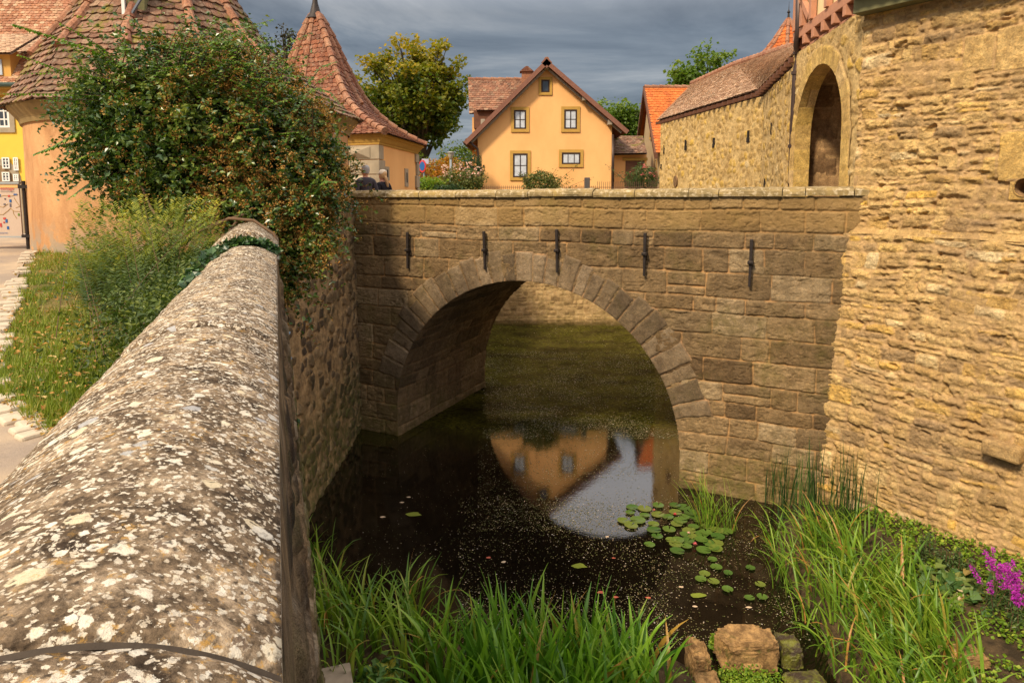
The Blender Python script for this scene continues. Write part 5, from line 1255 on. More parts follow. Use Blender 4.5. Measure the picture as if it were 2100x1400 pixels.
blobs = [(215, 205, 8.9, .42), (300, 180, 9.0, .56), (390, 172, 9.2, .56), (465, 172, 9.4, .54), (535, 185, 9.5, .50), (600, 245, 9.5, .46), (645, 310, 9.4, .38), (670, 360, 9.3, .38), (655, 420, 9.1, .36),
         (280, 260, 8.9, .75), (360, 270, 8.8, .80), (460, 270, 9.0, .85), (560, 300, 9.1, .78), (610, 370, 9.0, .62), (240, 330, 8.9, .50), (300, 360, 8.8, .62), (390, 370, 8.8, .68), (480, 370, 8.9, .62), (560, 400, 8.8, .52),
         (610, 450, 8.7, .42), (640, 490, 8.7, .30), (605, 520, 8.5, .30), (585, 560, 8.3, .20), (215, 250, 8.8, .40), (330, 420, 8.7, .35), (270, 410, 8.8, .30), (585, 600, 8.2, .12), (470, 432, 8.35, .30), (530, 438, 8.3, .30), (425, 440, 8.4, .26)]
LP, FP = [], []
rs = np.random.RandomState(5)
for i, (x, y, Yd, r) in enumerate(blobs):
    c_ = D(x, y, Yd); nl = int(5200*r*r)+300
    p = in_ball(nl, c_, (r, r*.9, r*.92), i, .55); q = p-c_
    k_ = fbm(p[:, 0]*2.6, p[:, 1]*2.6, p[:, 2]*2.6, seed=3); p = c_+q*(1+.42*k_)[:, None]
    keep = fbm(p[:, 0]*5, p[:, 1]*5, p[:, 2]*5, seed=12, octv=3) > -.08
    LP.append(p[keep])
    # outer twigs push past the outline
    nt_ = int(85*r)+10
    for t_ in range(nt_):
        d = rs.normal(size=3); d[1] -= .5; d /= np.linalg.norm(d)
        if d[2] < -.5 and x < 500: continue
        s0 = c_+d*r*.85; L_ = rs.uniform(.12, .48); tt = np.linspace(0, 1, 15)[:, None]
        pts = s0+d*L_*tt+V(0, 0, -.16)*tt**2*L_/.3+rs.normal(0, .02, (15, 3)); LP.append(pts)
        if x > 400+rs.uniform(-120, 60) and t_ % 3: FP.append(pts[4::2]+rs.normal(0, .015, pts[4::2].shape))
    for t_ in range(int(26*r)+3 if y < 215 else 0):      # loose leafy twigs reaching up over the roof
        d = V(rs.normal(0, .5), rs.normal(0, .3), 1); d /= np.linalg.norm(d); s0 = c_+d*r*.8; L_ = rs.uniform(.3, .75); tt = np.linspace(0, 1, 20)[:, None]; LP.append(s0+d*L_*tt+V(rs.normal(0, .15), 0, -.1)*tt**2+rs.normal(0, .018, (20, 3)))
    if x > 440 or (x > 330 and y < 250):
        nf = int((2100 if x > 470 else 900)*r*r*(1.0 if y < 500 else .9))+14
        fc = in_ball(nf, c_, (r*1.0, r*.92, r*.95), 100+i, .93); q = fc-c_; k_ = fbm(fc[:, 0]*2.6, fc[:, 1]*2.6, fc[:, 2]*2.6, seed=3); fc = c_+q*(1.12+.42*k_)[:, None]
        m_ = (fc[:, 1] < c_[1]+.35*r) & (fbm(fc[:, 0]*2, fc[:, 1]*2, fc[:, 2]*2, seed=22) > -.05); FP.append(fc[m_])
LPa = np.concatenate(LP)
LR = np.clip(.55*rsN.rand(len(LPa))+.9*(.28+.5*fbm(LPa[:, 0]*2.2, LPa[:, 1]*2.2, LPa[:, 2]*2.2, seed=44, octv=3)), 0, 1)
cloud_obj('foliage', [leaves(LPa, .066, 1, .9, 1.6, rnd=LR)], M_LEAF, bush)
FPa = np.concatenate(FP); F2 = (FPa[:, None, :]+rs.normal(0, .019, (len(FPa), 9, 3))).reshape(-1, 3)
cloud_obj('flower_heads', [leaves(F2, .026, 2, 1.5, 1.5)], M_FLOW, bush)
# inner leaves coloured darker for the shade inside the bush, trunks
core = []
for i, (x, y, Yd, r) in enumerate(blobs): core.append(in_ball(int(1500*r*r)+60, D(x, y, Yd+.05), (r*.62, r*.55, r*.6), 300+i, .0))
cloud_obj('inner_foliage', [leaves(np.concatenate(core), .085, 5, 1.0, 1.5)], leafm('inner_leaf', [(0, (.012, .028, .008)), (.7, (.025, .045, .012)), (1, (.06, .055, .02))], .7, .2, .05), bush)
root_ = Wp(8.1, .75, 4.0)
for i in range(6):
    x, y, Yd, r = blobs[rs.randint(8, len(blobs)-4)]; e_ = D(x, y, Yd+.25)+rs.normal(0, .12, 3); s_ = root_+V(rs.uniform(-.5, .35), rs.uniform(-.3, .4), 0)
    m1 = (s_+e_)/2+V(rs.uniform(-.2, .2), rs.uniform(-.2, .2), .35+.2*rs.rand()); tt = np.linspace(0, 1, 9)[:, None]
    pts = (1-tt)**2*s_+2*tt*(1-tt)*m1+tt*tt*e_+rs.normal(0, .015, (9, 3))
    m_ = MB(); m_.tube(pts, list(np.linspace(.024, .005, 9)), 6); m_.build('branch', M_STEM, bush, smooth=True)
for pts in [[(430, 470, 7.6), (470, 448, 7.55), (520, 452, 7.5), (562, 480, 7.5), (575, 520, 7.4)], [(340, 520, 7.9), (400, 480, 7.8), (450, 455, 7.7), (500, 440, 7.8)], [(380, 500, 7.9), (430, 440, 8.0), (470, 400, 8.3)]]:
    q = [D(*a_) for a_ in pts]; m_ = MB(); m_.tube(q, list(np.linspace(.022, .014, len(q))), 6); m_.build('branch', M_STEM, bush, smooth=True)
def shoot(pts, n, size, seed, mt=M_LEAFG, parent=bush, sl=.006, name='arching_shoot', droop=True):
    P3 = [D(*p) for p in pts]; m = 40; tt = np.linspace(0, 1, m)
    # Catmull style smoothing through quadratic interpolation
    idx = np.linspace(0, len(P3)-1, m); arr = np.array(P3); S = np.stack([np.interp(idx, np.arange(len(P3)), arr[:, k]) for k in range(3)], 1)
    for _ in range(6): S[1:-1] = (S[:-2]+S[1:-1]*2+S[2:])/4
    m_ = MB(); m_.tube(S, list(np.linspace(sl*1.3, sl*.4, m)), 5); so_ = m_.build(name, M_STEM, parent, smooth=True)
    r = np.random.RandomState(seed); u = np.linspace(.02, 1, n); L_ = np.stack([np.interp(u*(m-1), np.arange(m), S[:, k]) for k in range(3)], 1)
    Vs, Ts, Rs = [], [], []; tg = np.gradient(S, axis=0); tg /= np.linalg.norm(tg, axis=1)[:, None]
    for i, (p, uu) in enumerate(zip(L_, u)):
        t_ = tg[int(uu*(m-1))]; sdv = np.cross(t_, UP); sdv /= np.linalg.norm(sdv)+1e-9; sz = size*(1.15-.6*uu)*r.uniform(.8, 1.2)
        for sg in (-1, 1):
            d = t_*.45+sdv*sg*.9+V(0, 0, -.55 if droop else .1)+r.normal(0, .18, 3); d /= np.linalg.norm(d); s_ = np.cross(d, UP*.9+t_*.3); s_ /= np.linalg.norm(s_); nn = np.cross(s_, d)
            a = p; b_ = len(Vs); Vs += [a, a+d*sz*.32+s_*sz*.30+nn*sz*.08, a+d*sz*.32-s_*sz*.30+nn*sz*.08, a+d*sz*.7+s_*sz*.18, a+d*sz*.7-s_*sz*.18, a+d*sz]; Ts += [(b_, b_+2, b_+1), (b_+1, b_+2, b_+3), (b_+2, b_+4, b_+3), (b_+3, b_+4, b_+5)]; Rs += [r.rand()]*6
    me = fast_mesh('shoot_leaves', np.array(Vs), tris=np.array(Ts), attrs={'rnd': np.array(Rs)}, smooth=False); link('shoot_leaves', me, mt, so_)
shoot([(330, 190, 8.6), (200, 105, 8.3), (100, 72, 8.1), (28, 50, 8.0)], 44, .095, 1)
shoot([(300, 170, 8.7), (225, 110, 8.5), (170, 72, 8.4), (125, 48, 8.3)], 30, .08, 2)
shoot([(290, 230, 8.6), (200, 175, 8.4), (110, 138, 8.2), (38, 112, 8.1)], 40, .075, 3)
shoot([(330, 200, 8.6), (240, 165, 8.4), (150, 148, 8.3), (50, 150, 8.1)], 36, .07, 4)
shoot([(300, 215, 8.6), (200, 196, 8.4), (110, 192, 8.2), (8, 192, 8.1)], 46, .07, 5)
shoot([(300, 240, 8.6), (200, 205, 8.4), (140, 205, 8.3), (85, 205, 8.2)], 26, .07, 6)
shoot([(420, 110, 9.0), (470, 78, 8.9), (510, 55, 8.8), (560, 40, 8.7)], 30, .08, 7)
shoot([(310, 95, 8.8), (400, 85, 8.8), (460, 80, 8.8), (530, 55, 8.7)], 26, .08, 8)
shoot([(230, 290, 8.6), (160, 290, 8.4), (110, 300, 8.3), (72, 315, 8.2)], 30, .10, 9)
shoot([(240, 270, 8.6), (180, 260, 8.4), (140, 282, 8.3), (100, 305, 8.2)], 30, .10, 10)
shoot([(260, 320, 8.6), (200, 310, 8.4), (160, 325, 8.3), (112, 348, 8.2)], 24, .10, 11)
shoot([(260, 300, 8.6), (200, 270, 8.4), (160, 235, 8.3), (130, 225, 8.2)], 20, .09, 12)
shoot([(260, 350, 8.6), (200, 365, 8.5), (170, 385, 8.4), (140, 408, 8.3)], 20, .085, 13)
shoot([(640, 250, 9.2), (690, 255, 9.1), (692, 275, 9.1), (700, 300, 9.0)], 18, .07, 14)
shoot([(600, 200, 9.3), (650, 180, 9.2), (680, 190, 9.2), (700, 215, 9.1)], 18, .07, 15)
shoot([(640, 300, 9.2), (680, 310, 9.1), (690, 350, 9.1), (700, 385, 9.0)], 20, .07, 16)
for k in range(80):
    x, y = (rs.uniform(200, 560), rs.uniform(120, 190)) if k % 2 else (rs.uniform(300, 660), rs.uniform(120, 420)); x2, y2 = x+rs.uniform(-110, 110), y-rs.uniform(20, 90); x2 = min(x2, 690)
    shoot([(x, y, 8.5), ((x+x2)/2, (y+y2)/2-15, 8.35), (x2, y2, 8.3)], 18, .07, 30+k, name='leafy_twig')

shrub = thing('feathery_shrub', 'low yellow green feathery shrub leaning against the parapet wall below the big bush', 'shrub', Hg(330, 600))
sb0 = Hg(340, 640); TW, TL = MB(), []
for k in range(330):
    r = np.random.RandomState(900+k)
    sx, sy = r.uniform(190, 400), 0; a0 = Wp(r.uniform(5.9, 7.7), .75+abs(r.normal(0, .45)), 0); a0[2] = gh(a0[0], a0[1])+.05
    tx, ty = (r.uniform(150, 460), r.uniform(400, 570)) if k % 3 else (r.uniform(135, 330), r.uniform(480, 640)); Yt = r.uniform(6.9, 8.0) if tx > 250 else r.uniform(7.2, 8.6); e_ = D(tx, ty, Yt); e_[2] = max(e_[2], gh(e_[0], e_[1])+.15)
    m1 = (a0+e_)/2+V(-.05, 0, .18); tt = np.linspace(0, 1, 12)[:, None]; pts = (1-tt)**2*a0+2*tt*(1-tt)*m1+tt*tt*e_
    if k % 7 == 0: TW.tube(pts, list(np.linspace(.004, .001, 12)), 4, False)
    u = np.linspace(.30, 1, 34); q = np.stack([np.interp(u*11, np.arange(12), pts[:, j]) for j in range(3)], 1)
    t_ = pts[-1]-pts[-4]; t_ /= np.linalg.norm(t_); s_ = np.cross(t_, UP); s_ /= np.linalg.norm(s_)+1e-9
    for sg in (-1, 1): TL.append(np.concatenate([q, q+(t_*.6+s_*sg*.8+V(0, 0, .15))*(.058*r.uniform(.8, 1.2, (34, 1)))], 1))
TLa = np.concatenate(TL); P0, P1 = TLa[:, :3], TLa[:, 3:]; dd = P1-P0; sdv = np.cross(dd, UP+rsN.normal(0, .3, dd.shape)); sdv /= np.linalg.norm(sdv, axis=1)[:, None]+1e-9
VV = np.stack([P0, P0+dd*.5+sdv*.0085, P1, P0+dd*.5-sdv*.0085], 1).reshape(-1, 3); uu_ = np.tile(np.linspace(0, 1, 34), len(P0)//34); rr = np.repeat(np.clip(.35*rsN.rand(len(P0))+.62*uu_**1.3+.3*fbm(P0[:, 0]*2, P0[:, 1]*2, P0[:, 2]*2, seed=5), 0, 1), 4)
link('foliage', fast_mesh('foliage', VV, np.arange(len(P0)*4).reshape(-1, 4), attrs={'rnd': rr}, smooth=False), M_YLEAF, shrub); TW.build('twigs', M_STEM, shrub)
# darker leaves low inside the shrub
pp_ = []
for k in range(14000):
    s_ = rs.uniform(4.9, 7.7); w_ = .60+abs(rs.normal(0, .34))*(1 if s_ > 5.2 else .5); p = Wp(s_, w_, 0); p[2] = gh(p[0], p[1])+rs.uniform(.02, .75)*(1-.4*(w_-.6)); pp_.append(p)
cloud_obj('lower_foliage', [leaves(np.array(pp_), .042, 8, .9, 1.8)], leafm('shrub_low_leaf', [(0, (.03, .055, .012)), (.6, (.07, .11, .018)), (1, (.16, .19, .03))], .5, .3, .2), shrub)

ivy = thing('ivy', 'dark green ivy climbing the path side of the parapet wall and across its top joint', 'ivy', Wp(5.2, .6, 3.7))
iv = []
for k in range(5200):
    s_ = 4.0+3.2*rs.rand()**.8; hz_ = rs.uniform(0, 1); lim = sstep(3.9, 5.6, s_); p = Wp(s_, .585+.05*rs.rand()+.22*(1-hz_)*rs.rand()*lim, 0); z0 = gh(p[0], p[1]); p[2] = z0+hz_*(4.42-z0)*(.35+.65*lim); iv.append(p)
for k in range(460):
    w_ = rs.uniform(-.01, .6); x_ = 2*w_/.57-1; iv.append(Wp(SEND-.05+rs.normal(0, .035), w_, 4.40+.105*(1-abs(x_)**2.3)+rs.uniform(.0, .05)))
for k in range(260):
    s_ = SEND-.1-abs(rs.normal(0, .3)); iv.append(Wp(s_, .54+rs.normal(0, .04), 4.43+rs.uniform(0, .03)))
cloud_obj('foliage', [leaves(np.array(iv), .060, 9, .6, 1.15, -WS*.7+UP*.6)], M_IVY, ivy)
wp_ = []
for k in range(260): wp_.append(Wp(4.35, -.12, 0)*0+H(605, 855, 3.2)*0+D(602+rs.normal(0, 9), 868+rs.normal(0, 12), 6.2)+V(-.05, 0, 0))
wpl = cloud_obj('wall_plant', [leaves(np.array(wp_), .055, 12, .8, 1.5)], M_LEAF); setp(wpl, 'small dark leafy plant growing out of the moat side of the parapet wall', 'plant')
wp_ = []
for k in range(420):
    p = Wp(rs.uniform(.8, 2.6), -.14, 0); p[2] = rs.uniform(1.2, 2.6); p = p+WS*(.30*(1-p[2]/4.4)-.14+.02); wp_.append(p)
wpl = cloud_obj('wall_sedum', [leaves(np.array(wp_), .045, 13, .9, 1.3)], leafm('sedum_leaf', [(0, (.22, .07, .03)), (.5, (.35, .16, .05)), (1, (.14, .16, .03))], .6, .3, .1)); setp(wpl, 'reddish brown small leaved plants clinging to the foot of the parapet wall face', 'plant')

# ================================================================== TREES
def tree(name, label, base, top_h, crown_c, crown_r, nleaf, lsize, mt, seed, trunk_r=.3, group=None, nb=46, gap=-.1, clump=.9, lean=0, cl_flat=.75, topdark=None):
    rs = np.random.RandomState(seed); base = np.array(base, float); t = thing(name, label, 'tree', base, group)
    cc, cr = np.array(crown_c, float), np.array(crown_r, float)
    mt_ = MB(); top = V(cc[0], cc[1], cc[2]-.15*cr[2]); mid_ = (base+top)/2+V(rs.uniform(-.3, .3), 0, 0)
    tt = np.linspace(0, 1, 10)[:, None]; tr = (1-tt)**2*base+2*tt*(1-tt)*mid_+tt*tt*top; mt_.tube(tr, list(np.linspace(trunk_r, trunk_r*.35, 10)), 9); mt_.build('trunk', M_BARK, t, smooth=True)
    tips = []; lm = MB()
    for i in range(nb):
        d = rs.normal(size=3); d /= np.linalg.norm(d); d[2] = d[2]*.9+.1; e_ = cc+d*cr*rs.uniform(.55, .98); s0 = tr[rs.randint(4, 10)]
        m1 = (s0+e_)/2+V(0, 0, .25*cr[2]*rs.rand()); pts = (1-tt)**2*s0+2*tt*(1-tt)*m1+tt*tt*e_; lm.tube(pts, list(np.linspace(trunk_r*.28, trunk_r*.05, 10)), 5, False); tips += [pts[-1], pts[-3], pts[6]+rs.normal(0, .2, 3)]
    lm.build('limbs', M_BARK, t, smooth=True)
    tips = np.array(tips); ci = rs.randint(0, len(tips), nleaf); off = rs.normal(size=(nleaf, 3)); off /= np.linalg.norm(off, axis=1)[:, None]; off *= (rs.rand(nleaf)**.45)[:, None]*clump; off[:, 2] *= cl_flat
    p = tips[ci]+off; v = fbm(p[:, 0]*1.1/clump, p[:, 1]*1.1/clump, p[:, 2]*1.3/clump, seed=seed); keep = v > gap; p = p[keep]; ci = ci[keep]
    hz = np.clip((p[:, 2]-(cc[2]-cr[2]))/(2*cr[2]), 0, 1); tipr = rs.rand(len(tips))
    rnd = np.clip(.25*rs.rand(len(p))+.25*tipr[ci]+.44*hz-.04, 0, 1)
    cloud_obj('crown', [leaves(p, lsize, seed, 1.0, 1.25, rnd=rnd)], mt, t); return t
M_BARK = plain('tree_bark', (.06, .045, .03), .9, .35, 6, .02)
M_MAPLE = leafm('autumn_maple_leaf', [(0, (.025, .06, .01)), (.3, (.07, .115, .014)), (.5, (.17, .18, .014)), (.75, (.38, .27, .016)), (1, (.36, .18, .016))], .5, .3, .35)
M_GREEN = leafm('green_tree_leaf', [(0, (.045, .10, .012)), (.5, (.10, .17, .02)), (1, (.21, .25, .03))], .5, .3, .35)
M_DARKL = leafm('dark_tree_leaf', [(0, (.02, .022, .014)), (.5, (.035, .035, .02)), (1, (.06, .05, .03))], .6, .2, .1)
TY = 44
c_ = D(850, 208, TY); tree('maple_tree', 'large maple with yellow and green autumn crown between the spire tower and the gabled house', V(D(880, 380, TY)[0], TY, 3.9), 12, c_, (4.2, 3.6, 4.1), 30000, .25, M_MAPLE, 3, .42, nb=95, gap=-.10, clump=.75)
c_ = D(583, 105, 34); tree('sparse_dark_tree', 'sparse dark tree against the sky left of the tall spire', V(c_[0], 34, 3.9), 9, c_, (1.5, 1.2, 1.35), 2600, .13, M_DARKL, 4, .16, nb=60, gap=-.05, clump=.35)
c_ = D(1268, 255, 52); tree('garden_tree', 'green tree rising behind the right eave of the gabled house', V(c_[0], 52, 4), 9, c_, (2.4, 2.0, 2.1), 9000, .24, M_GREEN, 6, .25, nb=40, gap=-.15, clump=.8)
c_ = D(1450, 165, 44); tree('walnut_tree', 'green tree showing above the roof of the town wall', V(c_[0], 44, 4), 9, c_, (2.6, 2.2, 2.1), 9000, .26, M_GREEN, 8, .25, nb=44, gap=-.12, clump=.8)
# ================================================================== GARDEN BEYOND THE BRIDGE
def shrubby(name, label, cat, c, r, n, size, mt, seed, stems=8, extra=None, asp=1.6, tilt=.9, up=False):
    rs = np.random.RandomState(seed); c = np.array(c, float); r = np.array(r, float); t = thing(name, label, cat, V(c[0], c[1], c[2]-r[2]))
    p = in_ball(n, c, r, seed, .35); k_ = fbm(p[:, 0]*2/r[0], p[:, 1]*2/r[0], p[:, 2]*2/r[0], seed=seed); p = c+(p-c)*(1+.45*k_)[:, None]; p = p[fbm(p[:, 0]*3/r[0], p[:, 1]*3/r[0], p[:, 2]*3/r[0], seed=seed+1) > -.25]
    sp_ = []; m_ = MB()
    for k in range(stems):
        a = c+V(0, 0, -r[2])+rs.normal(0, .1, 3)*r; d = V(rs.normal(0, .6), rs.normal(0, .6), 1)*r*rs.uniform(1.2, 2.0); e_ = a+d; tt = np.linspace(0, 1, 8)[:, None]; pts = a+(e_-a)*tt+V(0, 0, .1)*r*np.sin(tt*3); m_.tube(pts, list(np.linspace(.012, .004, 8)), 4, False)
        u = rs.rand(int(n/stems*.25)); sp_.append(a+(e_-a)*(.35+.65*u[:, None])+rs.normal(0, .06, (len(u), 3))*r)
    m_.build('stems', M_STEM, t); p = np.concatenate([p]+sp_); p[:, 2] = np.maximum(p[:, 2], c[2]-r[2]); cloud_obj('foliage', [leaves(p, size, seed, tilt, asp)], mt, t)
    if extra:
        fm, fn_, fs, fz = extra; q = in_ball(fn_, c+V(0, -.1, fz*r[2]), r*V(1, 1, .55), seed+5, .8); q = (q[:, None]+rs.normal(0, fs*.5, (fn_, 7, 3))).reshape(-1, 3); cloud_obj('blossoms', [leaves(q, fs, seed+6, 1.5, 1.1)], fm, t)
    return t
M_PINK = leafm('pink_petal', [(0, (.62, .30, .28)), (.6, (.75, .48, .42)), (1, (.80, .66, .58))], .6, .2, .2)
M_PINKR = leafm('red_pink_petal', [(0, (.5, .08, .10)), (1, (.65, .2, .2))], .6, .2, .2)
M_BRIGHT = leafm('bright_green_leaf', [(0, (.08, .16, .01)), (.6, (.17, .28, .02)), (1, (.30, .36, .04))], .5, .3, .3)
M_OLIVE = leafm('olive_green_leaf', [(0, (.05, .08, .015)), (.6, (.11, .14, .03)), (1, (.24, .22, .07))], .5, .3, .25)
M_AUT = leafm('orange_autumn_leaf', [(0, (.33, .12, .01)), (.6, (.48, .22, .02)), (1, (.34, .26, .03))], .5, .3, .35)
M_DG = leafm('dark_green_leaf', [(0, (.015, .04, .012)), (.6, (.03, .07, .018)), (1, (.07, .12, .03))], .45, .35, .15)
M_OLEA = leafm('oleander_leaf', [(0, (.035, .07, .018)), (.6, (.07, .12, .03)), (1, (.13, .18, .05))], .45, .35, .2)
GYd = 27.5
def gpx(x, y, Yd): return D(x, y, Yd)
shrubby('bushy_shrub', 'rounded green shrub in front of the lower left window of the gabled house', 'shrub', gpx(1110, 378, GYd), (.85, .6, .62), 3200, .085, M_OLIVE, 1, 26)
shrubby('oleander', 'oleander with a few red blossoms in front of the dark doorway', 'shrub', gpx(1315, 368, 29), (.62, .5, .72), 2200, .13, M_OLEA, 2, 20, (M_PINKR, 10, .06, .4), 4)
shrubby('rose_bush', 'tall bush with pale pink blossoms left of the gabled house', 'shrub', gpx(948, 372, 28.5), (.95, .6, .62), 3000, .085, M_OLIVE, 3, 14, (M_PINK, 46, .075, .75))
shrubby('bright_hedge', 'bright green low shrub beside the corner of the spire tower', 'shrub', gpx(878, 384, 27), (.65, .5, .45), 1800, .09, M_BRIGHT, 4, 8)
shrubby('low_green_hedge', 'low dark green plants under the pink blossoms', 'hedge', gpx(918, 392, 26.8), (.8, .4, .30), 1800, .08, M_DG, 5, 8)
shrubby('autumn_shrub', 'orange leaved autumn shrub below the maple', 'shrub', gpx(910, 358, 34), (1.0, .7, .95), 2600, .11, M_AUT, 6, 8)
shrubby('yew_shrub', 'dark green shrub against the left corner of the gabled house', 'shrub', gpx(972, 362, 31), (.42, .5, 1.1), 2600, .09, M_DG, 7, 5)
shrubby('background_thicket', 'green thicket behind the street lamp', 'shrub', gpx(945, 345, 42), (1.6, 1.2, 1.6), 3400, .16, M_GREEN, 8, 5)
shrubby('far_wall_shrub', 'green shrubs on top of the far moat wall left of the bridge arch', 'hedge', V(-1.2, 26.45, 4.35), (3.0, .4, .62), 5200, .10, M_DG, 9, 6)
shrubby('far_wall_hedge', 'long low hedge on top of the far moat wall in front of the gabled house', 'hedge', V(4.0, 27.0, 4.30), (2.9, .4, .60), 5200, .10, M_DG, 10, 6)
# lamp and traffic sign
ly = 31; lb = D(925, 400, ly); lamp = thing('street_lamp', 'grey street lamp with conical glass head rising behind the pink blossoms', 'street lamp', V(lb[0], ly, 4))
m_ = MB(); m_.tube([V(lb[0], ly, 3.9), V(lb[0], ly, D(925, 327, ly)[2])], .055, 8); m_.build('pole', plain('grey_painted_steel', (.22, .25, .27), .5, .1), lamp, smooth=True)
zt_, zb_ = D(925, 314, ly)[2], D(925, 327, ly)[2]
lathe([(.02, zb_-.02), (.06, zb_), (.15, zt_-.02), (.155, zt_)], V(lb[0], ly, 0), 14).build('lamp_glass', plain('frosted_lamp_glass', (.45, .42, .38), .3, .05), lamp, smooth=True)
lathe([(.155, zt_), (.20, zt_+.01), (.12, zt_+.05), (.01, zt_+.07)], V(lb[0], ly, 0), 14).build('lamp_cap', plain('grey_lamp_cap', (.30, .29, .27), .5, .1), lamp, smooth=True)
ty_ = 30; tb = D(870, 400, ty_); ts = thing('traffic_sign', 'round red bordered traffic sign seen edge on near the spire tower', 'road sign', V(tb[0], ty_, 4))
m_ = MB(); m_.tube([V(tb[0], ty_, 3.9), V(tb[0], ty_, D(870, 329, ty_)[2])], .035, 8); m_.build('pole', bpy.data.materials['grey_painted_steel'], ts)
sc = D(868, 341, ty_); dn = V(-.75, -.66, 0); dn /= np.linalg.norm(dn); dx_ = np.cross(UP, dn)
for rr_, mt, o1 in ((.28, plain('red_sign_paint', (.5, .04, .04), .4, .05), .0), (.20, M_BLUE, .012)):
    q = MB(); k_ = 20; q.add([sc+dn*(.05+o1)+(dx_*math.cos(a)+UP*math.sin(a))*rr_ for a in np.linspace(0, 6.2832, k_+1)[:-1]]+[sc+dn*(.03+o1)+(dx_*math.cos(a)+UP*math.sin(a))*rr_ for a in np.linspace(0, 6.2832, k_+1)[:-1]], [tuple(range(k_)), tuple(range(k_, 2*k_))[::-1]]+[(i, i+k_, (i+1) % k_+k_, (i+1) % k_) for i in range(k_)]); q.build('sign_disc', mt, ts)
q = MB(); q.box(D(872, 331, ty_), (.30, .03, .22), (1, .1, 0)); q.build('supplementary_plate', plain('pale_sign_plate', (.45, .45, .55), .5, .1), ts)
# fence and gate post in front of the house
fy = 28.5; fence = thing('iron_garden_fence', 'low rusty spiked iron fence in front of the gabled house', 'fence', V(2.5, fy, 4))
ftop = D(1200, 378.5, fy)[2]
for x in np.arange(990, 1352, 4.2):
    p = D(x, 390, fy); q = MB(); zt_ = ftop+(.14 if x > 1222 else -.02)+random.uniform(-.015, .015); q.tube([V(p[0], fy, 3.95), V(p[0], fy, zt_-.05), V(p[0], fy, zt_)], [.010, .010, .002], 4); q.build('picket', M_IRON2 if 'M_IRON2' in globals() else plain('rusty_iron', (.16, .09, .06), .8, .3), fence)
q = MB(); xa, xb = D(988, 390, fy)[0], D(1352, 390, fy)[0]; q.box(V((xa+xb)/2, fy, ftop-.12), (xb-xa, .02, .025), ex); q.box(V((xa+xb)/2, fy, 4.2), (xb-xa, .02, .025), ex); q.build('rail', bpy.data.materials['rusty_iron'], fence)
gp_ = D(1204, 378, 28.2); q = MB(); q.box(V(gp_[0], 28.2, (gp_[2]+.28+3.9)/2), (.22, .22, gp_[2]+.28-3.9), ex); o_ = q.build('fence_post', plain('dark_grey_stone', (.09, .08, .075), .9, .2), bevel=.02); setp(o_, 'dark grey stone post standing in the iron fence', 'post')

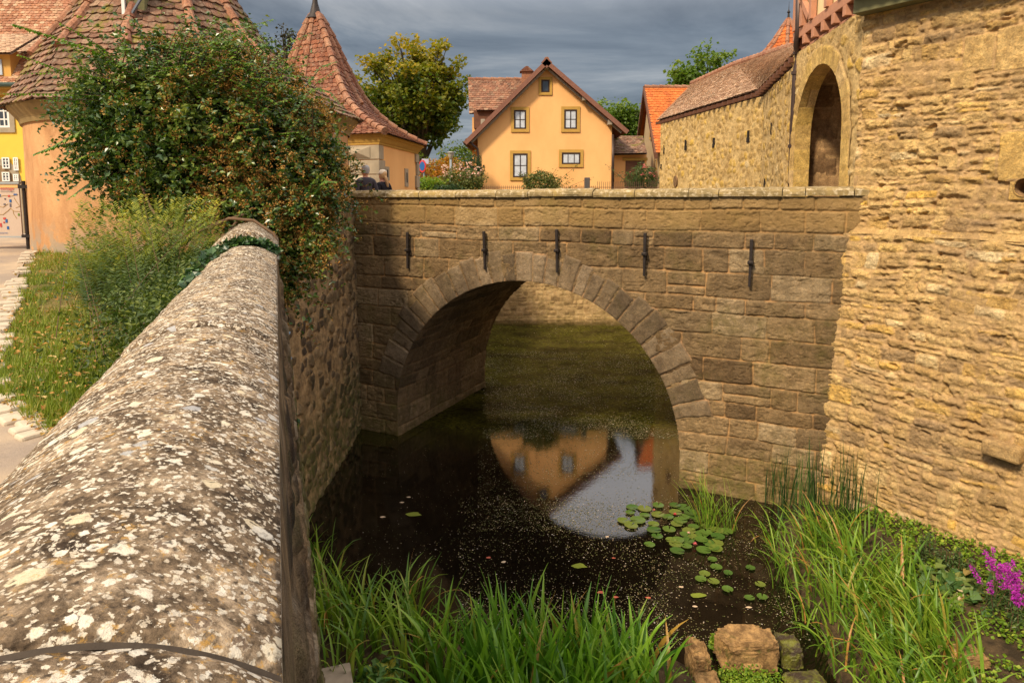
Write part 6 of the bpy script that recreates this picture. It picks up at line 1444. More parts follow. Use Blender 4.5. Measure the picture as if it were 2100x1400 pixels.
# ================================================================== PEOPLE ON THE BRIDGE
def skin_fig(name, verts, edges, mt, parent, sub=2):
    """verts: (x,y,z,r)"""
    me = bpy.data.meshes.new(name); me.from_pydata([v[:3] for v in verts], edges, []); me.update()
    o = link(name, me, mt, parent, world=False)
    md = o.modifiers.new('skin', 'SKIN'); md.use_smooth_shade = True
    sv = me.skin_vertices[0].data if me.skin_vertices else None
    for i, v in enumerate(verts):
        r = v[3] if hasattr(v[3], '__len__') else (v[3], v[3]); sv[i].radius = r; sv[i].use_root = (i == 0)
    s2 = o.modifiers.new('sub', 'SUBSURF'); s2.levels = sub; s2.render_levels = sub
    return o
M_SKIN = plain('skin', (.55, .27, .17), .6, .08, 10)
def person(loc, rz, hgt, label, jacket, trousers, hair_m, woman=False):
    t = thing('person', label, 'person', loc, rz=rz); k = hgt/1.78; w = .86 if woman else 1.0
    # body: facing +Y, pelvis root
    v = [(0, 0, .95, (.15*w, .11)), (0, .0, 1.12, (.14*w, .10)), (0, -.02, 1.32, (.165*w, .115)), (0, -.02, 1.45, (.10, .07)), (0, .0, 1.52, .055), (0, .02, 1.60, (.075, .09)), (0, .025, 1.68, (.085, .105)), (0, .01, 1.745, (.055, .07)),
         (-.09, 0, .86, .085), (-.10, .03, .50, .062), (-.10, -.06, .10, .042), (-.10, .09, .04, .035),
         (.09, 0, .86, .085), (.10, -.04, .50, .062), (.10, -.16, .12, .042), (.10, -.03, .04, .035),
         (-.19*w, -.02, 1.42, .058), (-.25*w, -.05, 1.15, .044), (-.24*w, .05, .92, .032), (-.235*w, .08, .84, (.038, .02)),
         (.19*w, -.02, 1.42, .058), (.25*w, -.03, 1.15, .044), (.24*w, .08, .93, .032), (.235*w, .12, .85, (.038, .02))]
    e = [(0, 1), (1, 2), (2, 3), (3, 4), (4, 5), (5, 6), (6, 7), (0, 8), (8, 9), (9, 10), (10, 11), (0, 12), (12, 13), (13, 14), (14, 15), (3, 16), (16, 17), (17, 18), (18, 19), (3, 20), (20, 21), (21, 22), (22, 23)]
    for hnd, sg in ((19, -1), (23, 1)):
        hx, hy, hz = v[hnd][:3]
        for f in range(4):
            n0 = len(v); L_ = (.075, .085, .08, .06)[f]; v += [(hx, hy-.028+.019*f, hz-.045, .010), (hx-sg*.008, hy-.028+.019*f+.004, hz-.045-L_*.6, .009), (hx-sg*.022, hy-.026+.019*f+.01, hz-.045-L_, .0075)]; e += [(hnd, n0), (n0, n0+1), (n0+1, n0+2)]
        n0 = len(v); v += [(hx-sg*.012, hy+.045, hz-.02, .011), (hx-sg*.022, hy+.055, hz-.055, .009)]; e += [(hnd, n0), (n0, n0+1)]
    # nose, ears
    n0 = len(v); v += [(0, .125, 1.655, .016), (-.085, .015, 1.655, .016), (.085, .015, 1.655, .016)]; e += [(6, n0), (6, n0+1), (6, n0+2)]
    sc = lambda vs: [(a*k, b*k, c*k, (tuple(r*k for r in rr) if hasattr(rr, '__len__') else rr*k)) for a, b, c, rr in vs]
    skin_fig('body', sc(v), e, M_SKIN, t)
    g = .022
    jk = [(0, 0, .93, (.18*w, .135)), (0, 0, 1.12, (.165*w, .125)), (0, -.02, 1.32, (.185*w, .14)), (0, -.02, 1.445, (.12, .09)), (0, -.005, 1.49, .068),
          (-.195*w, -.02, 1.41, .085), (-.27*w, -.05, 1.15, .070), (-.26*w, .045, .95, .052), (.195*w, -.02, 1.41, .085), (.27*w, -.03, 1.15, .070), (.26*w, .075, .96, .052)]
    je = [(0, 1), (1, 2), (2, 3), (3, 4), (3, 5), (5, 6), (6, 7), (3, 8), (8, 9), (9, 10)]
    skin_fig('jacket', sc(jk), je, jacket, t)
    tr_ = [(0, 0, .93, (.165*w, .125)), (-.09, 0, .84, .10), (-.10, .03, .50, .078), (-.10, -.055, .13, .062), (.09, 0, .84, .10), (.10, -.04, .50, .078), (.10, -.15, .15, .062)]
    skin_fig('trousers', sc(tr_), [(0, 1), (1, 2), (2, 3), (0, 4), (4, 5), (5, 6)], trousers, t)
    m_ = MB(); lathe([(.082*k, 1.60*k), (.094*k, 1.65*k), (.102*k, 1.70*k), (.098*k, 1.74*k), (.078*k, 1.78*k), (.042*k, 1.803*k), (.0, 1.808*k)], V(0, -.022*k, 0), 18, mb=m_); o_ = m_.build('hair', hair_m, smooth=True); o_.parent = t
    if woman: skin_fig('ponytail', sc([(0, -.09, 1.66, .04), (.01, -.12, 1.58, .05), (.03, -.14, 1.46, .045), (.05, -.14, 1.34, .025)]), [(0, 1), (1, 2), (2, 3)], hair_m, t)
    for sg in (-1, 1):
        m_ = MB(); m_.tube([V(sg*.034*k, .108*k, 1.672*k), V(sg*.034*k, .118*k, 1.672*k)], .010, 6); o_ = m_.build('eye', M_DARK); o_.parent = t
        m_ = MB(); m_.box((sg*.10*k, (.06 if sg < 0 else -.05)*k, .04*k), (.09*k, .26*k, .07*k)); o_ = m_.build('shoe', M_IRON, bevel=.02); o_.parent = t
    m_ = MB(); m_.box((0, .108*k, 1.605*k), (.05*k, .012, .010)); o_ = m_.build('mouth', M_REDWOOD); o_.parent = t
    if woman:
        m_ = MB(); lathe([(.112*k, 1.70*k), (.118*k, 1.73*k), (.10*k, 1.79*k), (.05*k, 1.82*k), (.0, 1.825*k)], V(0, 0, 0), 16, mb=m_)
        m_.add([(-.09*k, .07*k, 1.705*k), (.09*k, .07*k, 1.705*k), (.06*k, .19*k, 1.69*k), (-.06*k, .19*k, 1.69*k), (-.09*k, .07*k, 1.715*k), (.09*k, .07*k, 1.715*k), (.06*k, .19*k, 1.70*k), (-.06*k, .19*k, 1.70*k)], [(0, 1, 2, 3), (7, 6, 5, 4), (0, 4, 5, 1), (1, 5, 6, 2), (2, 6, 7, 3), (3, 7, 4, 0)])
        o_ = m_.build('cap', plain('pale_cap_cloth', (.62, .52, .40), .8, .1)); o_.parent = t
    return t
p = D(749, 342, 16.0); person((p[0], 16.0, 3.905), R(35), 1.72, 'grey haired man in a dark jacket walking across the bridge seen from behind', plain('dark_grey_cloth', (.055, .048, .058), .85, .15, 12), plain('dark_blue_cloth', (.03, .035, .05), .85, .1), plain('grey_hair', (.36, .34, .33), .7, .2, 30))
p = D(785, 357, 16.6); person((p[0], 16.6, 3.905), R(50), 1.62, 'woman with blonde ponytail in a pale cap and black jacket beside the man', plain('black_cloth', (.018, .016, .022), .85, .1, 12), plain('charcoal_cloth', (.03, .03, .035), .85, .1), plain('blonde_hair', (.50, .30, .14), .6, .2, 30), True)

# ================================================================== WATER PLANTS
M_IRIS = leafm('iris_blade', [(0, (.045, .13, .012)), (.4, (.12, .27, .020)), (.8, (.24, .43, .035)), (.94, (.24, .34, .05)), (.97, (.42, .24, .05)), (1, (.5, .28, .08))], .38, .45, .3)
M_SEDGE = leafm('sedge_blade', [(0, (.07, .16, .015)), (.45, (.15, .27, .022)), (.8, (.26, .38, .04)), (.93, (.28, .32, .05)), (.96, (.40, .20, .05)), (1, (.48, .24, .07))], .42, .4, .3)
M_RUSH = leafm('rush_blade', [(0, (.015, .045, .012)), (.6, (.03, .075, .018)), (1, (.09, .14, .03))], .45, .4, .15)
def bz(x, y): return float(bank_h(np.array([x]), np.array([y]))[0])
def onbank(px, py):
    p = H(px, py, .15)
    for _ in range(6): p = H(px, py, max(-.05, bz(p[0], p[1])))
    return p
def clump(name, label, cat, group, base, N, L, w, seed, mt, **k):
    t = thing(name, label, cat, base, group); blades_obj('leaves', [blades(V(0, 0, 0)+base, N, L, w, seed, **k)], mt, t); return t
def place_txt(px): return px
front = [(640, 1160, 46, .55, .8, .8), (655, 1230, 70, .6, .95, 1.2), (700, 1290, 80, .65, 1.0, 1.3), (765, 1330, 80, .65, 1.05, 1.3), (835, 1290, 90, .7, 1.05, 1.25), (870, 1360, 80, .7, 1.05, 1.2), (700, 1380, 40, .5, .8, 1.3),
         (940, 1400, 90, .75, 1.15, .8), (1010, 1440, 100, .8, 1.25, .6), (1060, 1390, 100, .8, 1.25, .5), (1130, 1440, 110, .85, 1.3, .5), (1180, 1395, 100, .8, 1.25, .55), (1240, 1440, 100, .8, 1.2, .7), (1285, 1400, 90, .7, 1.1, .95), (1330, 1450, 80, .6, 1.0, 1.2), (980, 1370, 60, .6, .95, 1.0), (920, 1480, 70, .6, .9, 1.1), (1080, 1500, 90, .7, 1.1, .6), (1200, 1500, 90, .7, 1.1, .7)]
desc = ['narrow blade clump hard against the parapet wall at the far left of the pond', 'arching grass clump next to the foot of the parapet wall', 'arching grass clump between the wall foot and the pond corner', 'arching green clump just above the bare soil patch', 'tall arching clump leaning out over the dark water at the left', 'arching clump right of the bare soil patch', 'small green clump beside the stone slab',
        'upright iris clump at the left end of the iris row', 'upright iris clump above the yellow goldenrod', 'tall upright iris clump right of the goldenrod', 'tall iris clump at the middle of the iris row', 'tall iris clump just right of the middle of the iris row', 'wide iris clump left of the arching end clump', 'iris clump arching towards the rocks', 'last iris clump of the row nearest to the small pale rock', 'low arching clump in front of the open water at the left of the iris row', 'low iris clump at the bottom edge near the variegated plant', 'iris clump at the bottom edge under the goldenrod', 'iris clump at the bottom edge in the middle of the row']
for i, ((x, y, n, l0, l1, dr), ds_) in enumerate(zip(front, desc)):
    b_ = onbank(x, y); clump('iris_clump', ds_, 'iris', 'iris clumps along the near bank', b_, int(n*(.50 if i > 6 else .62)), (l0*(.86 if i > 6 else .95), l1*(.84 if i > 6 else .95)), .046 if i > 6 else .030, 50+i, M_IRIS if i > 6 else M_SEDGE, spread=.15, lean=(.05, .9), droop=dr*1.5, stiff=.4 if i > 6 else .1)
right = [(1600, 1120, 40, .45, .75, 1.4, .012, 0), (1655, 1290, 36, .4, .7, 1.4, .013, 0), (1700, 1345, 40, .4, .75, 1.4, .014, 0), (1660, 1130, 60, .5, .85, 1.2, .012, 0), (1625, 1190, 60, .5, .8, 1.3, .012, 0), (1700, 1110, 60, .55, .85, 1.1, .013, 0), (1730, 1180, 70, .55, .9, 1.2, .014, 0), (1760, 1130, 60, .5, .8, 1.1, .014, 0), (1690, 1230, 60, .5, .8, 1.3, .014, 0), (1790, 1220, 70, .55, .9, 1.2, .016, 0), (1750, 1280, 60, .55, .85, 1.2, .016, 0), (1850, 1200, 50, .5, .8, .8, .018, 0), (1870, 1270, 70, .55, .9, .9, .02, 0), (1810, 1320, 70, .5, .85, 1.2, .018, 0), (1900, 1320, 80, .55, .9, .9, .02, 0), (1850, 1390, 70, .5, .85, 1.2, .018, 0), (1950, 1390, 70, .5, .85, 1.1, .018, 0), (1770, 1360, 40, .45, .75, 1.3, .016, 0), (1910, 1460, 80, .5, .8, 1.1, .018, 0), (1800, 1440, 60, .5, .8, 1.2, .018, 0)]
rdesc = ['small sedge tuft growing out of the water left of the tall dark rushes', 'sedge tuft at the water edge above the small stone', 'sedge tuft hanging far out over the dark channel', 'arching sedge clump at the water just below the tall dark rushes', 'sedge clump leaning over the water near the fallen brown blades', 'sedge clump right under the tall dark rushes', 'dense bright sedge clump halfway along the right bank', 'sedge clump against the foot of the bastion wall', 'sedge clump trailing into the water above the dark channel', 'wide sedge clump in the middle of the right bank', 'sedge clump hanging over the dark channel', 'upright broad bladed clump left of the small dark upright plants', 'broad bladed clump left of the round leaved plants', 'arching sedge clump beside the dark channel', 'broad bladed clump left of the bright ground cover', 'sedge clump at the channel edge near the bottom', 'arching clump over the pale stones near the bottom right', 'small sedge tuft leaning across the channel', 'sedge clump at the bottom edge on the right', 'sedge clump at the bottom edge beside the channel']
for i, ((x, y, n, l0, l1, dr, w_, _), ds_) in enumerate(zip(right, rdesc)):
    b_ = onbank(x, y); clump('sedge_clump', ds_, 'sedge', 'sedge clumps along the right bank', b_, n-20, (l0, l1), w_*1.7, 90+i, M_SEDGE, spread=.15, lean=(.05, 1.0), droop=dr*1.5, stiff=.2, dirn=math.pi*.9)
rush = [(1610, 1060, 34, .8, 1.35), (1660, 1065, 36, .8, 1.4), (1715, 1075, 40, .8, 1.35), (1580, 1040, 20, .7, 1.1), (1750, 1085, 26, .7, 1.2)]
rd = ['tall thin dark rushes in front of the bridge foot', 'tallest dark rushes in the corner between bridge and bastion', 'dark rushes against the bastion corner', 'few thin rushes standing in the water left of the dark rushes', 'dark rushes right of the bastion corner']
for i, ((x, y, n, l0, l1), ds_) in enumerate(zip(rush, rd)):
    b_ = onbank(x, y); b_[2] = max(b_[2], -.05); clump('rush_clump', ds_, 'rush', 'dark rushes by the bastion corner', b_, n, (l0, l1), .013, 130+i, M_RUSH, spread=.10, lean=(.0, .35), droop=.25, stiff=.5)
for i, (x, y, n, l0, l1, ds_) in enumerate([(1450, 1078, 60, .5, .95, 'reed tuft standing in the water beside the water lilies'), (1495, 1085, 34, .5, .9, 'thinner reed tuft right of the water lilies')]):
    b_ = H(x, y, 0); clump('reed_tuft', ds_, 'reed', None, b_, n, (l0, l1), .012, 150+i, M_SEDGE, spread=.07, lean=(.1, .9), droop=.8, dirn=math.pi*.85)
# lily pads
M_PAD = leafm('lily_pad', [(0, (.05, .11, .02)), (.6, (.085, .15, .025)), (.9, (.13, .17, .03)), (1, (.18, .11, .04))], .3, .5, .1)
pads = [(1297, 1040, 26, 8), (1322, 1043, 30, 11), (1292, 1051, 20, 6), (1322, 1057, 22, 8), (1278, 1068, 26, 9), (1308, 1067, 34, 11), (1294, 1078, 30, 9)]
cl = [(1350, 1037), (1384, 1037), (1402, 1040), (1349, 1055), (1370, 1060), (1404, 1060), (1340, 1075), (1372, 1086), (1388, 1075), (1395, 1068), (1341, 1088), (1348, 1099), (1413, 1088), (1405, 1096), (1332, 1117), (1376, 1108), (1390, 1108), (1386, 1117), (1408, 1121), (1389, 1131), (1411, 1108), (1424, 1101), (1422, 1080), (1440, 1095), (1450, 1080), (1448, 1092), (1470, 1088), (1438, 1107), (1472, 1101), (1452, 1112), (1468, 1113), (1443, 1128), (1460, 1122), (1468, 1125), (1488, 1090), (1458, 1072), (1432, 1068), (1416, 1052), (1425, 1060), (1385, 1050)]
out_ = [(1461, 1147, 'single lily pad just below the lily cluster'), (1469, 1163, 'lily pad second below the lily cluster'), (1445, 1177, 'small lily pad at the upper left of the lower group'), (1437, 1188, 'leftmost lily pad of the lower group'), (1463, 1193, 'lily pad touching its left neighbour in the lower group'), (1492, 1209, 'lily pad at the bottom of the lower group'), (1493, 1176, 'yellowish lily pad apart on dark water'), (1539, 1164, 'lone lily pad on dark water toward the right bank'), (1559, 1198, 'lily pad near the right bank sedges'), (1537, 1226, 'small lily pad of the lowest pair'), (1563, 1224, 'large lily pad of the lowest pair')]
def pad_mesh(seed):
    r = np.random.RandomState(seed); n = 26; a = np.linspace(.16, 2*math.pi-.16, n); rad = 1+.03*np.sin(a*2+seed)+.010*r.normal(size=n)
    P_ = [(0, 0, .004)]+[(math.cos(x)*q*.55, math.sin(x)*q*.55, .008) for x, q in zip(a, rad)]+[(math.cos(x)*q, math.sin(x)*q, .012+.006*r.rand()) for x, q in zip(a, rad)]
    T = [(0, 1+i, 2+i) for i in range(n-1)]+[(1+i, 1+n+i, 2+n+i) for i in range(n-1)]+[(1+i, 2+n+i, 2+i) for i in range(n-1)]
    return fast_mesh('lily_pad', np.array(P_), tris=np.array(T), attrs={'rnd': np.full(len(P_), r.rand())})
pm = [pad_mesh(i) for i in range(9)]
for m in pm: m.materials.append(M_PAD)
allp = [(x, y, w/2 if False else w, 'c') for x, y, w, h in pads]+[(x, y, None, 'c') for x, y in cl]+[(x, y, None, l) for x, y, l in out_]
for i, (x, y, w, lab) in enumerate(allp):
    p = H(x, y, .01); r = (random.uniform(.075, .108) if lab == 'c' else random.uniform(.058, .078)) if w is None else w/2/1370*np.linalg.norm(p)
    o = bpy.data.objects.new('lily_pad', pm[i % 9]); C.objects.link(o); o.location = (p[0], p[1], .004+.0015*(i % 9)); o.rotation_euler = (random.uniform(-.03, .03), random.uniform(-.03, .03), random.uniform(0, 6.28)); o.scale = (r, r, 1)
    if lab == 'c':
        l = 'lily pad in the %s %s part of the dense floating lily cluster' % (('upper', 'middle', 'lower')[0 if y < 1062 else 1 if y < 1100 else 2], ('left', 'central', 'right')[0 if x < 1375 else 1 if x < 1425 else 2]) if i >= 7 else 'green lily pad at the left end of the cluster over the bright sky reflection'
    else: l = lab
    setp(o, l, 'lily pad', 'water lily pads on the pond')
def lily(x, y, mt, label, s=.05):
    p = H(x, y, .03); q = []; n = 12
    for k in range(n):
        a = 2*math.pi*k/n; tl = .35 if k % 2 else .9; q.append((p+V(0, 0, .01), a, tl))
    Vv, T = [], []
    for (b_, a, tl) in q:
        d = V(math.cos(a)*math.cos(tl), math.sin(a)*math.cos(tl), math.sin(tl)); sdv = V(-math.sin(a), math.cos(a), 0); o_ = len(Vv); Vv += [b_, b_+d*s*.5+sdv*s*.2, b_+d*s, b_+d*s*.5-sdv*s*.2]; T += [(o_, o_+1, o_+2), (o_, o_+2, o_+3)]
    setp(link('water_lily_flower', fast_mesh('water_lily_flower', np.array(Vv), tris=np.array(T), attrs={'rnd': np.full(len(Vv), .5)}, smooth=False), mt), label, 'flower')
M_LRED = leafm('deep_pink_petal', [(0, (.45, .01, .04)), (1, (.6, .03, .08))], .5, .3, .2)
lily(1384, 1056, M_LRED, 'deep red water lily flower in the upper part of the lily cluster', .036); lily(1341, 1047, M_PINKR, 'pale red water lily flower at the top left of the lily cluster', .026)
lily(1412, 1094, M_PINK, 'pale pink water lily bud in the middle of the lily cluster', .03); lily(1425, 1117, M_PINKR, 'red brown curled leaf among the lowest lily pads', .04)
# floating specks, larger floating leaves
rs = np.random.RandomState(77)
def specks(n, yr, xr, dens, size, seed):
    r = np.random.RandomState(seed); P_ = []
    x = r.uniform(*xr, n); y = r.uniform(*yr, n); p = np.array([H(a, b_, .0) for a, b_ in zip(x, y)]); d = sdist(p[:, 0], p[:, 1], pond) if yr[0] > 890 else np.full(n, -1)
    k = (1.9*np.clip(fbm(p[:, 0]*1.2, p[:, 1]*1.2, seed=seed, octv=5)*.6+.5, 0, 1)**2.2 > r.rand(n)*dens) & (d < 0); p = p[k]; m = len(p); a = r.uniform(0, 6.28, m); s = size*r.uniform(.5, 1.5, m); q = []
    asp_ = r.uniform(.3, .9, m)
    c1, s1 = np.cos(a)*s, np.sin(a)*s
    Vv = np.stack([np.stack([p[:, 0]+c1, p[:, 1]+s1, np.full(m, .004)], 1), np.stack([p[:, 0]-s1*asp_, p[:, 1]+c1*asp_, np.full(m, .005)], 1), np.stack([p[:, 0]-c1, p[:, 1]-s1, np.full(m, .004)], 1), np.stack([p[:, 0]+s1*asp_, p[:, 1]-c1*asp_, np.full(m, .006)], 1)], 1).reshape(-1, 3)
    return Vv, np.arange(m*4).reshape(-1, 4), np.repeat(r.rand(m), 4)
M_SPECK = leafm('floating_speck', [(0, (.05, .06, .015)), (.5, (.13, .13, .04)), (.75, (.24, .18, .09)), (.93, (.36, .28, .20)), (1, (.62, .56, .50))], .6, .3, .05)
parts = [specks(17000, (1020, 1330), (940, 1720), .85, .0085, 1), specks(2600, (900, 1200), (650, 1100), 1.1, .0075, 2), specks(14000, (860, 1090), (980, 1420), .95, .0085, 3), specks(30000, (720, 900), (990, 1420), .75, .012, 4), specks(2600, (655, 760), (990, 1400), 1.0, .016, 5)]
setp(blades_obj('floating_duckweed', parts, M_SPECK), 'countless tiny pale leaf flecks and duckweed floating on the dark water', 'duckweed', kind='stuff')
fl = [(784, 1060, 0), (1002, 1143, 1), (1033, 1152, 0), (1231, 1214, 1), (1262, 1224, 1), (1330, 1225, 1), (1258, 1144, 1), (1187, 1160, 2), (1245, 1100, 0), (1535, 1245, 0), (838, 1019, 0), (824, 1030, 0), (1425, 1243, 0), (1430, 1220, 2), (848, 1055, 2), (1397, 1203, 0)]
cols = [plain('pale_dead_leaf', (.55, .40, .26), .6, .2), plain('red_dead_leaf', (.42, .10, .06), .6, .2), plain('green_algae_scum', (.16, .19, .02), .8, .2)]
Vs_, Qs_ = [], []
for k_ in range(3):
    Vv, Q = [], []
    for (x, y, c_) in fl:
        if c_ != k_: continue
        p = H(x, y, .006); a = random.uniform(0, 6.28); s = random.uniform(.025, .05) if k_ < 2 else random.uniform(.06, .14)
        o_ = len(Vv); nn_ = 10; ring_ = [p+V(math.cos(a+b_)*s*random.uniform(.6, 1.2), math.sin(a+b_)*s*.55*random.uniform(.6, 1.2), .002+random.uniform(0, .004)) for b_ in np.linspace(0, 6.28, nn_+1)[:-1]]
        m_ = MB(); m_.add(ring_, [tuple(range(nn_))]); o_ = m_.build(['pale_leaf', 'red_leaf', 'algae_patch'][k_], cols[k_])
        setp(o_, ['small pale dead leaf floating on the dark water', 'small red dead leaf floating on the dark water', 'yellow green algae patch floating on the dark water'][k_], ['leaf', 'leaf', 'algae'][k_], ['pale leaves floating on the pond', 'red leaves floating on the pond', 'algae patches floating on the pond'][k_])

# rocks
def rock(c, r, seed, label, mt, sq=.5):
    c = np.array(c, float); n1, n2 = 90, 60; A_, E_ = np.meshgrid(np.linspace(0, 2*math.pi, n1), np.linspace(-math.pi/2, math.pi/2, n2)); d = np.stack([np.cos(A_)*np.cos(E_), np.sin(A_)*np.cos(E_), np.sin(E_)], -1)
    q = np.sign(d)*np.abs(d)**sq; q = q/np.max(np.abs(q), axis=-1, keepdims=True)**.25
    h = .93+.26*fbm(d[..., 0]*2.0, d[..., 1]*1.6, d[..., 2]*1.6, seed=seed, octv=3)+.17*np.abs(fbm(d[..., 0]*4, d[..., 1]*4, d[..., 2]*5, seed=seed+1, octv=5, rough=.6))-.03*fbm(d[..., 0]*14, d[..., 1]*14, d[..., 2]*14, seed=seed+2)
    P_ = c+q*h[..., None]*np.array(r); P_[:, -1] = P_[:, 0]
    o = grid_obj('rock', P_, mt, smooth=False); return setp(o, label, 'rock')
M_ROCK = mat('porous_rock', lambda t: t.done(t.mix(t.ramp(t.noise(5, 6, .7), [(.55, 0.), (.65, .9)]), t.mix(t.ramp(t.noise(9, 6, .75), [(.4, 0.), (.62, 1.)]), (.15, .085, .035), (.42, .25, .10)), (.09, .085, .02)), .9, t.bump(t.noise(34, 6, .8), .015), .2))
M_ROCKM = mat('wet_mossy_rock', lambda t: t.done(t.mix(t.ramp(t.noise(7, 6, .7), [(.42, 0.), (.58, 1.)]), (.05, .032, .018), (.15, .15, .02)), .35, t.bump(t.noise(30, 6, .8), .015), .5))
rock(H(1530, 1330, .15), (.30, .19, .19), 3, 'large brown porous rock standing in the water at the bottom right', M_ROCK)
rock(H(1430, 1365, .10), (.10, .20, .22), 5, 'small pale rock left of the large brown rock', M_ROCK)
rock(H(1616, 1340, .06), (.12, .17, .17), 7, 'wet mossy rock leaning against the right side of the large rock', M_ROCKM)
rock(H(1450, 1420, .06), (.14, .16, .14), 9, 'pale rock at the bottom edge below the small rock', M_ROCK)
rock(H(1650, 1400, .0), (.20, .13, .07), 11, 'flat brown stone in the water at the bottom edge', M_ROCKM)
rock(H(1975, 1345, .38), (.20, .12, .07), 13, 'flat pale stone among the plants on the right bank', M_ROCK)
rock(H(1690, 1215, .06), (.09, .07, .05), 15, 'small stone at the water edge under the sedges', M_ROCK)
sl_ = onbank(680, 1400); m_ = MB(); m_.box(sl_+V(-.05, -.12, .08), (.55, .35, .10), WS+V(0, 0, .0)); o_ = m_.build('stone_slab', plain('pale_sandstone_slab', (.36, .28, .20), .9, .15, 12, .006), bevel=.02); setp(o_, 'pale flat sandstone slab at the foot of the parapet wall', 'slab')
# small plants
def lowplant(name, label, cat, px, n, spread, hgt, size, mt, seed, asp=1.4, kind=None, tilt=.8):
    r = np.random.RandomState(seed); b_ = onbank(*px); q = np.stack([r.normal(0, spread[0], n), r.normal(0, spread[1], n)], 1); P_ = []
    x, y = b_[0]+q[:, 0], b_[1]+q[:, 1]; z = np.maximum(bank_h(x, y), 0)+hgt*r.rand(n)*np.exp(-(q[:, 0]/spread[0])**2*.4); return setp(cloud_obj(name, [leaves(np.stack([x, y, z], 1), size, seed, tilt, asp, V(0, 0, 1.))], mt), label, cat, kind=kind)
lowplant('leafy_weed', 'small round leaved green plant at the foot of the parapet wall', 'plant', (640, 1290), 500, (.07, .16), .25, .05, M_GREEN, 1)
lowplant('variegated_plant', 'low plant with green and yellow edged leaves at the bottom edge', 'plant', (785, 1390), 300, (.11, .08), .14, .085, leafm('variegated_leaf', [(0, (.06, .15, .03)), (.6, (.13, .24, .05)), (.8, (.45, .42, .06)), (1, (.55, .45, .07))], .4, .4, .2), 2, 1.2)
lowplant('water_cress', 'bright green small leaved plant around the base of the rocks', 'plant', (1530, 1410), 1500, (.26, .12), .12, .028, M_BRIGHT, 3, 1.1)
lowplant('water_cress', 'small leaved green plant growing between the two rocks', 'plant', (1465, 1335), 420, (.022, .03), .14, .034, M_BRIGHT, 4, 1.1)
lowplant('goldenrod', 'yellow feathery goldenrod flowers at the bottom edge', 'flower', (1020, 1405), 900, (.09, .06), .22, .02, leafm('golden_floret', [(0, (.5, .38, .02)), (1, (.7, .55, .04))], .7, .2, .2), 5, 1.2, tilt=1.4)
lowplant('round_leaved_plant', 'leathery round leaved plant beside the purple flowers', 'plant', (1960, 1215), 240, (.22, .15), .18, .13, leafm('bergenia_leaf', [(0, (.05, .11, .03)), (.6, (.10, .17, .04)), (.9, (.20, .22, .06)), (1, (.35, .20, .07))], .3, .5, .15), 6, 1.05)
r = np.random.RandomState(21); N = 30000; gx_ = r.uniform(4.0, 8.6, N); gy_ = r.uniform(4.8, 9.4, N); dd = sdist(gx_, gy_, pond); wl = (gx_-K[0])*EN[0]+(gy_-K[1])*EN[1]; kk = (dd > .35) & (wl > .20) & (fbm(gx_*2, gy_*2, seed=2) > -.30)
gx_, gy_ = gx_[kk], gy_[kk]; gz_ = bank_h(gx_, gy_)+.10*r.rand(len(gx_))
o_ = cloud_obj('ground_cover', [leaves(np.stack([gx_, gy_, gz_], 1), .042, 7, .6, 1.2, V(0, 0, 1))], M_BRIGHT); setp(o_, 'bright green low ground cover on the right bank', 'ground cover', kind='stuff')
r = np.random.RandomState(22); N = 2600; gx_ = r.uniform(-3, 2.6, N); gy_ = r.uniform(4.6, 8.6, N); dd = sdist(gx_, gy_, pond); kk = (dd > .12) & (fbm(gx_*2, gy_*2, seed=5) > 0) & (gx_ > -2.6+.0*gy_); gx_, gy_ = gx_[kk], gy_[kk]
o_ = cloud_obj('bank_weeds', [leaves(np.stack([gx_, gy_, bank_h(gx_, gy_)+.06*r.rand(len(gx_))], 1), .04, 8, .7, 1.3, V(0, 0, 1))], M_GREEN); setp(o_, 'low weeds on the soil between the iris clumps', 'weeds', kind='stuff')
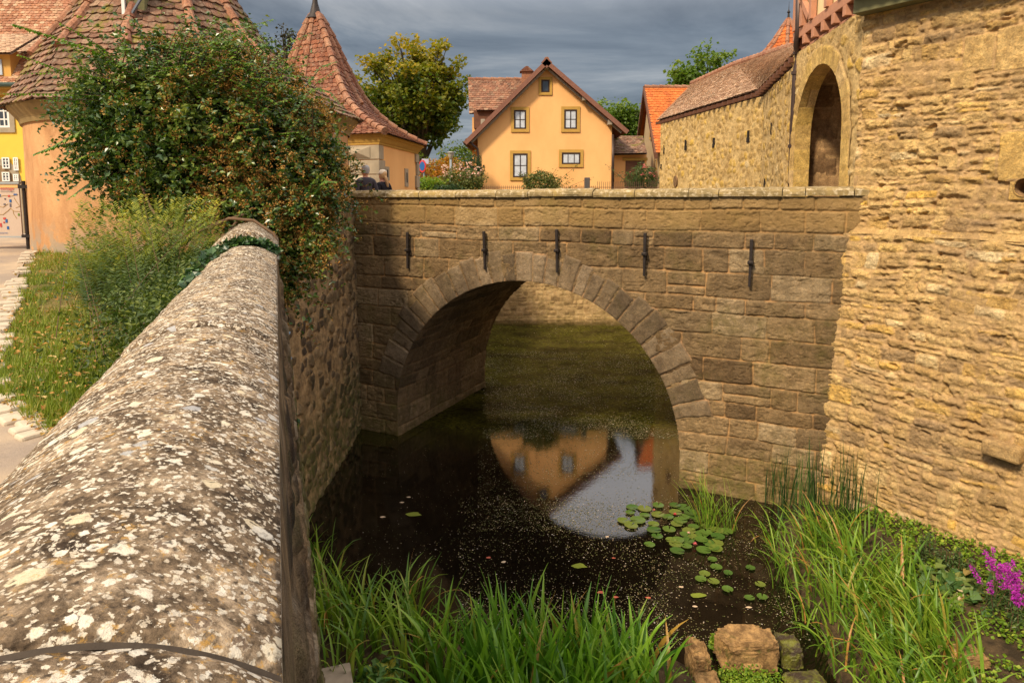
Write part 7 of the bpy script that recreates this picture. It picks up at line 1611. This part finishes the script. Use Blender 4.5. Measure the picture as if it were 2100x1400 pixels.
for i, (x, y, h_) in enumerate([(1888, 1165, .34), (1905, 1150, .38), (1925, 1170, .30), (1945, 1180, .32), (1965, 1175, .34), (1985, 1190, .28), (2000, 1200, .26)]):
    b_ = onbank(x, y); t = thing('spurge_stem', 'dark upright bottlebrush like plant at the foot of the bastion wall', 'plant', b_, 'dark upright plants under the bastion wall')
    r = np.random.RandomState(i); P_ = [];
    for s in range(4):
        o0 = b_+V(r.normal(0, .03), r.normal(0, .03), 0); k = 110; u = r.rand(k); a = r.uniform(0, 6.28, k); rad = .03*(1-.3*u); P_.append(np.stack([o0[0]+np.cos(a)*rad, o0[1]+np.sin(a)*rad, o0[2]+u*h_*r.uniform(.7, 1)], 1))
        q = MB(); q.tube([o0, o0+UP*h_*.9], .005, 5); q.build('stem', M_STEM, t)
    cloud_obj('foliage', [leaves(np.concatenate(P_), .032, i, .9, 2.2)], M_OLEA, t)
M_PURP = leafm('purple_floret', [(0, (.30, .015, .32)), (.6, (.45, .03, .45)), (1, (.58, .08, .52))], .6, .2, .25)
for j, (px, ns, lab) in enumerate([((2045, 1250), 15, 'purple flowering loosestrife at the foot of the bastion wall'), ((2090, 1300), 12, 'purple flowering loosestrife at the right edge of the picture')]):
    b_ = onbank(*px); t = thing('purple_loosestrife', lab, 'flower', b_, 'purple loosestrife plants'); r = np.random.RandomState(60+j); Fp, Lp_ = [], []; q = MB()
    for s in range(ns):
        o0 = b_+V(r.normal(0, .09), r.normal(0, .08), 0); d = V(r.normal(0, .22), r.normal(0, .2), 1); d /= np.linalg.norm(d); L_ = r.uniform(.45, .72); q.tube([o0, o0+d*L_*.5, o0+d*L_], [.005, .004, .002], 4)
        u = r.uniform(.62, 1, 90); a = r.uniform(0, 6.28, 90); rad = .024*(1.1-u*.55); Fp.append(o0+d*L_*u[:, None]+np.stack([np.cos(a)*rad, np.sin(a)*rad, 0*a], 1))
        u = r.uniform(.05, .62, 34); Lp_.append(o0+d*L_*u[:, None]+r.normal(0, .015, (34, 3)))
    q.build('stems', M_STEM, t); cloud_obj('flower_spikes', [leaves(np.concatenate(Fp), .022, 3, 1.4, 1.2)], M_PURP, t); cloud_obj('foliage', [leaves(np.concatenate(Lp_), .05, 4, .8, 3.)], M_OLEA, t)
bpy.context.view_layer.update()
